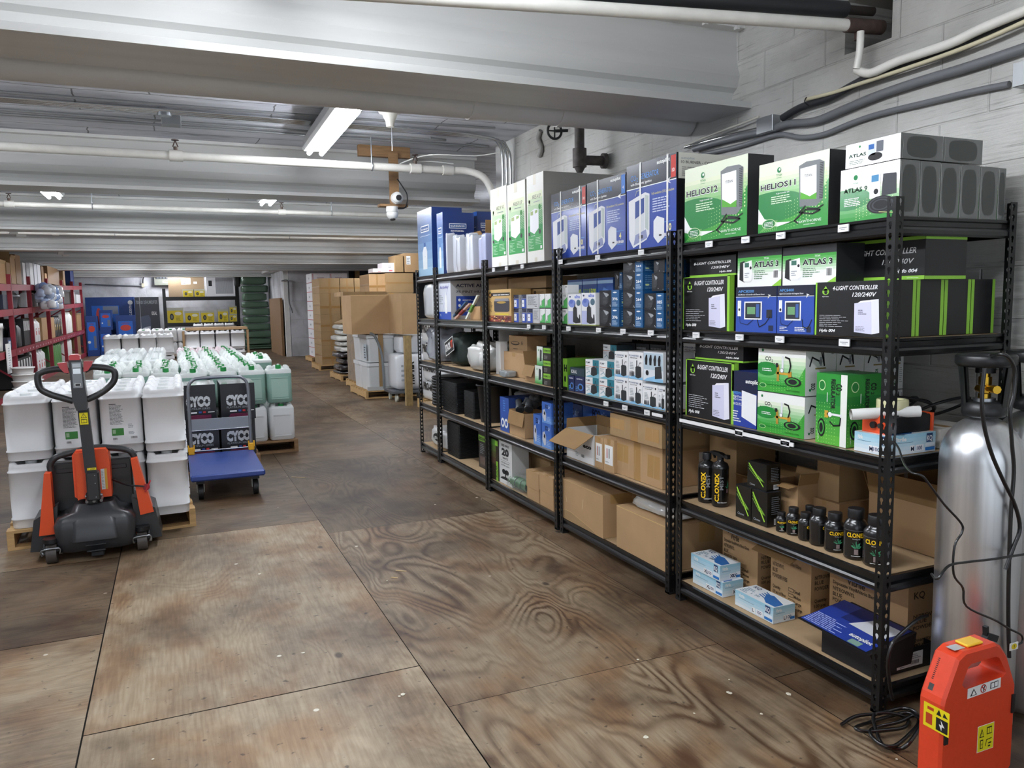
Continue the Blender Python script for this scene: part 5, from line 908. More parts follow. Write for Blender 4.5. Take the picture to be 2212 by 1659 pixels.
for i, (a, b) in enumerate(((1114, 1148), (1150, 1190))): K('cardboard_box', 'tall plain brown box behind the small ones, %s' % ['far', 'near'][i], a, b, (962, 968)[i], 5, M_CARD2, lambda f, s, t: f.rect(0, .99, 1, 1, M_TAPE, 1), x=X0 + .26, dep=.28)
for i, (a, b) in enumerate(((1139, 1165), (1167, 1196))):
    r = K('cardboard_box', 'small taped brown box, lower %s of four' % ['far', 'near'][i], a, b, (1063, 1072)[i], 5, M_CARD, plain(), x=X0 + .022, dep=.22); K('cardboard_box', 'small taped brown box, upper %s of four' % ['far', 'near'][i], a - 2, b - 1, (1025, 1034)[i], r['z1'], M_CARD, plain(), x=X0 + .022, dep=.22)
e = empty('bag_of_cups', (X0 + .07, yat(1126, X0 + .07, .12), LZ[5] + .001), .05, 'clear bag of green net cups at the front edge', 'bag')
for i in range(3):
    g = G(); y = -.14 + i * .09; g.cyl((0, y, .05), (.01, y + .09, .048), .04, C('#2f6a3c', .4), 18, caps=False); [g.cyl((0, y + k * .028, .05), (0, y + k * .028 + .008, .05), .044, C('#3c8048', .4), 18, caps=False) for k in range(4)]; g.build('net_cup', e)
lumpy('film', None, (0, 0, 0), (.12, .31, .105), M_FILM2, 4, None, .25, 30, parent=e)
# ------------------------------------------------------------------ fourth and fifth unit
M_RAIN = '#1b3c7c'
def rain(f, s, t):
    f.grad(0, 0, 1, 1, '#9cc4e0', '#1d4a94', 8, 1, rough=.35, coat=.3); f.rect(.25, .66, .8, .76, W_, 3); f.rect(.28, .675, .77, .745, C('#27508c'), 4); f.text('RAINMAKER', .52, .69, .025, W_, w=.44, al='c', l=5); f.poly([(.35, .1), (.33, .36), (.42, .44), (.58, .44), (.66, .36), (.64, .1)], C('#e4e8ea'), 3); f.rect(.44, .44, .56, .5, C('#2a5a9c'), 4); f.rect(.2, .6, .85, .605, W_, 3); f.text('8', .5, .28, .02, C('#2a5a9c'), al='c')
    s.rect(0, 0, 1, 1, C('#1a3470', .35, coat=.3), 1); s.rect(.2, .74, .75, .82, C('#dfe6ee'), 2); s.rect(.22, .75, .73, .81, C('#27508c'), 3); s.text('RAINMAKER', .475, .765, .028, W_, w=.46, al='c', l=4); s.bars(.25, .69, .72, .72, 2, W_); s.bars(.25, .6, .72, .63, 1, GY)
K('product_box', 'tall blue RAINMAKER sprayer carton at the far end', 0, 0, 0, 1, C('#1a3470', .4), rain, x=X0 + .02, dep=.3, y0=7.02, y1=yat(905, X0 + .02, LZ[1]), h=zat(449, X0 + .02, 7.1) - LZ[1], group='blue sprayer cartons')
K('product_box', 'blue RAINMAKER sprayer carton in front of the tall one', 0, 0, 0, 1, C('#1a3470', .4), rain, x=X0 + .03, dep=.3, y0=6.73, y1=6.9, h=zat(460, X0 + .03, 6.8) - LZ[1], group='blue sprayer cartons')
K('product_box', 'dark blue RAINMAKER carton behind, next to the brown flap', 0, 0, 0, 1, C('#142c54', .4), rain, x=X0 + .38, dep=.18, y0=6.78, y1=6.89, h=zat(455, X0 + .36, 6.72) - LZ[1], group='blue sprayer cartons')
open_box('cardboard_box', 'brown box with a raised flap between the tubes and white cartons', 1020, 1050, 515, 1, x=X0 + .3, dep=.2, flaps=(('b', 0, .14), ('n', 0, .16), ('f', 35, .08)))
for i in range(7):
    u = 970 + i * 14; y = yat(u, X0 + .09, LZ[1]); hh = zat(505 + (i % 3) * 4, X0 + .09, y) - LZ[1]
    lumpy('bubble_wrap_roll', 'clear wrapped tube standing on the top shelf, %s from the blue cartons' % ['first', 'second', 'third', 'fourth', 'fifth', 'sixth', 'last'][i], (X0 + .1 + .03 * (i % 2), y, LZ[1] + .002), (.09, .088, hh), C('#d4d9e2', .12, coat=1, al=.9) if i < 5 else C('#b9bfe0', .12, coat=1, al=.9), i + 20, 'wrapped tube', .07, 26, .16, freq=9, group='clear wrapped tubes on the top shelf')
lumpy('bubble_wrap_roll', 'tall bubble-wrapped roll right beside the white ARES cartons', (X0 + .14, 5.655, LZ[1] + .002), (.1, .09, .34), C('#c4c9e6', .12, coat=1, al=.9), 31, 'wrapped tube', .08, 26, .16, freq=14)
def aair(f, s, t):
    f.rect(0, 0, 1, 1, C('#d8dce6', .4), 1); f.rect(0, 0, 1, .2, C('#2448a8'), 2); f.text('ActivAir', .5, .8, .08, C('#3c3c9c'), w=.7, al='c'); f.poly([(.55, .16), (.5, .45), (.62, .72), (.72, .45), (.7, .16)], W_, 3); f.bars(.08, .4, .4, .66, 5, GY); f.line([(.3, .2), (.9, .95)], .01, C('#8c8cd0'), 2); f.text('75', .12, .08, .06, W_)
    s.rect(0, 0, 1, 1, C('#b8babc', .4), 1); s.text('ACTIVE AIR', .1, .83, .08, C('#2c2c50'), w=.55, bold=.03); s.text('75 PINT HUMIDIFIER', .1, .68, .06, C('#3c3c40'), w=.85); s.rect(.1, .1, .48, .6, C('#2448a8'), 2)
    for i in range(3): s.rnd(.16, .5 - i * .14, .035, W_, 3); s.bars(.22, .48 - i * .14, .45, .52 - i * .14, 2, W_)
K('product_box', 'white and blue 75 PINT carton on the second shelf', 0, 0, 0, 2, C('#b8babc', .4), aair, x=X0 + .03, dep=.5, y0=yat(975, X0 + .03, LZ[2]), y1=yat(946, X0 + .03, LZ[2]), h=zat(606, X0 + .03, 6.55) - LZ[2])
for i, (u0, v0, u1, v1, c) in enumerate(((977, 690, 1008, 652, '#3c5c7c'), (985, 690, 1016, 656, '#c09c8c'), (1008, 690, 1033, 638, '#dfe4da'))):
    g = G(); a = bp(u0, v0, 'x', X0 + .05); b = bp(u1, v1, 'x', X0 + .12); a.z = max(a.z, LZ[2] + .012); g.bar(a, b, .03, .014, C(c, .3, coat=.5)); m_ = a.lerp(b, .3); g.bar(m_, a.lerp(b, .6), .034, .018, C(['#1c1c1e', '#7c2c2c', '#5c8c3c'][i])); g.build('packaged_tool', None, label=['blue handled tool pack leaning on the white and blue carton', 'red handled tool pack leaning beside the blue one', 'long white and green tool pack leaning on the brown box'][i], cat='tool pack')
K('cardboard_box', 'small brown box behind the leaning tool packs', 1016, 1038, 662, 2, M_CARD, plain(), x=X0 + .16, dep=.2)
# bags on the third shelf
def stk(g):
    F = Fc(g, (-.212, .1, .08), Vector((0, -.95, .3)).normalized(), Vector((0, .3, .95)).normalized(), .24, .13); F.rect(0, 0, 1, 1, W_, 4); F.rect(.03, .05, .97, .95, BK, 5); F.text('STACK', .06, .3, .45, W_, w=.6, bold=.05, l=6); F.text('IT', .7, .3, .45, C('#e04a2c'), w=.22, bold=.05, l=6)
lumpy('carry_bag', 'dark green round bag printed STACKIT', (X0 + .24, 6.62, LZ[3] + .001), (.36, .34, .3), C('#14241f', .6), 12, 'bag', .12, 34, .6, deco=stk)
lumpy('grey_bag', 'white translucent plastic sack beside the dark green bag', (X0 + .19, 5.98, LZ[3] + .001), (.32, .44, .23), C('#cfd0cc', .25, coat=.8), 13, 'bag', .25, 36, .6)
lumpy('black_bag', 'black shiny bag behind the white translucent sack', (X0 + .47, 6.0, LZ[3] + .001), (.2, .42, .24), C('#101113', .25, coat=.6), 14, 'bag', .2)
K('carton', 'white flat carton standing by the post next to the white sack', 1062, 1071, 0, 3, C('#dcdcda', .5), None, x=X0 + .25, dep=.05, h=.2)
pot(968, 0, 'seedling_tray', 'wide stack of black seedling trays on the fourth shelf', .2, .2, 0, LZ[4] + .001, X0 + .23, True, 24, 'stacked black trays', 6.69)
pot(1024, 0, 'seedling_tray', 'narrower stack of black trays beside the black pots', .14, .12, 0, LZ[4] + .001, X0 + .2, True, 20, 'stacked black trays', 6.25)
pot(1010, 0, 'seedling_tray', 'tall stack of black trays on the bottom shelf', .14, .17, 0, LZ[5] + .001, X0 + .19, True, 27, 'stacked black trays')
pot(1040, 0, 'plant_pot', 'black plant pot squeezed between the trays and the post', .08, .1, .27, LZ[4] + .001, X0 + .42, y=5.9)
def gpak(f, s, t): f.rect(0, 0, 1, 1, C('#231f1c', .4), 1); f.rect(0, .72, 1, .88, LG, 2); f.text('SEEDLING', .06, .76, .07, BK, w=.85, bold=.04); f.bars(.2, .4, .75, .68, 6, GY); f.rect(.15, .1, .85, .32, C('#5c4c44'), 2)
K('product_box', 'dark carton with lime SEEDLING band on the bottom shelf', 1035, 1052, 935, 5, C('#1a1816', .4), gpak, dep=.3, x=X0 + .1)
lumpy('grow_bag', 'white printed sack lying on the bottom shelf, end tied', (X0 + .16, 7.14, LZ[5] + .001), (.2, .56, .19), C('#e4e4e2', .3, coat=.4), 15, 'bag', .12, 34, .55, deco=lambda g: Fc(g, (-.108, .12, .06), Vector((0, -1, 0)), Vector((.1, 0, .99)).normalized(), .26, .08).ell(.5, .5, .5, .48, BK, 4).text('good', .16, .3, .4, W_, w=.6, l=6))
K('cardboard_box', 'dark brown box behind the tied white sack', 962, 990, 0, 5, M_CARD2, plain(), x=X0 + .42, dep=.14, h=.22, y0=7.1, y1=7.4)
lumpy('poly_roll', 'white wrapped roll standing in the narrow unit, second shelf', (X0 + .16, 7.22, LZ[2] + .001), (.28, .34, .34), C('#d2d5d8', .2, coat=.8), 16, 'roll', .08, 30, .35, freq=3)
lumpy('clear_bag', 'crinkled clear bag in the narrow unit, third shelf', (X0 + .2, 7.23, LZ[3] + .001), (.3, .36, .33), C('#a9adb8', .12, coat=1, al=.85), 17, 'bag', .3, 34, .5)
for k in range(2):
    g = G(); [g.lathe([(.14, 0), (.175, .0), (.185, .012), (.175, .026), (.14, .026)], C('#131416', .4), 28, (0, 0, j * .027)) for j in range(5)]; g.build('hose_coil', None, (X0 + .23, 7.22, LZ[4] + .001 + k * .145), label='black hose coil in the narrow unit, %s of two' % ['lower', 'upper'][k], cat='hose coil', group='black hose coils')
# ------------------------------------------------------------------ foreground: gas cylinders, battery, cords
M_ALU = C('#dcdee0', .33, .93, ns=.1, sc=5, st=(10, 10, .2), bump=.1, bd=.002); M_BRASS = C('#c9a03a', .3, 1.0); M_GUARD = C('#1a1b1d', .4)
def tank(x, y, label, rz=0, s=1.0):
    e = empty('gas_cylinder', (x, y, 0), rz, label, 'gas cylinder', 'aluminium gas cylinders by the corner post'); r = .128
    g = G(); P = [(.1, 0), (.12, .008), (r, .03), (r, .94)] + [(r * math.cos(a * PI / 20) * .99 + (.001), .94 + .15 * math.sin(a * PI / 20)) for a in range(1, 9)] + [(.036, 1.095), (.034, 1.12)]
    g.lathe(P, M_ALU, 48); g.build('tank_body', e)
    g = G(); g.lathe([(.045, 1.085), (.064, 1.09), (.068, 1.1), (.066, 1.135), (.045, 1.14)], M_GUARD, 32)
    for (a0, a1) in ((-2.25, -.8), (.8, 2.25)):       # carry guard: two walls that flare to a rim
        n = 12; A = [a0 + (a1 - a0) * i / n for i in range(n + 1)]
        inn = [[((q) * math.cos(a), (q) * math.sin(a), z) for a in A] for q, z in ((.058, 1.12), (.066, 1.2), (.074, 1.262))]; out = [[((q + .008) * math.cos(a), (q + .008) * math.sin(a), z) for a in A] for q, z in ((.058, 1.12), (.066, 1.2), (.074, 1.262))]
        g.loft(inn, M_GUARD, False, True, False); g.loft(out, M_GUARD, False, True, False)
    g.lathe([(.07, 1.262), (.084, 1.258), (.092, 1.268), (.092, 1.292), (.086, 1.298), (.07, 1.294), (.07, 1.262)], M_GUARD, 36, caps=False); g.build('carry_guard', e)
    g = G(); g.cyl((0, 0, 1.12), (0, 0, 1.15), .034, M_GALV, 20); g.cyl((0, 0, 1.145), (0, 0, 1.165), .02, M_BRASS, 6); g.cyl((0, 0, 1.165), (0, 0, 1.235), .015, M_BRASS); g.cyl((0, 0, 1.195), (0, 0, 1.222), .02, M_BRASS, 8)
    g.cyl((0, 0, 1.185), (-.05, -.028, 1.185), .011, M_BRASS); g.cyl((-.044, -.024, 1.185), (-.064, -.035, 1.185), .014, M_BRASS, 8); g.cyl((0, 0, 1.178), (.035, .02, 1.178), .012, M_BRASS); g.box(-.022, .022, -.016, .016, 1.165, 1.195, M_BRASS, .004); g.build('valve', e)
    g = G(); g.cyl((0, 0, 1.235), (0, 0, 1.252), .03, M_BLK, 16); g.build('hand_wheel', e)
tank(2.497, 1.745, 'brushed aluminium gas cylinder with brass valve nearest the shelf corner', .61)
tank(2.79, 1.762, 'second aluminium gas cylinder at the right edge against the wall', .75)
def W(u, v, y): p = bp(u, v, 'y', y); return p
def cord(name, label, pts, r, mat=None, cat='cable', sub=5, group=None):
    g = G(); g.tube(pts, r, mat or C('#0e0e10', .35, coat=.4), 10, False, sub); return g.build(name, None, label=label, cat=cat, group=group)
yy = 1.604
cord('gas_hose', 'thick black hose looping over the cylinder guard and down its front', [W(2142, 768, 1.68), W(2160, 765, 1.62), W(2178, 772, yy), W(2192, 800, yy), W(2190, 850, yy), W(2182, 890, yy), W(2186, 960, yy), W(2190, 1020, yy), W(2183, 1120, yy), W(2178, 1300, yy), W(2180, 1420, yy)], .0062)
yy = 1.596
cord('power_cable', 'black cable hanging from the valve across the silver cylinder', [W(2127, 795, yy), W(2121, 860, yy), W(2126, 920, yy), W(2142, 980, yy), W(2168, 1040, yy), W(2192, 1090, yy), W(2203, 1140, yy), W(2190, 1180, yy), W(2172, 1230, yy)], .0062)
yy = 1.588
cord('charger_cable', 'thin black charger cable running from the shelf across the cylinder', [W(1932, 955, 1.87), W(1942, 970, 1.8), W(1952, 1000, 1.7), W(1968, 1020, 1.62), W(1992, 1028, yy), W(2010, 1050, yy), W(2040, 1090, yy), W(2076, 1130, yy), W(2078, 1150, yy), W(2062, 1180, yy), W(2060, 1240, yy), W(2080, 1270, yy), W(2088, 1310, yy), W(2150, 1340, yy), W(2180, 1358, yy), W(2206, 1372, yy), W(2207, 1388, yy), W(2190, 1394, yy)], .0035)
yy = 1.58
cord('cross_cable', 'thin black cable swinging across both cylinders to the right edge', [W(2012, 1240, 1.62), W(2025, 1250, yy), W(2050, 1222, yy), W(2090, 1214, yy), W(2150, 1207, yy), W(2240, 1193, yy)], .004)
e_ = cord('plug_lead', 'black lead coming from the open box down behind the post', [W(2003, 1330, 1.88), W(1985, 1336, 1.86), W(1950, 1365, 1.84), W(1928, 1390, 1.83), W(1918, 1430, 1.83), W(1922, 1480, 1.84), W(1928, 1512, 1.85)], .006)
# battery pack of the pallet truck
M_RED = C('#dc4424', .38, ns=.03, sc=60, bump=.12, bd=.001)
bx0, bx1, by0, by1 = 2.02, 2.35, 1.495, 1.576; bz = .437
e = empty('battery_pack', (bx0, by0, 0), 0, 'orange battery pack with carry handle and yellow warning stickers', 'battery pack'); wd, dp = bx1 - bx0, by1 - by0
g = G(); out = [(.012, 0), (wd - .012, 0), (wd, .012), (wd, bz - .15), (wd - .045, bz - .05), (wd - .075, bz - .015), (wd - .1, bz), (.09, bz), (.06, bz - .015), (.006, bz - .13), (0, bz - .15), (0, .012)]
hole = [(wd - .05, bz - .105), (wd - .085, bz - .05), (wd - .1, bz - .042), (.12, bz - .042), (.105, bz - .05), (.08, bz - .1), (.095, bz - .115), (wd - .065, bz - .115)]
def ring2(g, out, hole, y, flip):
    n, m_ = len(out), len(hole); vs = [(a, y, b) for a, b in out] + [(a, y, b) for a, b in hole]
    f = [(7, 6, n + 2, n + 3), (8, 7, n + 3, n + 4), (9, 8, n + 4, n + 5), (6, 5, n + 1, n + 2), (5, 4, n + 1), (4, 3, n + 0, n + 1), (9, n + 5, n + 6), (9, n + 6, n + 7, 3), (3, n + 7, n + 0), (10, 9, 3, 2), (11, 10, 2, 1), (11, 1, 0)]
    f = [(7, 6, n + 2, n + 3), (8, 7, n + 3), (8, n + 3, n + 4), (9, 8, n + 4, n + 5), (6, 5, n + 2), (5, n + 1, n + 2), (5, 4, n + 1), (4, 3, n + 0, n + 1), (9, n + 5, n + 6), (9, n + 6, n + 7), (9, n + 7, 3), (3, n + 7, n + 0), (10, 9, 3), (11, 10, 3), (11, 3, 2), (11, 2, 1), (0, 11, 1)]
    g.add(vs, [tuple(reversed(q)) if flip else q for q in f], M_RED)
b_ = .008; inset = lambda P, d: [((a - wd / 2) * (1 - d / (wd / 2)) + wd / 2, (z - bz / 2) * (1 - d / (bz / 2)) + bz / 2) for a, z in P]
oi = inset(out, b_); ring2(g, oi, hole, 0, True); ring2(g, oi, hole, dp, False)
g.loft([[(a, 0, z) for a, z in oi], [(a, b_, z) for a, z in out], [(a, dp - b_, z) for a, z in out], [(a, dp, z) for a, z in oi]], M_RED, False, False)
g.loft([[(a, 0, z) for a, z in hole], [(a, dp, z) for a, z in hole]], M_RED, False, True)
F = Fc(g, (0, 0, 0), (1, 0, 0), (0, 0, 1), wd, bz)
g.build('battery_case', e)
g = G(); g.box(.005, .035, -.003, 0, bz - .27, bz - .215, BK, .001) if False else g.box(.01, .026, -.004, .0, .165, .235, BK); g.build('latch', e); g = G(); g.box(wd - .02, wd - .006, -.004, 0, .195, .255, BK); g.build('latch', e)
g = G(); g.box(.12, .19, .015, .06, bz, bz + .009, C('#f2c230', .35), .003); g.build('release_button', e)
g = G(); F = Fc(g, (.16, -.0005, .10), (1, 0, 0), (0, 0, 1), .075, .085); F.rect(0, 0, 1, 1, C('#ffffff'), 0); F.rect(.02, .02, .98, .98, C('#eadf20', .4), 1)
F.poly([(.1, .55), (.25, .88), (.4, .55)], BK, 2); F.poly([(.15, .59), (.25, .8), (.35, .59)], C('#eadf20'), 3); F.text('!', .225, .61, .13, BK, l=4); F.rect(.55, .6, .85, .88, BK, 2); F.rect(.58, .64, .69, .84, C('#eadf20'), 3); F.rect(.71, .64, .82, .84, C('#eadf20'), 3); F.rect(.16, .12, .34, .46, BK, 2); F.rect(.19, .16, .31, .42, C('#eadf20'), 3); F.poly([(.24, .2), (.22, .3), (.26, .3), (.25, .38), (.29, .28), (.25, .28)], BK, 4); F.line([(.5, .18), (.55, .4), (.85, .42)], .03, BK, 2); F.bars(.65, .12, .9, .35, 2, BK)
g.build('warning_sticker', e)
g = G(); F = Fc(g, (.105, -.0005, bz - .15), Vector((.97, 0, .03)).normalized(), (0, 0, 1), .15, .032); F.rect(0, 0, 1, 1, C('#f0efec', .4), 1); F.poly([(.08, .15), (.18, .85), (.28, .15)], BK, 2); F.poly([(.12, .22), (.18, .7), (.24, .22)], W_, 3); F.rnd(.47, .5, .42, C('#c22a20'), 2); F.rnd(.47, .5, .32, W_, 3); F.line([(.43, .7), (.47, .5), (.5, .75), (.47, .5), (.47, .25)], .12, BK, 4); F.line([(.42, .75), (.53, .25)], .08, C('#c22a20'), 5); F.rect(.68, .2, .92, .8, BK, 2); F.rect(.7, .28, .79, .74, W_, 3); F.rect(.81, .28, .9, .74, W_, 3); g.build('instruction_sticker', e)
# stickers on the sloping shoulder and the narrow side
g = G(); n_ = Vector((-.9, 0, .42)).normalized(); F = Fc(g, Vector((.008, dp - .02, bz - .13)) + n_ * .001, (0, -1, 0), Vector((.42, 0, .9)).normalized(), .02, .115); F.rect(0, 0, 1, 1, W_, 1); F.bars(.15, .35, .5, .95, 12, BK, 2, .1, .5); F.rect(.1, .06, .9, .24, C('#3c3c3c'), 2); g.build('barcode_sticker', e)
g = G(); F = Fc(g, (-.0005, dp - .02, bz - .235), (0, -1, 0), (0, 0, 1), .085, .075); F.rect(0, 0, 1, 1, C('#efdc1c', .4), 1); F.rect(.5, .08, .95, .6, BK, 2); F.poly([(.72, .12), (.62, .36), (.72, .36), (.68, .56), (.84, .3), (.74, .3)], W_, 3); F.rect(.1, .15, .35, .6, C('#b83a18'), 2); F.rect(.15, .75, .4, .88, C('#b83a18'), 2); F.poly([(.5, .7), (.6, .95), (.7, .7)], BK, 2); F.poly([(.75, .72), (.8, .9), (.95, .72)], BK, 2); g.build('charging_sticker', e)
g = G(); F = Fc(g, (.03, dp * .8, bz + .0005), (1, 0, 0), (0, 1, 0), .09, .02); g.box(.07, .115, .02, .05, bz, bz + .0012, C('#c9ccce', .3, .6)); g.build('plate', e)
# coiled black lead on the floor by the post and an orange cord at the edge
z = .012; loops = [(1818, 1565), (1850, 1547), (1900, 1541), (1945, 1530), (1975, 1536), (1985, 1560), (1960, 1590), (1930, 1612), (1900, 1606), (1880, 1585), (1890, 1572), (1940, 1560), (1975, 1545), (1990, 1560), (1968, 1600), (1945, 1617), (1910, 1612), (1893, 1580), (1888, 1545), (1920, 1540), (1960, 1552), (1955, 1570), (1920, 1577), (1870, 1580), (1848, 1572), (1880, 1560), (1930, 1545), (1965, 1540), (1998, 1560)]
g = G(); pts = [bp(u, v, 'z', z + .006 * (i % 5)) for i, (u, v) in enumerate(loops)]; g.tube(pts, .0062, C('#0e0e10', .3, coat=.5), 10, False, 6); g.build('extension_lead', None, label='coiled black extension lead on the floor under the corner post', cat='cable')
g = G(); R = random.Random(9); c = Vector((2.56, 1.5, 0))
g.tube([(c.x + .07 * math.cos(i * 1.9) + .02 * R.random(), c.y + .07 * math.sin(i * 1.9), .012 + .007 * i) for i in range(20)], .0065, C('#d8663a', .4), 8, False, 6); g.build('orange_cord', None, label='coil of orange extension cord at the right edge behind the battery', cat='cable')
e = empty('cable_tag', W(2190, 1396, 1.575), 0, 'small yellow hazard tag hanging on the charger cable', 'tag'); g = G(); g.box(-.02, .02, -.001, .001, -.012, .012, C('#f0efe8', .5)); F = Fc(g, (-.014, -.001, -.01), (1, 0, 0), (0, 0, 1), .028, .02); F.ell(.5, .5, .48, .48, C('#e6cf1e'), 1); F.text('!', .42, .2, .6, BK); g.build('tag_plate', e)
g = G(); a = W(2128, 1372, 1.60); g.bar(a, a + Vector((.05, 0, -.02)), .02, .022, BK); g.bar(a + Vector((.004, 0, 0)), a + Vector((.0, 0, .03)), .014, .012, BK); g.build('plug', None, label='black plug standing behind the orange battery', cat='plug')
# ------------------------------------------------------------------ wall run of conduits, pipes and boxes
xw = WX - .02
def wc(pts, r, name, label, mat, x=None, cat='conduit'):
    g = G(); g.tube([bp(u, v, 'x', x or (WX - .004 - r)) for u, v in pts], r, mat, 10, False, 4); return g.build(name, None, label=label, cat=cat)
M_EMT = C('#8c8e90', .38, .85, ns=.1, sc=20); M_PVC = C('#6f7174', .45)
wc([(1500, 322), (1560, 304), (1620, 290), (1660, 283), (1700, 268), (1760, 262), (1820, 238), (1900, 205), (2000, 172), (2100, 142), (2260, 88)], .02, 'conduit', 'thick grey electrical conduit bending along the right wall', M_PVC)
wc([(1510, 335), (1600, 315), (1680, 291), (1730, 297), (1780, 290), (1840, 266), (1900, 246), (2000, 222), (2100, 198), (2180, 182)], .013, 'conduit', 'thinner grey conduit below the thick one on the right wall', M_PVC)
wc([(1480, 318), (1560, 297), (1640, 278)], .011, 'conduit', 'shiny galvanized conduit entering the grey wall box', C('#c8caca', .22, .95))
wc([(1690, 255), (1730, 232), (1790, 212), (1850, 180), (1900, 155), (2000, 122), (2100, 80), (2240, 18)], .018, 'dark_cable', 'dark cable bundle rising along the right wall', C('#2c2d30', .5), WX - .03, 'cable')
wc([(1740, 215), (1800, 200), (1860, 180), (1960, 147), (2060, 112), (2140, 80), (2250, 30)], .009, 'cream_cable', 'cream cables draped under the painted pipe on the wall', C('#c9c1a4', .5), WX - .05, 'cable')
wc([(1480, 315), (1540, 290), (1600, 268), (1640, 252)], .006, 'cream_cable', 'thin cream cables sagging left of the grey wall box', C('#d2cfc2', .5), WX - .045, 'cable')
wc([(1850, 150), (1880, 158), (1940, 132), (2050, 95), (2120, 62), (2250, 8)], .019, 'painted_pipe', 'white painted pipe climbing along the right wall', M_PIPE, WX - .07, 'pipe')
wc([(1859, 68), (1857, 110), (1850, 148)], .016, 'drop_pipe', 'short white pipe dropping from the rusty pipe by the wall hole', M_PIPE, WX - .09, 'pipe')
def wbox(u0, u1, v0, v1, name, label, mat):
    a = bp(u0, v1, 'x', WX - .06); b = bp(u1, v0, 'x', WX - .06); y0, y1 = min(a.y, b.y), max(a.y, b.y); z0, z1 = min(a.z, b.z), max(a.z, b.z); e = empty(name, (WX - .06, y0, z0), 0, label, 'junction box')
    g = G(); g.box(.001, .058, 0, y1 - y0, 0, z1 - z0, mat, .003); g.build('box_body', e); g = G(); g.box(-.002, .001, .002, y1 - y0 - .002, .002, z1 - z0 - .002, mat); g.build('cover', e)
wbox(1634, 1668, 246, 292, 'junction_box', 'grey steel junction box where the wall conduits meet', C('#a4a7a9', .4, .7)); wbox(2186, 2240, 122, 190, 'junction_box', 'grey steel box at the right edge of the wall', C('#a4a7a9', .4, .7))
g = G(); g.tube([bp(1742, 210, 'x', WX - .06), bp(1738, 220, 'x', WX - .07), bp(1746, 228, 'x', WX - .05)], .003, BK, 6); g.build('cable_tie', None, label='black cable tie around the cream cables', cat='cable tie')
# steam pipes through the hole high on the wall
a = Vector((WX + .05, 2.66, 2.70)); b = bp(700, -20, 'z', 2.58); d = (b - a).normalized()
g = G(); g.cyl(a + d * .2, a + d * 7.6, .026, M_PIPE, 16); g.build('sprinkler_pipe', None, label='white pipe crossing the ceiling in front of the big beam', cat='pipe')
g = G(); g.cyl(a, a + d * .2, .031, C('#4a3a34', .8, ns=.3, sc=30), 16); g.cyl(a + d * .13, a + d * .13 - Vector((0, 0, .06)), .018, C('#4a3a34', .8)); g.build('rusty_pipe', None, label='rusty iron pipe end going into the wall hole', cat='pipe')
o2 = Vector((0, .05, .085)); g = G(); g.cyl(a + d * .16 + o2, a + d * 7.6 + o2, .036, C('#26272a', .5), 18); g.build('insulated_pipe', None, label='dark insulated pipe above the white pipe near the camera', cat='pipe')
g = G(); g.cyl(a + o2, a + d * .16 + o2, .02, C('#2e2622', .7), 14); g.build('rusty_pipe', None, label='thin dark pipe stub beside the rusty pipe in the wall hole', cat='pipe')
# big painted drain pipe behind the first beam
g = G(); g.cyl((-5.2, 4.02, 2.585), (WX - .01, 4.02, 2.585), .1, M_BEAM, 28); g.cyl((1.52, 4.02, 2.585), (1.56, 4.02, 2.585), .106, M_BEAM, 28); g.cyl((2.05, 4.02, 2.585), (2.08, 4.02, 2.585), .106, M_BEAM, 28); g.build('drain_pipe', None, label='thick painted pipe running along the back of the big beam', cat='pipe')
e = empty('iron_valve_pipe', bp(1283, 283, 'x', WX - .12), 0, 'rusty iron elbow pipe coming out of the wall above the cartons', 'pipe'); e.location.y = 5.0; p = bp(1283, 335, 'y', 5.0)
q = Vector((WX - .22, 5.0, 0)); M_IR = C('#5a5552', .7, .4, ns=.25, sc=25)
e.location = q; g = G(); g.cyl((0, 0, 2.78), (0, 0, 2.5), .035, M_IR, 16); g.cyl((0, 0, 2.58), (0, 0, 2.45), .05, M_IR, 16); g.cyl((0, 0, 2.45), (0, 0, 2.41), .04, M_IR, 16, .02); g.cyl((0, 0, 2.5), (.2, -.03, 2.5), .035, M_IR, 16); g.cyl((.17, -.025, 2.5), (.2, -.03, 2.5), .055, M_IR, 16); g.build('elbow', e)
g = G(); c = bp(1198, 283, 'y', 5.6); g.tube([(c.x + .06 * math.cos(i * PI / 6), c.y, c.z + .06 * math.sin(i * PI / 6)) for i in range(12)], .01, BK, 8, True, 2); [g.cyl(c, (c.x + .06 * math.cos(i * PI / 2), c.y, c.z + .06 * math.sin(i * PI / 2)), .006, BK, 6) for i in range(4)]; g.cyl(c, c + Vector((.2, 0, .02)), .012, BK); g.build('valve_wheel', None, label='black round valve wheel under the big beam', cat='valve')
g = G(); g.tube([bp(1168, 282, 'x', WX - .02), bp(1163, 300, 'x', WX - .02), bp(1170, 320, 'x', WX - .02), bp(1165, 338, 'x', WX - .02)], .02, C('#8c8a86', .7), 8); g.build('pipe_stub', None, label='short painted cable stub hanging on the wall below the pipe', cat='pipe')
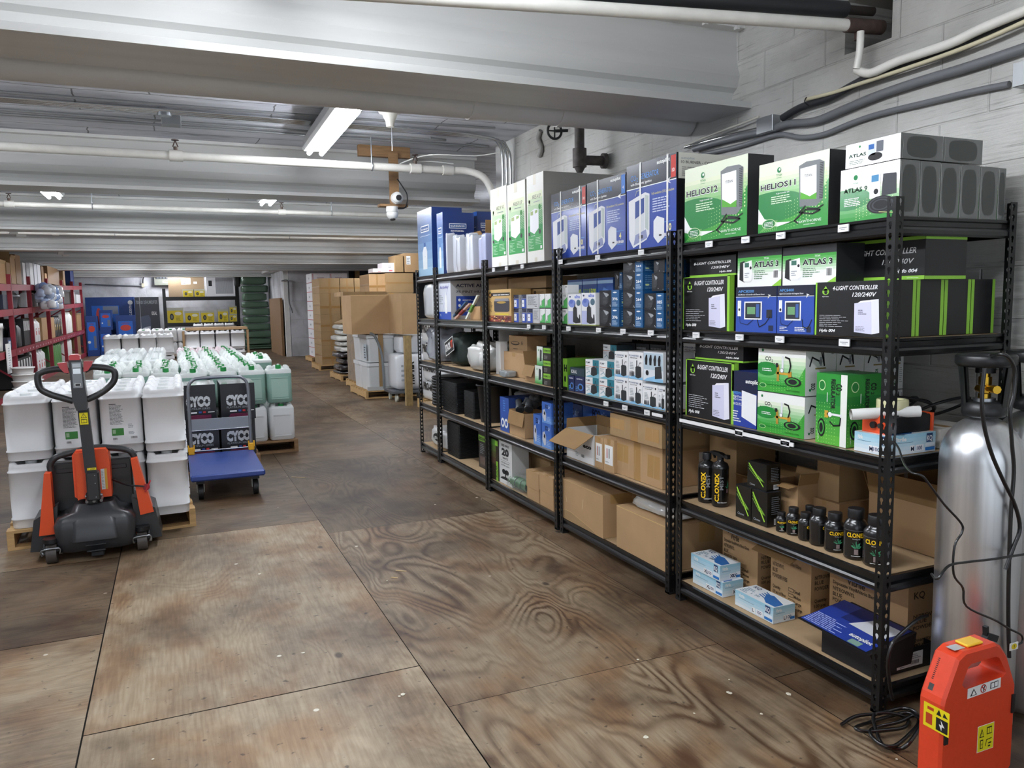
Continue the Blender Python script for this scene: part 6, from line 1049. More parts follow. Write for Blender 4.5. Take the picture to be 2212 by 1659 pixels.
# shiny conduits that come down the pilaster
for i, dx in enumerate((0, .05, .1)):
    g = G(); x = WX - .16 + dx * 1.2; g.tube([(-4.8, 6.42 + dx, CZ - .03), (1.5, 6.46 + dx, CZ - .03), (x - .25, 6.5 + dx, CZ - .035), (x - .04, 6.52 + dx, CZ - .1), (x, 6.54 + dx, CZ - .3), (x + .0, 6.56 + dx, 2.4)], .013, C('#b8babb', .25, .9), 10, False, 5); g.build('conduit', None, label='shiny conduit crossing the ceiling and turning down beside the pilaster, %s' % ['first', 'second', 'third'][i], cat='conduit', group='ceiling conduits')
for i, y in enumerate((6.30, 6.85, 7.0)):
    g = G(); g.tube([(-4.8, y, CZ - .02), (1.7 if i == 1 else .2 + i, y + .03, CZ - .02), (2.6 if i != 1 else 2.2, y - .05, CZ - .02)], .011, C('#9a9c9e', .4, .6), 8); g.build('conduit', None, label='thin ceiling conduit between the beams, %s from the big beam' % ['first', 'second', 'third'][i], cat='conduit')
for u, v, lab in ((370, 262, 'small square junction box on the dark ceiling panels'), (355, 245, 'round conduit fitting on the dark ceiling panels')):
    p = bp(u, v, 'z', CZ - .04); g = G(); g.box(-.07, .07, -.06, .06, -.035, .038, C('#8a8c8e', .4, .6), .004) if u > 360 else g.cyl((0, 0, -.02), (0, 0, .038), .05, M_GALV); g.build('junction_box', None, p, label=lab, cat='junction box')
# sprinkler lines
def sline(x0, x1, y, z, r, label, heads, rods, n):
    e = empty('sprinkler_line', (0, y, z), 0, label, 'pipe'); g = G(); g.cyl((x0, 0, 0), (x1, 0, 0), r, M_PIPE, 14); g.build('pipe', e)
    for x in heads:
        g = G(); k = r / .03; g.cyl((x - .05, 0, 0), (x + .05, 0, 0), r * 1.35, M_PIPE, 14); g.cyl((x, 0, 0), (x, 0, .07), .016, C('#5a4a40', .6), 10); g.bar((x - .02, 0, .07), (x, 0, .12), .008, .008, C('#4a3a34', .6)); g.bar((x + .02, 0, .07), (x, 0, .12), .008, .008, C('#4a3a34', .6)); g.cyl((x, 0, .12), (x, 0, .125), .03, C('#4a3a34', .6), 12); g.build('sprinkler_head', e)
    for x in rods:
        g = G(); g.cyl((x, 0, r), (x, 0, CZ - z), .007, M_GALV, 8); g.tube([(x, 0, r + .01), (x, r + .006, 0), (x, 0, -r - .004), (x, -r - .006, 0)], .005, M_GALV, 6, True); g.build('hanger_rod', e)
    return e
el = sline(-4.9, 2.42, 6.95, 2.72, .034, 'white sprinkler pipe just beyond the hanging light', (.1, 2.1), (1.7,), 0)
g = G(); g.tube([(2.42, 0, 0), (2.58, -.03, 0), (2.72, -.1, -.06), (2.80, -.12, -.2), (2.81, -.12, -.36)], .034, M_PIPE, 12, False, 5); g.cyl((2.36, 0, 0), (2.46, 0, 0), .045, M_PIPE); g.build('elbow', el)
sline(-4.9, 6.5, 11.05, 2.77, .03, 'white sprinkler pipe in front of the third beam', (xat(20, 11.05, 2.77), xat(609, 11.05, 2.77)), (xat(199, 11.05, 2.8), xat(716, 11.05, 2.8)), 1)
sline(-4.9, 6.5, 15.1, 2.78, .03, 'white sprinkler pipe in front of the fourth beam', (xat(120, 15.1, 2.78), xat(545, 15.1, 2.78)), (xat(248, 15.1, 2.8), xat(625, 15.1, 2.8), xat(858, 15.1, 2.8)), 2)
sline(-4.9, 6.5, 19.1, 2.78, .03, 'white sprinkler pipe in front of the fifth beam', (), (xat(190, 19.1, 2.8),), 3)
for i, (u, v, y) in enumerate(((30, 497, 13.0), (131, 543, 17.0))):    # small arm lamps
    c = bp(u, v, 'y', y); e = empty('arm_lamp', c, .3, ['white clip lamp on a thin arm hanging at the far left', 'white clip lamp hanging before the far beams'][i], 'lamp'); g = G(); g.tube([(.15, 0, CZ - c.z - .01), (.13, 0, .35), (.02, 0, .03)], .012, M_WHITE, 8); g.build('arm', e); g = G(); g.hexa([(-.06, -.04, -.06), (.04, -.04, -.06), (.04, .04, -.06), (-.06, .04, -.06)], [(-.01, -.03, .08), (.05, -.03, .08), (.05, .03, .08), (-.01, .03, .08)], M_WHITE); g.box(.02, .14, -.03, .03, -.09, -.06, M_WHITE); g.build('lamp_head', e)
# ceiling lamp holder with pull chain
p = bp(842, 240, 'z', CZ); e = empty('lamp_holder', (p.x, p.y, CZ), 0, 'white porcelain ceiling lamp holder with pull chain', 'lamp holder'); g = G(); g.lathe([(.03, -.12), (.035, -.08), (.05, -.05), (.06, -.02), (.085, -.015), (.09, 0)], C('#c9c6bc', .35), 24); g.build('socket', e); g = G(); g.cyl((.01, 0, -.12), (.01, 0, -.3), .003, M_GALV, 6); g.build('pull_chain', e)
# timber bracket with two cameras
e = empty('camera_bracket', (1.98, 7.3, 2.97), 0, 'timber bracket hanging from the ceiling with cameras on it', 'bracket')
g = G(); g.box(-.32, .17, -.03, .03, -.1, .0, M_WOODD); g.build('timber_rail', e); g = G(); g.box(-.045, .045, -.05, -.031, -.53, -.06, M_WOODD); g.build('timber_post', e); g = G(); g.box(-.14, .13, -.045, .06, -.555, -.532, M_WOODD); g.build('timber_foot', e)
g = G(); g.tube([(.03, -.055, -.3), (.07, -.06, -.36), (.12, -.06, -.45), (.1, -.06, -.56), (.02, -.09, -.58)], .006, BK, 8); g.build('lead', e)
for i, (c, rr_, lab, dv) in enumerate((((1.995, 7.2, 2.49), .052, 'white dome camera on the front of the timber post', Vector((-.05, -1, -.1))), ((1.955, 7.26, 2.345), .055, 'white dome camera under the timber foot', Vector((0, -.2, -1))))):
    e = empty('security_camera', c, 0, lab, 'camera'); g = G(); dv.normalize()
    if i == 0: g.cyl((0, .048, 0), (0, .01, 0), .056, M_WHITE, 24)
    else: g.cyl((0, 0, .068), (0, 0, .02), .056, M_WHITE, 24)
    g.build('mount', e); g = G(); n = 10; x = dv.orthogonal().normalized(); y = dv.cross(x)
    g.loft([[dv * (rr_ * math.sin(t)) + (x * math.cos(2 * PI * k / 24) + y * math.sin(2 * PI * k / 24)) * (rr_ * math.cos(t)) for k in range(24)] for t in [-.5 + 1.9 * j / n for j in range(n + 1)]], M_WHITE, True, True); g.build('dome', e)
    g = G(); g.cyl(dv * (rr_ * .9), dv * (rr_ * 1.03), .026, BK, 20); g.build('lens', e)
cord('white_cable', 'thin white cable slung from the conduit to the timber bracket', [(2.85, 6.6, 2.86), (2.6, 6.7, 2.82), (2.2, 6.85, 2.83), (2.03, 7.22, 2.8), (2.25, 7.1, 2.82), (2.5, 7.04, 2.8)], .006, M_WHITE)
# ------------------------------------------------------------------ pallets
def pallet(x, y, w, d, label, rz=0, h=.125, mat=None, group='timber pallets on the floor'):
    e = empty('pallet', (x, y, 0), rz, label, 'pallet', group); mat = mat or M_WOODP; R = random.Random(int(x * 100)); n = max(3, int(d / .17)); s = (d - .09) / (n - 1)
    for i in range(n): g = G(); g.box(0, w, i * s, i * s + .09, h - .018, h, mat); g.build('top_board', e)
    for i in range(3): g = G(); xx = i * (w - .04) / 2; g.box(xx, xx + .04, .001, d - .001, .018, h - .0185, mat); g.build('stringer', e)
    for i in range(3): g = G(); yy = i * (d - .09) / 2; g.box(0, w, yy, yy + .09, 0, .0175, mat); g.build('bottom_board', e)
    return e
# ------------------------------------------------------------------ large white jugs
M_JUGW = C('#e8e9ea', .35, ns=.02, sc=6, bump=.05); M_JUGW2 = C('#dfe3e2', .35)
def white_jug(label, w=.125, d=.125, h=.43, lab=False, group=None, simple=False):
    e = empty('white_jug', (0, 0, 0), 0, label, 'jug', group); g = G(); r = .045; s = .0
    B = .005; S = [(0, w * .95, d * .95, r, 0, 0), (.01, w * .965, d * .965, r, 0, 0), (.012, w * .97, d * .97, r, 0, 0), (.052, w * .975, d * .975, r, 0, 0), (.054, w * .975 + B, d * .975 + B, r, 0, 0), (.062, w * .975 + B, d * .975 + B, r, 0, 0), (.064, w * .975, d * .975, r, 0, 0)]
    zb = h * .82; S += [(h * .45, w * .985, d * .985, r, 0, 0), (zb, w * .985, d * .985, r, 0, 0), (zb + .002, w * .985 + B, d * .985 + B, r, 0, 0), (zb + .01, w * .985 + B, d * .985 + B, r, 0, 0), (zb + .012, w * .98, d * .98, r, 0, 0)]
    S += [(h * .9, w * .965, d * .965, r, 0, 0), (h * .955, w * .93, d * .93, r, 0, 0), (h * .985, w * .87, d * .87, r * .9, 0, 0), (h * .995, w * .78, d * .78, r * .8, 0, 0), (h * .975, w * .68, d * .68, r * .7, 0, 0), (h * .93, w * .55, d * .55, r * .7, 0, 0), (h * .925, w * .2, d * .2, r * .4, 0, 0)]
    g.rr(S, M_JUGW, 5)
    V = []
    for x, y, z in g.v:                      # the rim dips front and back where the cap can be reached
        if z > h * .86:
            k = max(0.0, 1 - (x / (w * .62)) ** 4) * min(1, abs(y) / (d * .5)); z -= (z - h * .86) * .72 * k
        V.append((x, y, z))
    g.v = V
    if lab:
        F = Fc(g, (-w, -d * .985, 0), (1, 0, 0), (0, 0, 1), 2 * w, h); F.bars(.24, .44, .56, .74, 16, C('#7a7c7e'), 2, .25, .5); F.rect(.24, .745, .4, .755, BK, 2); F.rect(.27, .27, .55, .38, C('#3c8c3c', .5), 2); F.rect(.29, .3, .36, .36, C('#a8c8a0'), 3); F.code(.28, .2, .4, .24, 2); F.code(.7, .2, .88, .25, 2); F.bars(.66, .28, .82, .33, 3, GY, 2); F.bars(.66, .38, .84, .45, 3, GY, 2)
    g.build('jug_body', e); g = G(); g.cyl((0, -.3 * d, h * .9), (0, -.3 * d, h * .975), .034, M_JUGW2, 20); g.build('cap', e); return e

pallet(-1.03, 5.60, 1.1, 1.16, 'timber pallet under the big white jugs, behind the pallet truck', .06)
j0 = white_jug('x'); jl = white_jug('x', lab=True); first = {False: 1, True: 1}; jh = .43; zpal = .127
colx = [-.885, -.62, -.355, -.09]; cname = ['leftmost', 'second', 'third', 'right']
def place(proto, used, loc, rz, label, group):
    if not used: proto.location = loc; proto.rotation_euler = (0, 0, rz); proto['label'] = label; proto['group'] = group; return proto
    return dup(proto, loc, rz, label, group)
u = [0, 0]; R = random.Random(3)
for lv in (0, 1):
    for row in range(4):
        for c in range(4):
            L = (c in (1, 2)); k = int(L); x = colx[c] + .01 * R.random() ; y = 5.755 + row * .258 + (-.06 if c == 3 else 0) + .0 * c
            z = zpal + lv * (jh - .012 + .014)
            if row == 0: lab = '%s big white jug of the front row, %s layer' % (cname[c], ['lower', 'upper'][lv]); 
            else: lab = 'big white jug of the %s row, %s column, %s layer, near pallet' % (['', 'second', 'third', 'last'][row], cname[c], ['lower', 'upper'][lv])
            place((j0, jl)[k], u[k], (x, y, z), .04 * (R.random() - .5), lab, 'big white jugs on the near pallet' if row == 0 else 'big white jugs behind the front row'); u[k] = 1
# ------------------------------------------------------------------ jerrycans with green caps
M_PE = C('#e6ebe8', .4, ns=.02, sc=10); M_LIQ = C('#a6c6b8', .28, coat=.3); M_LIQF = C('#93b8aa', .28, coat=.3); M_GCAP = C('#1c8c40', .35, coat=.3); M_WJ = C('#e9eaea', .4); M_PINK = C('#e6d6da', .4)
def jerry(full, mat_body, cap, label, group, w=.125, d=.105, h=.385):
    e = empty('jerrycan', (0, 0, 0), 0, label, 'jerrycan', group); g = G(); r = .03; lf = h * .78 if full else 0
    S = [(0, w * .9, d * .9, r, 0, 0), (.015, w, d, r, 0, 0), (h * .4, w * .985, d * .985, r, 0, 0)]
    if full: g.rr(S + [(lf, w, d, r, 0, 0)], M_LIQF, 3); g.rr([(lf, w, d, r, 0, 0), (h * .84, w, d, r, 0, 0), (h * .89, w * .93, d * .88, r * .9, 0, 0), (h * .905, w * .6, d * .5, .02, 0, 0)], mat_body, 3)
    else: g.rr(S + [(h * .84, w, d, r, 0, 0), (h * .89, w * .93, d * .88, r * .9, 0, 0), (h * .905, w * .6, d * .5, .02, 0, 0)], mat_body, 3)
    # shoulder horns and grip
    for sx in (-1, 1): g.rr([(h * .86, w * .24, d * .8, .018, sx * w * .66, 0), (h * .95, w * .2, d * .62, .014, sx * w * .64, 0), (h * .985, w * .1, d * .4, .008, sx * w * .62, 0)], mat_body, 2)
    g.rr([(h * .9, w * .5, d * .2, .014, 0, d * .5), (h * .985, w * .3, d * .12, .01, 0, d * .5)], mat_body, 2)
    mm = M_LIQ if full else mat_body
    g.box(-w * .68, w * .68, -d - .004, -d + .003, h * .1, h * .13, mm); g.box(-w * .68, w * .68, -d - .004, -d + .003, h * .66, h * .69, mm); g.box(-w * .66, w * .66, -d - .001, -d + .003, h * .15, h * .64, mm)
    g.build('can_body', e); up = .04 * h if full or mat_body == M_PINK else 0
    g = G(); g.cyl((0, -d * .4, h * .88), (0, -d * .4, h * .965 + up), .029, M_GCAP if cap else mat_body, 16); g.cyl((0, -d * .4, h * .965 + up), (0, -d * .4, h * .99 + up), .013, W_, 10); g.build('cap', e); return e
gj = jerry(True, M_PE, 1, 'x', 'x'); wj = jerry(False, M_WJ, 1, 'x', 'x'); pj = jerry(False, M_PINK, 1, 'x', 'x'); nj = jerry(False, C('#e2e7e6', .4), 0, 'x', 'x'); ug = {}
def pj_(p, key, loc, rz, lab, grp): place(p, ug.get(key), loc, rz, lab, grp); ug[key] = 1
cx = [.975, .705, .435, .165, -.105, -.375, -.645]; zp = .127; hj = .387
rowsy = [8.30 + .222 * k for k in range(5)] + [9.55 + .222 * k for k in range(5)] + [10.8 + .222 * k for k in range(5)] + [12.05 + .222 * k for k in range(5)]
G1 = 'green capped jerrycans of pale green liquid in rows'; G2 = 'white jerrycans under the green ones'; cn7 = ['rightmost', 'second from the right', 'third from the right', 'fourth from the right', 'fifth from the right', 'sixth from the right', 'leftmost']
R = random.Random(8); ORD = ['first', 'second', 'third', 'fourth', 'fifth', 'sixth', 'seventh', 'eighth', 'ninth', 'tenth', 'eleventh', 'twelfth', 'thirteenth', 'fourteenth', 'fifteenth', 'sixteenth', 'seventeenth', 'eighteenth', 'nineteenth', 'twentieth']
for ci, x in enumerate(cx):
    for ri, y in enumerate(rowsy):
        if ci >= 4 and (ri >= 8 or ri < (2 if ci > 4 else 1)): continue
        if ci == 0 and ri in (1, 2, 3, 4, 5, 6, 11, 12, 13, 14, 15, 16, 17, 18, 19) : up = False
        elif ci == 0 and ri > 10: up = False
        else: up = True
        front = ri == 0 or (ci >= 4 and ri == (2 if ci > 4 else 1))
        pj_(wj, 'w', (x, y, zp), 0, ('lower white jerrycan of the front row, %s' % cn7[ci]) if ri == 0 else 'white jerrycan in the lower layer under the green liquid ones', 'white jerrycans, front of the lower layer' if ri == 0 else G2)
        if not up: continue
        j = .035 * (R.random() - .5); rz = (.25 if (ri % 4 == 1 and R.random() > .5) else 0) + .06 * (R.random() - .5)
        if ri > 15: pj_(pj, 'p', (x + j, y, zp + hj), rz * .3, 'pinkish jerrycan, %s from the front, %s column' % (ORD[ri], cn7[ci]), 'pinkish jerrycans at the back of the rows')
        else: pj_(gj, 'g', (x + j, y, zp + hj), rz * .2, ('front jerrycan of green liquid, %s' % cn7[ci]) if front else 'jerrycan of %s liquid, %s from the front, %s column' % ('pale green', ORD[ri], cn7[ci]), 'green liquid jerrycans, front row' if front else G1)
for k, (x0, w_) in enumerate(((-.13, 1.24),)): pass
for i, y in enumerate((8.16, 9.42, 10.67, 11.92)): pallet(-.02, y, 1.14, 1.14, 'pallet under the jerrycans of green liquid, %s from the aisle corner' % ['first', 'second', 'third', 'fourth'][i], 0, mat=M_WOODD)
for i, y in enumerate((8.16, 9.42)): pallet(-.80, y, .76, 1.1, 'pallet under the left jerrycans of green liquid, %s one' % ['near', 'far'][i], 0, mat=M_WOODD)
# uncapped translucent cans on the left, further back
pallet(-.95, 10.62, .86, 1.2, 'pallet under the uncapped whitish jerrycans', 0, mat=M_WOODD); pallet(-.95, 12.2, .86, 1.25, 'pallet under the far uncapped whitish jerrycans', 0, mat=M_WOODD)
for yi, y0_ in enumerate((10.75, 12.35)):
    for ri in range(5):
        for c in range(3):
            for lv in (0, 1): pj_(nj, 'n', (-.8 + c * .275, y0_ + ri * .22, zp + lv * hj), 0, 'whitish uncapped jerrycan, %s row, %s column, %s layer, %s left pallet' % (['front', 'second', 'third', 'fourth', 'last'][ri], ['left', 'middle', 'right'][c], ['lower', 'upper'][lv], ['near', 'far'][yi]), 'whitish uncapped jerrycans on the %s left pallet, row %s' % (['near', 'far'][yi], 'abcde'[ri]))
# rows of big white jugs further back
def wrow(x0, n, y, rows, label, group, wr=.32, zt=.0):
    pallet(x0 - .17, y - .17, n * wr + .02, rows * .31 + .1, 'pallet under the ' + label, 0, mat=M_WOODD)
    for r in range(rows):
        for c in range(n):
            for lv in (0, 1):
                o = dup(j0, (x0 + c * wr, y + r * .31, zp + lv * .432), 0, label + (', front row, %s from the left' % ['first', 'second', 'third', 'fourth'][c] if r == 0 and lv else (', lower layer' if not lv else ', %s row, %s from the left' % (ORD[r], ORD[c]))), group + (' front' if r == 0 and lv else (' lower' if not lv else ' behind'))); o.scale = (1.2, 1.2, 1)
wrow(-1.12, 4, 17.2, 3, 'big white jugs at the middle of the floor', 'middle white jugs'); wrow(.37, 4, 18.7, 3, 'big white jugs bound by cardboard edges', 'bound white jugs')
wrow(.75, 4, 27.3, 1, 'farthest white jugs below the yellow cartons', 'farthest white jugs')
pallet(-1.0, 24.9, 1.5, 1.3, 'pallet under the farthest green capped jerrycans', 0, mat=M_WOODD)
for r in range(4):
    for c in range(4):
        for lv in (0, 1): o = dup(wj, (-.8 + c * .36, 25.1 + r * .3, zp + lv * hj), 0, 'farthest green capped white jerrycan, %s' % ('in the lower layer' if not lv else '%s row, %s from the left' % (ORD[r], ORD[c])), 'farthest green capped jerrycans, %s' % ('lower' if not lv else ('front' if r == 0 else 'back'))); o.scale = (1.35, 1.3, 1)
for i, x in enumerate((.2, 1.51)): g = G(); g.box(0, .05, 0, .005, 0, .99, M_CARD); g.box(0, .005, 0, .02, 0, .99, M_CARD) ; g.build('edge_protector', None, (x - (.03 if i == 0 else 0.0), 18.5, 0), label='%s cardboard edge strip on the bound white jugs' % ['left', 'right'][i], cat='cardboard strip')
g = G(); g.box(0, 1.3, 0, .9, 0, .05, M_CARD); g.build('cardboard_tray', None, (.25, 18.62, .996), label='flat brown cardboard tray behind the bound white jugs', cat='cardboard')
# ------------------------------------------------------------------ powered pallet truck
TX, TY = -.50, 5.32; M_OR = C('#e2511f', .4, ns=.02, sc=40, bump=.05); M_CH = C('#2a2b2d', .42, coat=.15); M_HUL = C('#323336', .38, coat=.2)
e = empty('pallet_truck', (TX, TY, 0), 0, 'orange and black powered pallet truck with looped tiller handle', 'pallet truck')
X = lambda zx: (zx - 690) / 1136.0 * 1.0
Z = lambda zy: (1588 - zy) / 1136.0
# hull: sculpted cover low down
g = G(); S = []
for z, hw, hd, ox in ((.045, .17, .10, 0), (.06, .205, .135, 0), (.14, .215, .15, 0), (.22, .22, .15, 0), (.265, .2, .14, 0), (.29, .13, .11, 0), (.33, .11, .08, 0)): S.append((z, hw, hd, .05, ox, .0))
g.rr(S, M_HUL, 6); g.rr([(.12, .14, .06, .04, 0, -.1), (.24, .13, .055, .04, 0, -.1), (.29, .08, .03, .03, 0, -.08)], M_HUL, 5); g.rr([(.16, .06, .05, .03, -.13, -.09), (.26, .055, .045, .03, -.13, -.08), (.285, .03, .02, .02, -.13, -.07)], M_HUL, 5); g.rr([(.16, .06, .05, .03, .13, -.09), (.26, .055, .045, .03, .13, -.08), (.285, .03, .02, .02, .13, -.07)], M_HUL, 5)
g.box(-.05, .05, -.17, -.15, .055, .063, M_CH, .002); g.box(-.055, .055, -.165, -.15, .09, .097, M_CH, .002); g.box(-.03, .04, -.15, -.05, .02, .05, BK, .004); g.build('drive_cover', e)
g = G(); g.box(-.24, .21, .08, .17, .26, .565, C('#1b1c1e', .35, coat=.3), .01); g.box(-.21, .18, .075, .085, .5, .53, C('#242528', .35), .004); g.build('front_plate', e)
for s, name in ((-1, 'side_frame'), (1, 'side_frame')):
    g = G(); g.hexa([(s * .36, -.03, .06), (s * .22, -.03, .05), (s * .22, .2, .05), (s * .36, .2, .07)], [(s * .33, -.03, .25), (s * .2, -.03, .33), (s * .2, .2, .33), (s * .33, .2, .26)], M_CH); g.build(name, e)
for s, pts in ((-1, [(400, 985), (437, 985), (437, 1408), (343, 1410)]), (1, [(930, 938), (970, 932), (1056, 1328), (968, 1342)])):
    P = [(X(a), Z(b)) for a, b in pts]; g = G(); g.prism(P, 'y', -.05, .03, M_OR); g.build('orange_panel', e)
g = G(); g.tube([(X(432), .03, Z(990)), (X(430), .03, Z(940)), (X(470), .03, Z(892)), (X(560), .04, Z(872)), (X(700), .05, Z(850)), (X(820), .04, Z(862)), (X(915), .03, Z(885)), (X(948), .03, Z(930)), (X(950), .03, Z(975))], .019, M_CH, 12); g.build('guard_bar', e)
g = G(); x0, x1 = X(570), X(797); g.prism([(x0 + .02, Z(850)), (x1 - .02, Z(850)), (x1 - .005, Z(875)), (x1, Z(950)), (x1, Z(1190)), (x0 + .02, Z(1190)), (x0, Z(1170)), (x0, Z(880))], 'y', -.03, .1, M_OR); g.prism([(X(590), Z(862)), (X(700), Z(862)), (X(705), Z(1150)), (X(590), Z(1190))], 'y', -.055, -.03, M_OR)
g.build('battery_cover', e)
g = G(); F = Fc(g, (X(738), -.0305, Z(1135)), (1, 0, 0), (0, 0, 1), .034, .128); F.rect(0, 0, 1, 1, C('#dfe2e4'), 1); F.rect(.6, 0, 1, 1, C('#e0a83c'), 2); F.bars(.08, .06, .5, .94, 12, GY, 3); g.build('rating_sticker', e)
# tiller: socket, shaft, head, loop handles
g = G(); g.box(X(655), X(735), -.13, -.06, Z(1185), Z(985), M_CH, .008); [g.cyl((X(710), -.132, Z(q)), (X(710), -.128, Z(q)), .003, M_GALV, 8) for q in (1010, 1065, 1160)]; g.build('tiller_base', e)
g = G(); g.box(X(645), X(715), -.1, -.02, .33, .4, BK, .004); [g.cyl((X(650 + 22 * k), -.12, .35 + .015 * (k % 2)), (X(650 + 22 * k), -.05, .36), .009, M_GALV, 8) for k in range(5)]; g.cyl((X(640), -.09, .38), (X(745), -.09, .38), .008, M_GALV); g.build('pivot', e)
g = G(); g.hexa([(X(652), -.12, Z(990)), (X(722), -.12, Z(990)), (X(722), -.08, Z(990)), (X(652), -.08, Z(990))], [(X(640), -.16, Z(545)), (X(706), -.16, Z(545)), (X(706), -.12, Z(545)), (X(640), -.12, Z(545))], C('#3a3b3e', .45)); g.build('tiller_shaft', e)
g = G(); F = Fc(g, (X(650), -.1605, Z(652)), (1, 0, .0), Vector((0, -.09, 1)).normalized(), .044, .072); F.rect(0, 0, 1, 1, C('#f0e020', .4), 1); F.poly([(.12, .55), (.5, .95), (.88, .55)], BK, 2); F.poly([(.22, .59), (.5, .88), (.78, .59)], C('#f0e020'), 3); F.text('!', .44, .62, .16, BK, l=4); F.rect(.15, .12, .85, .45, BK, 2); F.rect(.2, .17, .48, .4, C('#f0e020'), 3); F.rect(.52, .17, .8, .4, C('#f0e020'), 3); g.build('warning_sticker', e)
g = G(); F = Fc(g, (X(668), -.128, Z(972)), (1, 0, 0), (0, 0, 1), .048, .014); F.rect(0, 0, 1, 1, C('#f0e020', .4), 1); F.text('!', .1, .1, .8, BK); F.bars(.3, .2, .9, .8, 2, BK); g.build('small_sticker', e)
g = G(); y = -.175; hd = [(X(615), Z(225)), (X(620), Z(205)), (X(680), Z(205)), (X(690), Z(225)), (X(706), Z(480)), (X(700), Z(550)), (X(640), Z(552)), (X(620), Z(480))]; g.prism(hd, 'y', -.2, -.13, M_CH)
g.build('tiller_head', e)
for s, pts in ((-1, [(622, 490), (560, 465), (490, 435), (440, 395), (428, 330), (440, 295), (490, 278), (560, 272), (612, 290)]), (1, [(702, 485), (770, 455), (830, 415), (872, 365), (878, 310), (850, 285), (790, 272), (740, 268), (700, 288)])):
    g = G(); g.tube([(X(a), -.165, Z(b)) for a, b in pts], .0185, M_CH, 12); g.build('handle_loop', e)
g = G(); F = Fc(g, (X(628), -.2005, Z(400)), (1, 0, 0), (0, 0, 1), .055, .15); F.rect(.05, .0, .95, 1, C('#77797b', .25, .6), 1); F.rect(.12, .8, .88, .95, C('#a9acae', .25, .6), 2); F.rect(.15, .55, .85, .75, C('#c9cccd', .2, .8), 2); F.rect(.2, .06, .8, .18, C('#c9cccd'), 2); F.rect(.28, .08, .72, .16, BK, 3); g.build('control_panel', e)
g = G(); g.prism([(X(620), Z(215)), (X(618), Z(188)), (X(630), Z(178)), (X(668), Z(178)), (X(682), Z(188)), (X(682), Z(215))], 'y', -.205, -.13, C('#c01f22', .3, coat=.4)); g.build('red_button', e)
for P in ([(548, 232), (605, 228), (613, 300), (585, 296), (560, 262)], [(756, 228), (702, 226), (696, 296), (722, 290), (745, 258)]): g = G(); g.prism([(X(a), Z(b)) for a, b in P], 'y', -.195, -.14, C('#b01c20', .3, coat=.4)); g.build('thumb_lever', e)
def caster(parent, x, y, r=.055, w=.045):
    c = empty('caster', (x, y, 0)); c.parent = parent; 
    g = G(); g.cyl((-w / 2, 0, r), (w / 2, 0, r), r, C('#4a4440', .5), 24); g.build('wheel', c); g = G(); g.cyl((0, 0, .125), (0, 0, .15), .045, BK, 20); g.box(-.045, .045, -.045, -.03, .075, .105, BK, .003)
    for s in (-1, 1): g.bar((s * (w / 2 + .012), .03, .125), (s * (w / 2 + .012), -.01, r - .01), .03, .008, M_CH, (1, 0, 0)); g.cyl((s * (w / 2 + .008), -.0, r), (s * (w / 2 + .026), 0, r), .013, M_GALV, 10)
    g.tube([(-.045, -.05, .06), (-.045, -.06, .095), (.045, -.06, .1), (.045, -.05, .065)], .005, M_GALV, 8, False, 3); g.build('fork', c)
caster(e, X(420), -.1, .06, .055); caster(e, X(972), -.06, .06, .055)
g = G(); g.tube([(X(800), .05, Z(1090)), (X(890), -.04, Z(1115)), (X(960), -.07, Z(1125)), (X(1010), -.07, Z(1135))], .006, BK, 6); g.build('key_lead', e)
g = G(); g.bar((X(1010), -.07, Z(1175)), (X(1048), -.07, Z(1095)), .012, .008, C('#b81c28', .3)); g.cyl((X(1020), -.075, Z(1140)), (X(1020), -.06, Z(1140)), .02, C('#8c1c28', .3), 12); g.build('red_key', e)
for s in (-.16, .16): g = G(); g.box(s - .075, s + .075, .17, 1.3, .045, .085, M_OR); g.build('fork_arm', e)
# ------------------------------------------------------------------ platform trolley with folding handle
e = empty('platform_trolley', (.055, 6.33, 0), 0, 'blue platform trolley with grey tube handle and yellow brackets', 'trolley')
M_BL = C('#324a94', .4, ns=.03, sc=20, coat=.15)
g = G(); g.box(0, .55, 0, .98, .165, .215, M_BL, .012); g.build('deck', e)
g = G(); g.tube([(.03, .95, .22), (.03, .95, .6), (.035, .95, .8), (.07, .95, .865), (.14, .95, .885), (.42, .95, .885), (.49, .95, .865), (.525, .95, .8), (.53, .95, .6), (.53, .95, .22)], .0145, C('#8a8e94', .35, .6), 12); g.build('handle_tube', e)
g = G(); g.box(.04, .52, .944, .952, .42, .525, C('#8f959c', .35, .6), .003); g.cyl((.04, .935, .425), (.52, .935, .425), .004, C('#d8dadc', .25, .8)); g.build('handle_plate', e)
g = G(); g.cyl((.03, .935, .245), (.53, .935, .245), .005, C('#d8dadc', .25, .8)); g.build('release_bar', e)
for x in (.03, .53): g = G(); g.box(x - .025, x + .025, .92, .975, .215, .28, C('#e9ae1e', .4), .006); g.box(x - .028, x - .018, .91, .94, .25, .3, C('#e9ae1e')); g.box(x + .018, x + .028, .91, .94, .25, .3, C('#e9ae1e')); g.build('bracket', e)
for x in (.07, .48):
    for y in (.12, .86): g = G(); g.cyl((x - .018, y, .06), (x + .018, y, .06), .06, C('#1a1a1b', .5), 22); g.box(x - .03, x + .03, y - .04, y + .04, .13, .165, M_DKMET); g.bar((x - .026, y, .14), (x - .026, y + .0, .06), .03, .004, M_GALV, (1, 0, 0)); g.bar((x + .026, y, .14), (x + .026, y, .06), .03, .004, M_GALV, (1, 0, 0)); g.build('wheel', e)
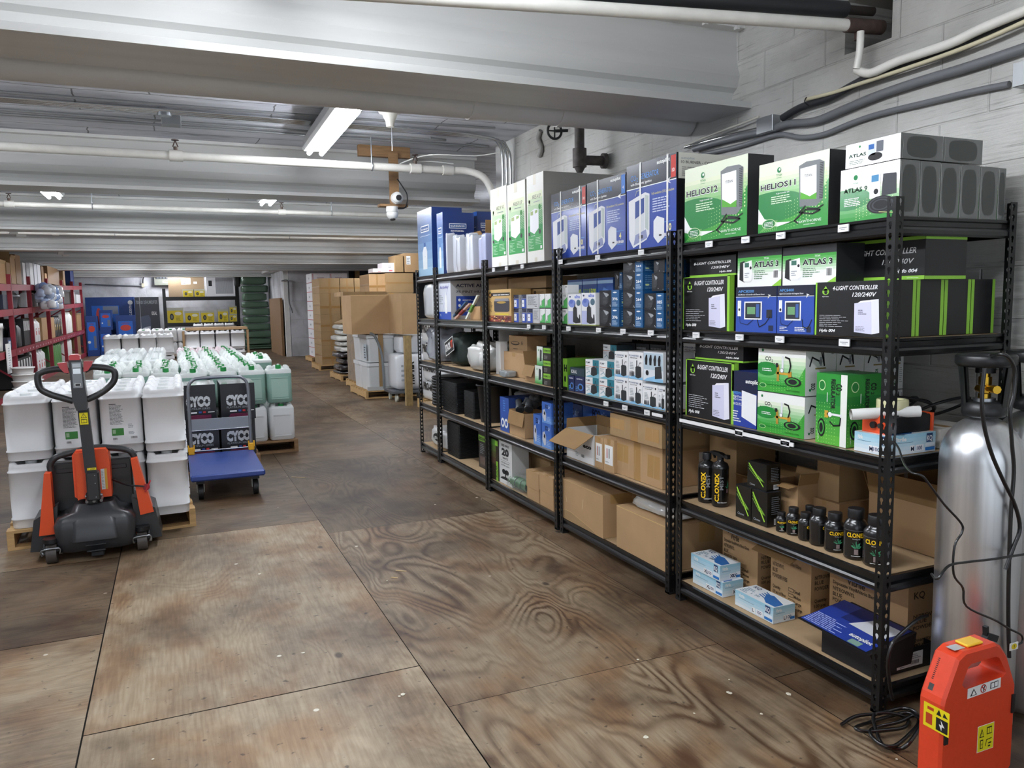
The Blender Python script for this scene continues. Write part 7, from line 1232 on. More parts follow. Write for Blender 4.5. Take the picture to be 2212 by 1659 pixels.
# CYCO cartons behind the trolley
def cyco(f, s, t):
    s.rect(0, 0, 1, 1, C('#14151d', .35, coat=.3), 1); s.text('CYCO', .15, .42, .25, C('#c9ccd0', .3, .4), w=.7, bold=.07); s.rect(.15, .53, .85, .545, C('#14151d'), 4); s.text('PLATINUM SERIES', .17, .32, .055, GY, w=.66, bold=0); s.rect(.25, .22, .45, .26, W_, 2); s.rect(.5, .22, .58, .27, C('#2c4c9c'), 2); s.rect(.62, .22, .7, .27, C('#c42c30'), 2); s.rect(.76, .23, .95, .25, W_, 2)
    for i in range(4): s.rect(.2 + .02 * i, .06 + i * .03, .85, .075 + i * .03, C('#8c2050'), 2)
    f.rect(0, 0, 1, 1, C('#101118', .35), 1); t.rect(0, 0, 1, 1, C('#3a3c40', .15, coat=1), 1); t.rect(.1, .2, .6, .5, C('#9ca0a4', .1, coat=1), 2)
pallet(.0, 7.5, .68, .56, 'small pallet under the black CYCO cartons', 0, mat=M_WOODD)
for lv in (0, 1):
    for c in (0, 1): o = K('product_box', 'black CYCO carton, %s %s of four behind the blue trolley' % (['lower', 'upper'][lv], ['left', 'right'][c]), 0, 0, 0, .127 + lv * .337, C('#101118', .4), cyco, x=.03 + c * .32 + lv * (-.01 if c == 0 else .01), dep=.30, y0=7.55 + .03 * lv * (1 if c == 0 else -.6), y1=8.03, h=.334)
# ------------------------------------------------------------------ red rack along the left wall
RX = -2.6; M_REDR = C('#8c2230', .45, ns=.05, sc=8); PU = [-22, 32, 73, 110, 141.5, 163.5, 182]; PY = [yat(u, RX, 1.2) for u in PU]
lvz = [(2.157, 2.381), (1.985, 2.273), (1.54, 1.722), (.819, .861), (.086, .129)]
def rz(k, y): t = (y - 16.894) / (29.378 - 16.894); return lvz[k][0] + (lvz[k][1] - lvz[k][0]) * t
bn = ['nearest', 'second', 'third', 'fourth', 'fifth', 'last']
for i in range(6):
    y0, y1 = PY[i], PY[i + 1]; e = empty('pallet_rack', (RX, y0, 0), 0, 'red steel rack bay along the left wall, %s bay' % bn[i], 'rack', 'red rack bays along the left wall'); w = y1 - y0
    for yy, nm in ((w, 1), (0, 0)):
        if nm == 0 and i: continue
        for xx in (-.075, -1.0):
            g = G(); g.box(xx, xx + .075, yy - .04, yy + .035, 0, rz(0, y0 + yy), M_REDR); g.box(xx + .0755, xx + .076, yy - .012, yy + .008, .05, rz(0, y0 + yy) - .05, C('#5c141e')); g.build('post', e)
        g = G(); g.bar((-.08, yy, .3), (-.93, yy, .9), .03, .03, M_REDR); g.build('brace', e); g = G(); g.bar((-.93, yy, .95), (-.08, yy, 1.5), .03, .03, M_REDR); g.build('brace', e)
    for k in (1, 2, 3, 4):
        za, zb = rz(k, y0), rz(k, y1)
        for xx in (-.002, -.96):
            g = G(); g.hexa([(xx - .04, .04, za - .115), (xx, .04, za - .115), (xx, w - .045, zb - .115), (xx - .04, w - .045, zb - .115)], [(xx - .04, .04, za), (xx, .04, za), (xx, w - .045, zb), (xx - .04, w - .045, zb)], M_REDR)
            if k == 3 and xx > -.1 and i > 0:
                for q in range(6): yy = .3 + q * .38; zz = za + (zb - za) * yy / w; g.box(xx + .0005, xx + .001, yy, yy + .05, zz - .08, zz - .045, W_)
            g.build('beam', e)
        g = G(); g.hexa([(-.95, .04, za - .03), (-.045, .04, za - .03), (-.045, w - .045, zb - .03), (-.95, w - .045, zb - .03)], [(-.95, .04, za - .015), (-.045, .04, za - .015), (-.045, w - .045, zb - .015), (-.95, w - .045, zb - .015)], C('#6c5c48', .8)); g.build('deck', e)
def rclamp(y0, y1):
    m_ = (y0 + y1) / 2
    for a, b in zip([PY[0] - 3] + PY, PY):
        if a < m_ <= b: return max(y0, a + .05), min(y1, b - .05)
    return y0, y1
def RI(u0, u1, vt, k, name, label, col, cat, kind='box', dx=.06, dep=.4, grp=None, deco=None):
    y0 = yat(u0, RX - dx, rz(k, yat(u0, RX, 1.2))); y1 = yat(u1, RX - dx, rz(k, yat(u1, RX, 1.2))); y0, y1 = rclamp(y0, y1); zz = max(rz(k, y0), rz(k, y1)) + .002; h = zat(vt, RX - dx, y0) - zz; w = y1 - y0; h = max(h, .08)
    e = empty(name, (RX - dx, y0, zz), 0, label, cat, grp)
    if kind == 'box':
        g = G(); g.box(-dep, 0, 0, w, 0, h, C(col, .55)); F = Fc(g, (0, 0, 0), (0, 1, 0), (0, 0, 1), w, h); S = Fc(g, (-dep, 0, 0), (1, 0, 0), (0, 0, 1), dep, h)
        if deco: deco(F, S)
        g.build('carton_body', e)
    elif kind == 'open':
        g = G(); g.box(-dep, 0, 0, w, 0, .01, C(col, .6)); g.box(-dep, 0, 0, .01, .01, h, C(col, .6)); g.box(-dep, 0, w - .01, w, .01, h, C(col, .6)); g.box(-.01, 0, .01, w - .01, .01, h, C(col, .6)); g.box(-dep, -dep + .01, .01, w - .01, .01, h, C(col, .6)); g.build('carton_body', e)
        g = G(); P = [(0, .0, h), (0, w, h), (.02, w, h + .06), (.02, 0, h + .06)]; g.hexa([Vector(p) for p in P], [Vector(p) + Vector((-.006, 0, 0)) for p in P], M_CARD2); g.build('flap', e)
        g = G(); P = [(0, 0, h), (-dep, 0, h), (-dep, -.03, h + .12), (0, -.03, h + .12)]; g.hexa([Vector(p) for p in P], [Vector(p) + Vector((0, 0, .006)) for p in P], M_CARD2); g.build('flap', e)
    elif kind == 'bottles':
        n = max(1, int(w / .26)); s_ = w / n
        for i in range(n):
            for r in range(2):
                g = G(); cy_ = s_ * (i + .5); cx_ = -.1 - r * .22; g.rr([(0, .08, s_ * .42, .03, cx_, cy_), (h * .7, .08, s_ * .42, .03, cx_, cy_), (h * .85, .05, s_ * .2, .02, cx_, cy_)], C(col, .4), 3); g.cyl((cx_, cy_, h * .85), (cx_, cy_, h * .98), .035, C('#dcdcdc' if col != '#1b1c1e' else '#101010', .4), 12)
                if deco: F = Fc(g, (cx_ + .081, cy_ - s_ * .3, h * .1), (0, 1, 0), (0, 0, 1), s_ * .6, h * .5); deco(F, F)
                g.build('bottle', e)
    elif kind == 'jugs':
        n = max(1, int(w / .3)); s_ = w / n
        for i in range(n): g = G(); cy_ = s_ * (i + .5); g.rr([(0, .11, s_ * .45, .03, -.14, cy_), (h * .82, .11, s_ * .45, .03, -.14, cy_), (h * .93, .07, s_ * .3, .03, -.14, cy_)], C(col, .4), 3); g.cyl((-.1, cy_, h * .9), (-.1, cy_, h), .035, C(col, .4), 12); (deco(Fc(g, (-.028, cy_ - s_ * .2, h * .2), (0, 1, 0), (0, 0, 1), s_ * .4, h * .5), None) if deco else None); g.build('jug', e)
    elif kind == 'buckets':
        n = max(1, int(h / .27)); hh = h / n
        for i in range(n): g = G(); c = (-w / 2, w / 2, i * hh); g.lathe([(w * .42, 0), (w * .47, hh * .8), (w * .5, hh * .8), (w * .5, hh * .98), (w * .4, hh * .99)], C(col, .35), 24, c); (g.lathe([(w * .445, hh * .2), (w * .475, hh * .7)], C('#d9c04a', .4), 24, c, False) if deco == 'y' else None); g.build('bucket', e)
    return e
def lab_(c1, c2='#ffffff'):
    def d(F, S): F.rect(.15, .2, .85, .8, C(c1), 1); F.rect(.25, .55, .75, .7, C(c2), 2)
    return d
def strip(F, S): [F.rect(.04 + i * .16, .55, .12 + i * .16, .92, W_, 1) for i in range(6)]
RK = 'cartons on top of the red rack'
for a in [(-16, 14, 563, 1, 'cardboard_box', 'open brown carton at the near end of the red rack top', '#a98458', 'box', 'open'), (15, 25, 566, 1, 'cardboard_box', 'brown carton above the first red post', '#8c6c48', 'box', 'box'), (26, 36, 557, 1, 'cardboard_box', 'tall brown carton with flap up next to the upright grey folders', '#9c7a52', 'box', 'open'), (37, 48, 549, 1, 'cardboard_box', 'tall narrow dark brown carton on the red rack top', '#84623f', 'box', 'box'),
          (52, 58, 567, 1, 'carton', 'white flat carton standing upright, nearest of the white ones', '#e2e2e2', 'box', 'box'), (59, 66, 567, 1, 'carton', 'grey flat carton standing upright between white ones', '#a9aaac', 'box', 'box'), (67, 74, 567, 1, 'carton', 'white flat carton with black dot over the second red post', '#e6e6e6', 'box', 'box'), (76, 82, 569, 1, 'carton', 'white upright carton just past the second red post', '#e0e0e4', 'box', 'box'), (83, 90, 571, 1, 'carton', 'last white upright carton before the brown boxes', '#dadade', 'box', 'box'),
          (92, 98, 575, 1, 'cardboard_box', 'slim brown carton beside the white upright cartons', '#8c6a44', 'box', 'box'), (99, 103, 590, 1, 'cardboard_box', 'low pale brown carton on the red rack top', '#c09a6c', 'box', 'box'), (105, 136, 574, 1, 'cardboard_box', 'wide brown carton on the red rack top', '#8a6a48', 'box', 'box'), (138, 142, 574, 1, 'cardboard_box', 'pale brown carton end beside the dark blue cartons', '#b08c60', 'box', 'box'), (145, 161, 577, 1, 'carton', 'dark blue carton on the far end of the red rack top', '#1f3468', 'box', 'box')]:
    RI(*a[:8], kind=a[8], grp=RK)
BT = lab_('#c23a30')
for a in [(-14, 3, 630, 2, 'bottle_row', 'white bottles with yellow labels at the rack edge', '#e4e4e0', 'bottles', 'bottles', lab_('#d8c84a')), (8, 18, 636, 2, 'carton', 'dark carton beside the round blue tub on the red rack', '#22283a', 'box', 'box', None), (18, 29, 638, 2, 'tub', 'round blue tub next to the first red post', '#2448a0', 'tub', 'buckets', None), (37, 53, 636, 2, 'bucket', 'grey bucket with purple label on the red rack', '#6c6e74', 'bucket', 'buckets', None), (54, 71, 626, 2, 'bottle_row', 'plain white slim bottles in the second bay', '#e6e6e6', 'bottles', 'bottles', None),
          (78, 87, 632, 2, 'jug_row', 'white jug with red lettering past the second red post', '#e0dcd8', 'jugs', 'jugs', BT), (88, 94, 622, 2, 'jug_row', 'dark green jugs on the upper red shelf', '#3c5c40', 'jugs', 'jugs', None), (95, 106, 625, 2, 'jug_row', 'black jugs on the upper red shelf', '#1b1c1e', 'jugs', 'jugs', None), (155, 162, 630, 2, 'sack', 'white sack in the last but one red bay', '#d6d4d4', 'sack', 'box', None), (166, 179, 636, 2, 'roll', 'white roll lying in the last red bay', '#dadada', 'roll', 'box', None),
          (-12, 4, 700, 3, 'bucket', 'stack of white buckets with yellow bands, nearest', '#e8e8e6', 'buckets', 'buckets', 'y'), (6, 16, 698, 3, 'bucket', 'pair of white buckets, upper one without a label', '#ececea', 'buckets', 'buckets', None), (18, 29, 730, 3, 'product_box', 'dark product carton behind the white buckets', '#2c2c3c', 'box', 'box', lab_('#4c6c9c')), (42, 52, 695, 3, 'bottle_row', 'black bottles with pale caps in the second bay', '#1b1c1e', 'bottles', 'bottles', None), (54, 71, 689, 3, 'carton', 'black crate with a row of white tags, middle shelf', '#1c1c1e', 'crate', 'box', strip),
          (81, 92, 690, 3, 'jug_row', 'white jugs with dark red marks beside the brown boxes', '#e2e0de', 'jugs', 'jugs', BT), (93, 104, 687, 3, 'cardboard_box', 'brown carton on the middle red shelf, near one', '#a4825a', 'box', 'box', None), (111, 120, 686, 3, 'cardboard_box', 'brown carton on the middle red shelf, far one', '#a4825a', 'box', 'box', None), (123, 138, 683, 3, 'jug_row', 'black jugs with yellow spots in the fourth bay', '#18191a', 'jugs', 'jugs', lab_('#c9a83c')), (147, 160, 675, 3, 'jug_row', 'white jugs with yellow edges in the fifth bay', '#e4e3dd', 'jugs', 'jugs', None), (168, 177, 681, 3, 'cardboard_box', 'open brown carton in the last red bay', '#a07e54', 'box', 'open', None),
          (36, 72, 778, 4, 'crate', 'black crate with six white tags on the lowest red shelf', '#1b1b1c', 'crate', 'box', strip), (77, 104, 762, 4, 'jug_row', 'white jugs with red marks on the lowest red shelf', '#e6e5e3', 'jugs', 'jugs', BT), (112, 122, 744, 4, 'jug_row', 'bright green jugs on the lowest red shelf, near pair', '#4c7c3c', 'jugs', 'jugs', None), (123, 138, 740, 4, 'jug_row', 'bright green jugs on the lowest red shelf, far pair', '#4a7a3a', 'jugs', 'jugs', None), (146, 160, 730, 4, 'jug_row', 'white jugs at the far end of the lowest red shelf', '#dedcd8', 'jugs', 'jugs', None), (167, 176, 728, 4, 'cardboard_box', 'brown carton at the far end of the lowest red shelf', '#8c6c48', 'box', 'box', None)]:
    RI(*a[:8], kind=a[8], deco=a[9])
g = G(); R = random.Random(6); bx_, by_ = RX + .2, 19.4
for i in range(70):
    c = Vector((bx_ + .26 * (R.random() - .5), by_ + 1.5 * (R.random() - .5), 1.6 + .4 * R.random())); g.rr([(c.z - .09, .05, .05, .03, c.x, c.y), (c.z - .07, .085, .085, .05, c.x, c.y), (c.z + .04, .08, .08, .05, c.x, c.y), (c.z + .08, .03, .03, .02, c.x, c.y)], C(['#dfe6f0', '#b8c8e4', '#f0f2f4', '#8ca8d8'][i % 4], .25, coat=.5), 2)
g.tube([(RX + .03, 19.3, 2.05), (RX + .12, 19.35, 1.98), (bx_, 19.4, 1.9)], .012, BK, 6); g.build('jug_bundle', None, label='net bag of empty clear bottles hanging on the red rack', cat='bag', kind='stuff')
for i, (u_, v0, lab) in enumerate(((4, 792, 'tall stack of white buckets on the floor by the first red post'), (24, 806, 'lower stack of white buckets beside the tall stack'))):
    y = 15.2 + .5 * i; x = xat(u_, y, .5) + .3; zt = zat(v0, x, y); n = 5 - i; e = empty('bucket_stack', (x, y, 0), 0, lab, 'bucket stack')
    for k in range(n): g = G(); hh = zt / n; g.lathe([(.15, 0), (.165, hh * .75), (.18, hh * .76), (.18, hh * .9), (.15, hh * .95)], C('#e6e6e4', .35), 24, (0, 0, k * hh)); g.build('bucket', e)
g = G(); g.box(0, .02, 0, .35, 0, .5, W_); Fc(g, (.02, 0, 0), (0, 1, 0), (0, 0, 1), .35, .5).bars(.2, .1, .8, .9, 10, GY, 1); g.build('poster', None, (RX + .02, yat(12, RX, .6), .45), label='white printed sheet hanging on the rack below the middle shelf', cat='sheet')
# ------------------------------------------------------------------ far end wall
BY = 29.2
def KY(name, label, uL, uR, vt, y, z0, dep, col, deco=None, cat='box', group=None, vb=None, flaps=False, dxl=0):
    if vb is not None: z0 = zat(vb, xat((uL + uR) / 2, y, z0 or 1), y)
    x0, x1 = xat(uL, y, z0 + .2), xat(uR, y, z0 + .2); h = zat(vt, (x0 + x1) / 2, y) - z0; g = G(); w = x1 - x0 - .004; g.box(0, w, 0, dep, 0, h, col if not isinstance(col, str) else C(col, .55))
    S = Fc(g, (0, 0, 0), (1, 0, 0), (0, 0, 1), w, h); L = Fc(g, (0, dep, 0), (0, -1, 0), (0, 0, 1), dep, h); T = Fc(g, (0, 0, h), (1, 0, 0), (0, 1, 0), w, dep)
    if deco: deco(S, L, T)
    o = g.build(name, None, (x0 + .002, y, z0), (0, 0, 0), label, cat, group); return dict(o=o, x0=x0, x1=x1, z1=z0 + h + .001, h=h, y=y)
def bluel(S, L, T): S.rect(0, 0, 1, 1, C('#1d3f80'), 1); S.rect(.12, .15, .88, .85, C('#2a6ac8', .4), 2); S.ell(.5, .68, .28, .08, C('#c8463c'), 3); S.rect(.62, .2, .85, .5, C('#6c7484'), 3); S.text('comfort', .3, .78, .05, C('#8c3c50'), w=.4); S.rnd(.22, .35, .035, W_, 3)
def bluew(S, L, T): S.rect(0, 0, 1, 1, C('#1d3f80'), 1); S.rect(.12, .42, .68, .85, C('#2a6ac8', .4), 2); S.ell(.26, .63, .06, .18, C('#c8463c'), 3); S.rect(.35, .7, .66, .84, C('#7c8494'), 3); S.text('comfortflex.com', .94, .3, .06, W_, rot=90, w=.55, l=3); S.rnd(.92, .9, .04, W_, 3)
b0 = KY('product_box', 'large dark blue carton lying behind the other blue cartons', 191, 296, 642, BY + .6, 0, .5, '#1d3f80', bluew)
KY('product_box', 'blue carton with red oval, left one on the floor', 189, 214, 683, BY - .9, 0, .5, '#1d3f80', bluel); r = KY('product_box', 'blue carton with red oval, middle lower one', 217, 243, 713, BY - .5, 0, .4, '#1d3f80', bluel); KY('product_box', 'blue carton with red oval and white script, middle upper one', 215, 243, 670, BY - .5, r['z1'], .4, '#1d3f80', bluel); KY('product_box', 'blue carton with red oval, right one before the black carton', 254, 295, 681, BY - .4, 0, .5, '#1d3f80', bluel)
def dehu(S, L, T): S.rect(0, 0, 1, 1, C('#15182a', .4, coat=.3), 1); S.text('700-100 DEHUMIDIFIER', .05, .88, .06, GY, w=.9); S.poly([(.15, .2), (.2, .65), (.55, .68), (.62, .62), (.62, .25), (.35, .15)], C('#4c5468'), 2); S.poly([(.3, .2), (.3, .45), (.6, .48), (.6, .22)], C('#b8bcc8'), 3); S.rect(0, 0, .16, 1, C('#b8bcc4'), 1) if False else None; S.text('IDEAL', .68, .68, .06, W_, w=.22); S.poly([(.5, 0), (1, .2), (1, 0)], C('#2c3c8c'), 2); S.rect(.2, 0, .215, 1, C('#c9ccd2'), 4)
KY('product_box', 'black dehumidifier carton between the blue cartons and black rack', 297, 349, 642, BY + .1, 0, .5, '#15182a', dehu)
e = empty('storage_rack', (xat(353, BY, 1.4), BY, 0), 0, 'black rack at the far wall with yellow cartons', 'rack'); rw = xat(522, BY, 1.4) - xat(353, BY, 1.4) - .06; zs = [zat(641, .5, BY), zat(697, .5, BY), .35]
for x in (0, rw - .1):
    for y in (0, .55): g = G(); g.box(x, x + .1, y, y + .07, 0, zat(623 if x == 0 else 606, .5, BY), M_POST); g.build('post', e)
for z in zs: g = G(); g.box(.1, rw - .1, .01, .06, z - .13, z - .002, M_POST); g.build('beam', e); g = G(); g.box(.0, rw, .071, .54, z - .03, z - .002, M_POST); g.build('shelf_board', e)
def yel(n):
    def d(S, L, T): S.rect(0, 0, 1, 1, C('#b8b8a8'), 1); S.rect(.05, .0, .95, .82, C('#dcc42c'), 2); S.ell(.3, .4, .12, .22, BK, 3); S.ell(.3, .4, .07, .13, C('#6c6c64'), 4); S.ell(.68, .62, .2, .12, C('#e8e4d0'), 3); S.bars(.55, .12, .9, .45, 4, C('#8c7c20'), 3)
    return d
zt0 = zs[0] + .001; zt1 = zs[1] + .001
KY('product_box', 'yellow pump carton on the rack top, left one', 394, 418, 625, BY + .1, zt0, .3, '#b8b8a8', yel(0)); KY('product_box', 'yellow pump carton on the rack top, right one', 419, 443, 625, BY + .1, zt0, .3, '#b8b8a8', yel(0)); KY('cardboard_box', 'brown cartons standing behind the yellow pump cartons', 364, 442, 596, BY + .42, zt0, .12, '#7c6850', lambda S, L, T: (S.rect(.3, .12, .3, .12, W_), S.rect(.36, .6, .62, .9, W_, 1), S.rect(.7, .62, .8, .72, W_, 1), S.bars(.4, .65, .58, .85, 3, BK, 2)))
for a, b, v, l in ((360, 397, 665, 'largest yellow carton on the second rack shelf'), (399, 431.5, 671.6, 'yellow carton beside the largest one'), (433, 464, 671, 'middle yellow carton on the second rack shelf'), (470, 494, 668, 'yellow carton with ring picture')): KY('product_box', l, a, b, v, BY + .1, zt1, .3, '#b8b8a8', yel(0))
r = KY('product_box', 'small yellow carton at the right rack post, lower', 495, 512, 678, BY + .1, zt1, .3, '#b8b8a8', yel(0)); KY('product_box', 'small yellow carton at the right rack post, upper', 495, 512, 661, BY + .1, r['z1'], .3, '#b8b8a8', yel(0))
def acu(S, L, T): S.rect(0, 0, 1, 1, C('#eeeef2', .35), 1); S.rect(.28, .05, .98, .95, C('#f4f4f8'), 2); S.rect(.32, .12, .94, .88, C('#b8bac0'), 3); [S.rect(.33 + i * .03, .13, .34 + i * .03, .87, C('#8c8e94'), 4) for i in range(20)]; S.rect(.08, .48, .2, .74, BK, 3)
e2 = KY('air_cleaner', 'white boxed air unit with grey louvred grille on the rack top', 446, 508, 594, BY + .05, zt0, .3, '#eeeef2', acu, 'air unit')
e = empty('baled_cloth_stack', (0, 0, 0), 0, None)
COLe = e; bpy.data.objects.remove(e)
tops = [589, 615, 632, 650, 665, 682, 698, 714, 730, 745]; GYy = 28.6
for i in range(10):
    zt = zat(tops[i], 2.6, GYy); zb = zat(tops[i + 1], 2.6, GYy) if i < 9 else 0.03; x0, x1 = xat(524 + (i % 3), GYy, 1.5), xat(578 + 3 * math.sin(i * 2.1) + i * .9, GYy, 1.5)
    if i == 9: zb = .02
    n_ = 1 if i < 9 else 2
    for q in range(n_):
        a_, b_ = zb + (zt - zb) * q / n_, zb + (zt - zb) * (q + 1) / n_
        lumpy('packed_bag', 'dark green packed bag, %s from the top of the tall stack' % (['first', 'second', 'third', 'fourth', 'fifth', 'sixth', 'seventh', 'eighth', 'ninth', 'tenth'][i] if q == 1 or n_ == 1 else 'last'), ((x0 + x1) / 2, GYy + .3, a_), (x1 - x0, .7, (b_ - a_) * .93), C('#46604c', .3, coat=.5), 60 + i + q * 20, 'bag', .07, 36, .3, freq=2.4, group='dark green packed bags in the tall stack')
g = G(); g.box(0, .06, 0, .06, 0, 2.75, M_GALV); g.build('steel_rail', None, (xat(592, GYy, 1.5), GYy + .2, 0), label='grey steel rail standing beside the green bags', cat='rail')
lumpy('black_bag', 'black bundle hung at the top of the rack post by the green bags', (xat(518, BY, 2.4) - .1, BY - .13, 2.2), (.2, .18, .5), C('#141416', .5), 77, 'bag')
WYB = 30.58
def onwall(uL, uR, v0, v1, d, name, label, mat, deco=None, cat='panel'):
    x0, x1 = xat(uL, WYB - d, 2.3), xat(uR, WYB - d, 2.3); z1, z0 = zat(v0, x0, WYB - d), zat(v1, x0, WYB - d); z1 = min(z1, CZ - .02); g = G(); g.box(0, x1 - x0, 0, d, 0, z1 - z0, mat)
    if deco: deco(Fc(g, (0, 0, 0), (1, 0, 0), (0, 0, 1), x1 - x0, z1 - z0))
    return g.build(name, None, (x0, WYB - d, z0), (0, 0, 0), label, cat)
def pan(F):
    F.rect(.05, .33, .93, .95, C('#101216'), 1)
    for i in range(6): F.rect(.1 + i * .135, .36, .19 + i * .135, .92, C('#5c6068'), 2); F.rect(.11 + i * .135, .72, .18 + i * .135, .82, C('#b8bcc4'), 3); F.rect(.12 + i * .135, .5, .17 + i * .135, .56, C('#26282c'), 3)
    F.rect(.35, .13, .65, .23, C('#e0e0a8'), 1); F.rect(.4, .16, .6, .19, BK, 2)
onwall(334, 384.5, 565, 616, .18, 'electrical_panel', 'grey open electrical panel with rows of fuses on the far wall', C('#77796f', .5), pan)
onwall(186, 227, 590.5, 599, .04, 'mounting_board', 'small brown board with a camera on the far wall', M_WOODP, cat='board')
p = Vector((xat(210, WYB - .1, 2.3), WYB - .12, zat(594, -2, WYB - .1))); g = G(); g.lathe([(.01, -.09), (.06, -.07), (.09, -.02), (.09, .03), (.06, .07), (.01, .09)], M_WHITE, 20); g.cyl((.0, -.07, .0), (0, -.1, 0), .03, BK); g.build('security_camera', None, p, label='white dome camera on the brown board at the far wall', cat='camera')
cord('wall_cable', 'black cable run along the far wall above the blue cartons', [(xat(172, WYB, 2.4), WYB - .03, zat(588, -2.6, WYB)), (xat(250, WYB, 2.4), WYB - .03, zat(589, -1.6, WYB)), (xat(333, WYB, 2.4), WYB - .03, zat(591, -.5, WYB))], .022, BK); cord('wall_conduit', 'thin grey conduit low on the far wall with an outlet', [(xat(184, WYB, 2.2), WYB - .03, zat(614, -2.6, WYB)), (xat(250, WYB, 2.2), WYB - .03, zat(616, -1.6, WYB)), (xat(306, WYB, 2.2), WYB - .03, zat(618, -.8, WYB))], .018, C('#6c6e70'))
onwall(306, 312, 611, 621, .05, 'outlet_box', 'small cream outlet box on the far wall', C('#c9c3ac'), cat='outlet'); cord('outlet_lead', 'black lead curving down to the cream outlet on the far wall', [(xat(318, WYB, 2.3), WYB - .04, zat(590, -.7, WYB)), (xat(311, WYB, 2.3), WYB - .06, zat(600, -.7, WYB)), (xat(309, WYB, 2.3), WYB - .05, zat(612, -.7, WYB))], .02, BK)
# door opening with roller frame at the corner of the block room
g = G(); y = 23.8; g.box(3.06, 3.2, y + .05, 23.95, 0, 2.82, M_WHITE); g.box(2.9, 3.2, y + .16, 30.3, 2.62, 2.72, M_WHITE); g.build('door_1', kind='structure')
g = G(); g.box(2.98, 3.05, 24.2, 27, 0, 1.75, C('#7a5c3c', .7)); g.build('wooden_panel', None, label='dark brown wooden panel leaning behind the white door frame', cat='panel')
cord('bent_pipe', 'thin bent pipe on the white block corner', [(3.0, 23.8, zat(607, 3.0, 23.8)), (3.14, 23.76, zat(605, 3.1, 23.76)), (3.18, 23.76, zat(612, 3.15, 23.76)), (3.18, 23.76, zat(650, 3.2, 23.76)), (3.24, 23.74, zat(668, 3.2, 23.74)), (3.26, 23.74, zat(676, 3.2, 23.74))], .018, C('#6c6e70'))
# ------------------------------------------------------------------ goods along the right, beyond the shelving
FR = 'brown cartons stacked beyond the shelving'
def redw(S, L, T):
    S.rect(0, 0, 1, 1, C('#ece4e6'), 1); S.rect(0, 0, 1, .05, C('#b83c4c'), 2); S.rect(.06, .12, .09, .95, C('#b83c4c'), 2); S.rect(.3, .25, .7, .6, C('#c9b8bc'), 2); L.rect(0, 0, 1, 1, C('#dcdcdf'), 1); L.rect(0, 0, 1, .06, C('#b83c4c'), 2); L.rect(.4, .4, .6, .6, GY, 2)
y = 21.0; vs_ = [590, 605, 620, 636, 652, 668, 684, 700, 716]; zc = [zat(v, 3.7, y) for v in vs_]
pallet(xat(674, y, 0) , y, 1.2, 1.1, 'pallet under the far white cartons with red edges', 0)
zb = .127
nl = 9; dz = (zc[0] - zb) / nl
for i in range(nl): KY('product_box', 'white carton with red edge, %s layer from the floor at the far stack' % ['first', 'second', 'third', 'fourth', 'fifth', 'sixth', 'seventh', 'eighth', 'top'][i], 692 - i * .3 - 14, 752, 0, y, 0, .9, '#ece4e6', redw, group='white and red cartons at the far stack') if False else None
x0 = xat(677, y, 1.2); x1 = xat(754, y, 1.2)
for i in range(nl):
    for c in range(2):
        g = G(); w2 = (x1 - x0) / 2 - .004; hh = dz - .004; g.box(0, w2, 0, .9, 0, hh, C('#ece4e6', .5)); redw(Fc(g, (0, 0, 0), (1, 0, 0), (0, 0, 1), w2, hh), Fc(g, (0, .9, 0), (0, -1, 0), (0, 0, 1), .9, hh), None)
        g.build('product_box', None, (x0 + c * (w2 + .004), y + .02, zb + i * dz), label='white carton with red edge, %s layer, %s column of the far stack' % (['lowest', 'second', 'third', 'fourth', 'fifth', 'sixth', 'seventh', 'eighth', 'topmost'][i], ['left', 'right'][c]), cat='box', group='white and red cartons at the far stack')
tp = lambda S, L, T: (S.rect(0, .28, 1, .4, C('#9c7644', .3), 1), S.rect(.45, 0, .55, 1, C('#a07c4c', .3), 2), L.rect(0, .4, 1, .5, C('#9c7644', .3), 1))
tp2 = lambda S, L, T: (S.rect(0, .47, 1, .53, C('#9c7644', .3), 1), L.rect(0, .4, 1, .5, C('#9c7644', .3), 1))
y = 18.2; pallet(xat(690, y, 0), y - .02, 1.6, 1.1, 'pallet under the brown cartons behind the soil bags', 0)
z = .127; rows = [(760, 740, 0), (740, 716, 1), (716, 679, 2), (678, 633, 3), (632, 601, 4)]; zz = z
for i, (vb, vt, k) in enumerate(rows):
    for c, (a, b) in enumerate(((692, 736), (737, 767), (768, 797))):
        if c and i < 3: continue
        x0, x1 = xat(a, y, 1.3), xat(b, y, 1.3); zt = zat(vt, 3.4, y) if i else zat(745, 3.4, y); g = G(); h_ = zt - zz - .003; g.box(0, x1 - x0 - .004, 0, 1.0, 0, h_, M_CARD2); tp(Fc(g, (0, 0, 0), (1, 0, 0), (0, 0, 1), x1 - x0 - .004, h_), Fc(g, (0, 1.0, 0), (0, -1, 0), (0, 0, 1), 1.0, h_), None)
        if c or True: g.build('cardboard_box', None, (x0, y, zz), label='brown carton behind the soil bags, %s layer, %s column' % (['lowest', 'second', 'third', 'fourth', 'top'][i], ['left', 'middle', 'right'][c]), cat='box', group=FR)
    zz = zt
KY('cardboard_box', 'plain brown carton filling the stack behind the soil bags', 738, 797, 700, y + .02, .127, .9, M_CARD2, None, group=FR) if False else None
for c, (a, b) in enumerate(((737, 767), (768, 797))):
    x0, x1 = xat(a, y, 1.3), xat(b, y, 1.3); g = G(); h_ = zat(679, 3.4, y) - .13; g.box(0, x1 - x0 - .004, 0, .98, 0, h_, M_CARD2); g.build('cardboard_box', None, (x0, y + .005, .127), label='tall brown carton under the top rows, %s column behind the wrapped block' % ['middle', 'right'][c], cat='box', group=FR)
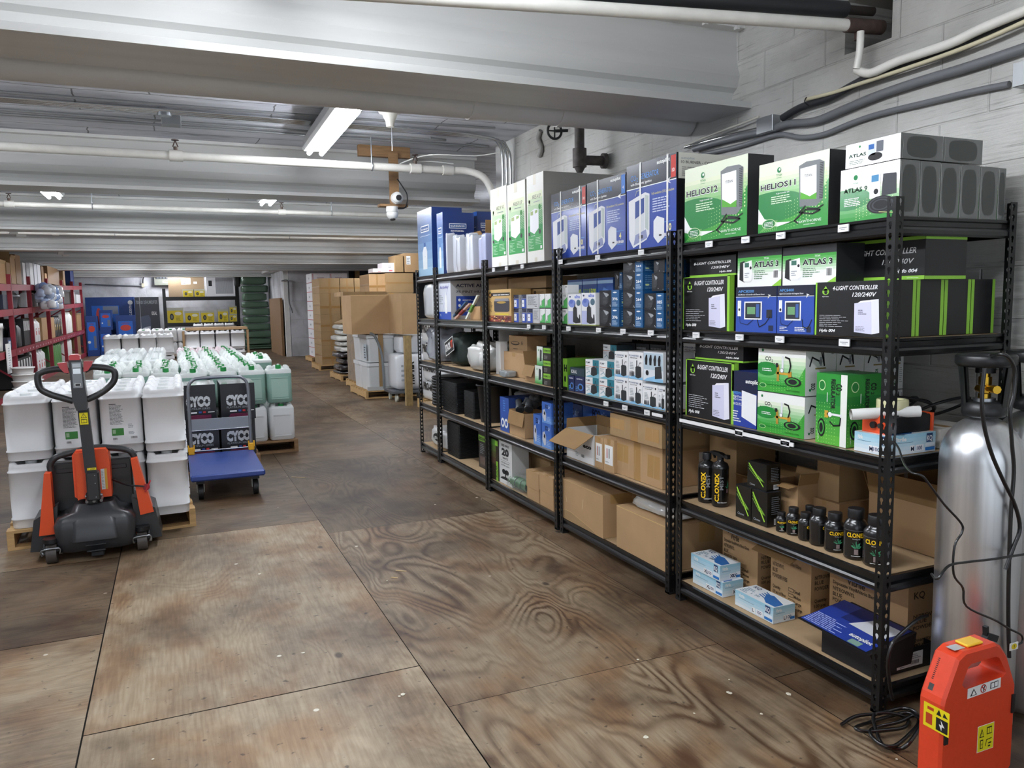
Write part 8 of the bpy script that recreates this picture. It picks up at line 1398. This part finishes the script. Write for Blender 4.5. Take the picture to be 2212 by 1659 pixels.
# soil bags
pallet(2.98, 15.3, 1.1, 1.2, 'pale timber pallet under the stacked soil bags', 0)
y = 15.85; tb = [700, 712, 724, 737, 748, 760, 773, 787, 801]; n = len(tb)
for i in range(n):
    zt = zat(tb[i], 3.3, 15.4); zb_ = zat(tb[i + 1], 3.3, 15.4) if i < n - 1 else .127; white = i < 5
    def bagd(g, i=i, zt=zt, zb_=zb_):
        if i in (0, 1, 2, 3): F = Fc(g, (-.1, -.485, (zt - zb_) * .35), (1, 0, 0), (0, 0, 1), .55, (zt - zb_) * .45); F.text(['soil', 'GREEN', 'HOPE', 'OCEAN', ''][i], .1, .2, .6, BK if i != 1 else C('#2c8c9c'), w=.7, bold=.05)
    for s in (0,): lumpy('soil_bag', '%s soil bag, %s from the top of the pile' % ('white printed' if white else 'dark glossy', ['first', 'second', 'third', 'fourth', 'fifth', 'sixth', 'seventh', 'eighth', 'ninth'][i]), (3.36 + .05 * math.sin(i * 2.3), y, zb_), (.7, .9, (zt - zb_) * .92), C('#c9cac4' if white else '#231d20', .25, coat=.6), 80 + i, 'bag', .1, 34, .4, freq=3, deco=bagd, group='stacked soil bags')
g = G(); P = [(0, 0, 0), (.5, .1, .05), (.55, .8, .1), (-.02, .7, .0)]; g.hexa([Vector(p) for p in P], [Vector(p) + Vector((0, 0, .01)) for p in P], M_CARD2); g.build('cardboard_sheet', None, (3.15, 15.5, zat(700, 3.3, 15.4) + .02), (.0, -.15, .1), 'torn brown cardboard sheet on top of the soil bags', 'cardboard')
# shrink wrapped block
y = 13.45; pallet(2.93, y, 1.1, 1.15, 'timber pallet under the shrink-wrapped block', 0)
x0 = 2.96; h_ = zat(640, 3.0, y) - .127; e = empty('wrapped_load', (x0, y + .02, .127), 0, 'tall shrink-wrapped block of brown cartons', 'wrapped load'); g = G(); g.box(0, .9, 0, 1.05, 0, h_, C('#9a8468', .35, ns=.2, sc=7, coat=.5)); g.build('carton_block', e)
g = G(); R = random.Random(5); F = Fc(g, (0, 1.05, 0), (0, -1, 0), (0, 0, 1), 1.05, h_); S_ = Fc(g, (0, 0, 0), (1, 0, 0), (0, 0, 1), .9, h_)
for i in range(46):
    for q in (F, S_): a_, b_ = R.random(), R.random(); q.line([(a_, b_), (a_ + .2 * (R.random() - .5), b_ + .1 * R.random()), (a_ + .3 * (R.random() - .5), b_ + .16 * R.random())], .006 + .006 * R.random(), C('#cfc8be', .1, coat=1), 4 + i % 5)
g.build('wrinkled_film', e)
KY('cardboard_box', 'long brown carton lying on the wrapped block', 740, 836, 630, y, .127 + h_ + .002, .8, M_CARD2, lambda S, L, T: (L.rect(.3, 0, .7, 1, M_CARD), S.rect(.5, 0, .52, 1, M_CARDI)), group=FR)
# white tubs on a pallet, with big cartons on top
y = 12.2; pallet(2.76, y, 1.2, 1.2, 'timber pallet under the white lidded tubs', 0)
e = empty('tub_load', (2.8, y + .03, .127), 0, 'white lidded tubs strapped with a brown band and wrapped', 'tubs'); ht = zat(722, 2.9, y) - .127; M_TUB = C('#dcdfe0', .35, coat=.3)
for c in range(2):
    for l in range(2):
        for r_ in range(2):
            g = G(); w = .46; hh = ht / 2 - .004; cx_, cy_ = .24 + c * .5, .26 + r_ * .54; g.rr([(l * (hh + .004), w * .46, .24, .04, cx_, cy_), (l * (hh + .004) + hh * .85, w * .49, .255, .04, cx_, cy_)], M_TUB, 3, False); g.build('tub', e)
            g = G(); g.rr([(l * (hh + .004) + hh * .86, w * .52, .265, .04, cx_, cy_), (l * (hh + .004) + hh * .98, w * .52, .265, .04, cx_, cy_)], C('#e4e7e8', .3), 3, False); g.build('lid', e)
g = G(); g.box(.19, .27, -.012, -.004, 0, ht, M_CARD2); g.build('band', e); g = G(); g.box(-.01, .99, -.014, -.013, 0, .06, C('#c9cccc', .2, coat=1)); g.build('film', e)
g = G(); F = Fc(g, (-.002, .2, ht * .55), (0, -1, 0), (0, 0, 1), .2, .25); F.rect(0, 0, 1, 1, C('#b8c4cc'), 1); F.bars(.1, .1, .9, .9, 5, BK, 2); F2 = Fc(g, (.6, .0, ht * .58), (1, 0, 0), (0, 0, 1), .2, .28); F2.rect(0, 0, 1, 1, C('#6c8c9c'), 12); F2.rnd(.5, .75, .2, C('#b8303c'), 13); g.build('tub_label', e)
zt = .127 + ht + .005; y2 = y - .02
KY('cardboard_box', 'big square brown carton on top of the white tubs', 759, 844, 637, y2, zt, .7, M_CARD, lambda S, L, T: (S.rect(0, .98, 1, 1, C('#c9a878'), 1)), group=FR)
x_, z_ = xat(848, y2 - .2, 1.2), zat(720, 3.2, y2 - .2); 
KY('cardboard_box', 'second big brown carton, standing by the far shelf end', 868, 905, 634, y2 - .75, zat(722, 3.3, y2 - .75), .9, M_CARD, None, group=FR)
KY('cardboard_box', 'long taped brown carton above the two big ones', 833, 893, 590, y2 + .5, zt + .48, .7, M_CARD2, tp2, group=FR) if False else None
y3 = 14.62; pallet(4.05, y3, 1.3, .74, 'pallet under the tall brown stack behind the tubs', 0)
zz = .127
for i, vt in enumerate((720, 632)):
    x0, x1 = xat(800, y3, 1.3), xat(893, y3, 1.3); zt_ = zat(vt, 4.3, y3); g = G(); g.box(0, x1 - x0, 0, .7, 0, zt_ - zz - .003, M_CARD2); tp(Fc(g, (0, 0, 0), (1, 0, 0), (0, 0, 1), x1 - x0, zt_ - zz), Fc(g, (0, .7, 0), (0, -1, 0), (0, 0, 1), .7, zt_ - zz), None); g.build('cardboard_box', None, (x0, y3, zz), label='large brown carton in the tall stack behind the tubs, %s' % ['bottom', 'middle'][i], cat='box', group=FR); zz = zt_
KY('cardboard_box', 'long taped brown carton above the tubs, near the ceiling beam', 833, 893, 590, y3, zz + .002, 1.0, M_CARD2, tp2, group=FR); KY('cardboard_box', 'taped brown carton left of the long taped one', 797, 832, 592, y3 + .05, zz + .002, .8, M_CARD, tp, group=FR)
z5 = zat(588, 4.4, y3) + .004
pk = lambda S, L, T: (S.rect(0, 0, 1, 1, C('#f0e8ea'), 1), S.rect(.55, .1, .85, .25, C('#d8707c'), 2), S.bars(.5, .5, .9, .8, 2, GY, 2))
KY('product_box', 'white carton with pink print on the top cartons', 826, 851, 568, y3 + .1, z5, .4, '#ece4e6', pk); KY('product_box', 'small white cartons beside the pink printed one', 805, 825, 580, y3 + .15, z5, .4, '#e8e2e4', pk)
KY('cardboard_box', 'brown carton with white shipping label, topmost at the shelf end', 874, 910, 547, y3 + .02, z5, .6, M_CARD, lambda S, L, T: (S.rect(.1, .4, .35, .85, W_, 1), S.bars(.13, .45, .32, .8, 4, GY, 2)), group=FR); KY('cardboard_box', 'brown carton left of the labelled topmost one', 853, 871, 552, y3 + .02, z5, .5, M_CARD2, None, group=FR)
# hand truck with growing mix bag
e = empty('hand_cart', (3.02, 11.55, 0), 0, 'grey cart with small castors carrying a white bag', 'cart'); g = G(); g.box(.0, .62, 0, .5, .13, .17, C('#6c7074', .4, .4)); g.build('deck', e); g = G(); g.tube([(.0, .5, .17), (-.02, .5, .7), (-.12, .5, 1.0), (-.2, .5, 1.05)], .02, C('#8c9296', .4, .5), 8); g.build('handle', e)
for x in (.08, .54):
    for yy_ in (.06, .44): g = G(); g.cyl((x - .015, yy_, .055), (x + .015, yy_, .055), .055, C('#c9ccc0', .4), 18); g.box(x - .02, x + .02, yy_ - .02, yy_ + .02, .1, .13, M_GALV); g.build('castor', e)
def pm_(g): F = Fc(g, (-.22, -.3, .06), (1, 0, 0), (0, 0, 1), .3, .42); F.text('PRO-MIX', .75, .08, .3, BK, rot=90, w=.84, bold=.07, l=4); F.bars(.1, .2, .35, .9, 4, GY)
lumpy('growing_mix_bag', 'white bag printed PRO-MIX standing on the grey cart', (3.36, 11.85, .172), (.52, .54, .56), C('#e4e6ea', .3, coat=.5), 90, 'bag', .04, 30, .25, freq=2, deco=pm_)
lumpy('growing_mix_bag', 'white folded bag on top of the PRO-MIX bag', (3.42, 11.9, .735), (.42, .46, .27), C('#dcdfe3', .3, coat=.5), 91, 'bag', .08, 30, .3)
g = G(); g.box(0, .1, 0, .08, 0, zat(725, 3.15, 11.1), C('#9c8458', .75, ns=.25, sc=14, st=(3, 3, 1))); g.build('timber_post', None, (3.1, 11.05, 0), label='weathered timber post standing beside the PRO-MIX bags', cat='post')
pallet(3.22, 9.7, .8, 1.2, 'timber pallet behind the narrow shelving unit', 0)
for i in range(4):
    def pd(g, i=i): F = Fc(g, (-.37, .45, .08), (0, -1, 0), (0, 0, 1), .9, .2); F.text('PRO-MIX', .1, .4, .5, BK, w=.6, bold=.05, l=6)
    lumpy('growing_mix_bag', 'white PRO-MIX bag behind the narrow shelving unit, %s' % ['lowest', 'second', 'third', 'top'][i], (3.62, 10.3, .127 + i * .27), (.72, 1.0, .265), C('#e2e4e6', .3, coat=.5), 95 + i, 'bag', .05, 30, .25, freq=2, deco=pd, group='white growing mix bags behind the narrow unit')
# far grey wrapped pallet with carton flaps
y = 20.0; pallet(3.62, y, .55, .7, 'pallet under the grey wrapped tubs at the far end', 0); 
for i in range(2): lumpy('wrapped_tub', 'grey wrapped tub at the far stack, %s' % ['lower', 'upper'][i], (3.88, y + .33, .127 + i * .42), (.46, .6, .41), C('#a9b2ba', .2, coat=.8), 100 + i, 'tub', .06, 28, .3, group='grey wrapped tubs at the far stack')
open_box('cardboard_box', 'open brown carton on the grey wrapped tubs', 0, 0, 0, .975, x=3.66, dep=.42, y0=y + .08, y1=y + .55, h=.22, flaps=(('f', 70, .15), ('n', 50, .14)))
# flakes of paint and wood chips lying about on the plywood
g = G(); R = random.Random(12)
for u, v in ((1378, 1425), (1575, 1468), (1577, 1497), (1572, 1495), (1645, 1542), (1500, 1541), (1937, 1640), (1703, 1499), (1030, 1075), (1040, 1078), (870, 1500), (863, 1504), (620, 1030), (655, 1410), (836, 1254), (1395, 1592), (770, 1180), (940, 1090), (560, 1240), (330, 1640)):
    c = bp(u, v, 'z', .002); r = .004 + .009 * R.random(); n = 6; a0 = R.random() * 6
    g.add([(c.x + r * (.6 + .5 * R.random()) * math.cos(a0 + i), c.y + r * (.6 + .5 * R.random()) * math.sin(a0 + i), .0025) for i in range(n)] + [(c.x, c.y, .004)], [(i, (i + 1) % n, n) for i in range(n)], C('#d9d4c2', .6))
for (u, v, w_) in ((855, 1232, .05), (845, 1247, .03), (630, 1030, .1)):
    c = bp(u, v, 'z', .004); g.bar(c, c + Vector((w_, -.8 * w_, 0)), .006, .003, C('#c9b080', .6))
g.build('floor_chips', None, label='white paint flakes and wood chips scattered over the plywood floor', cat='debris', kind='stuff')
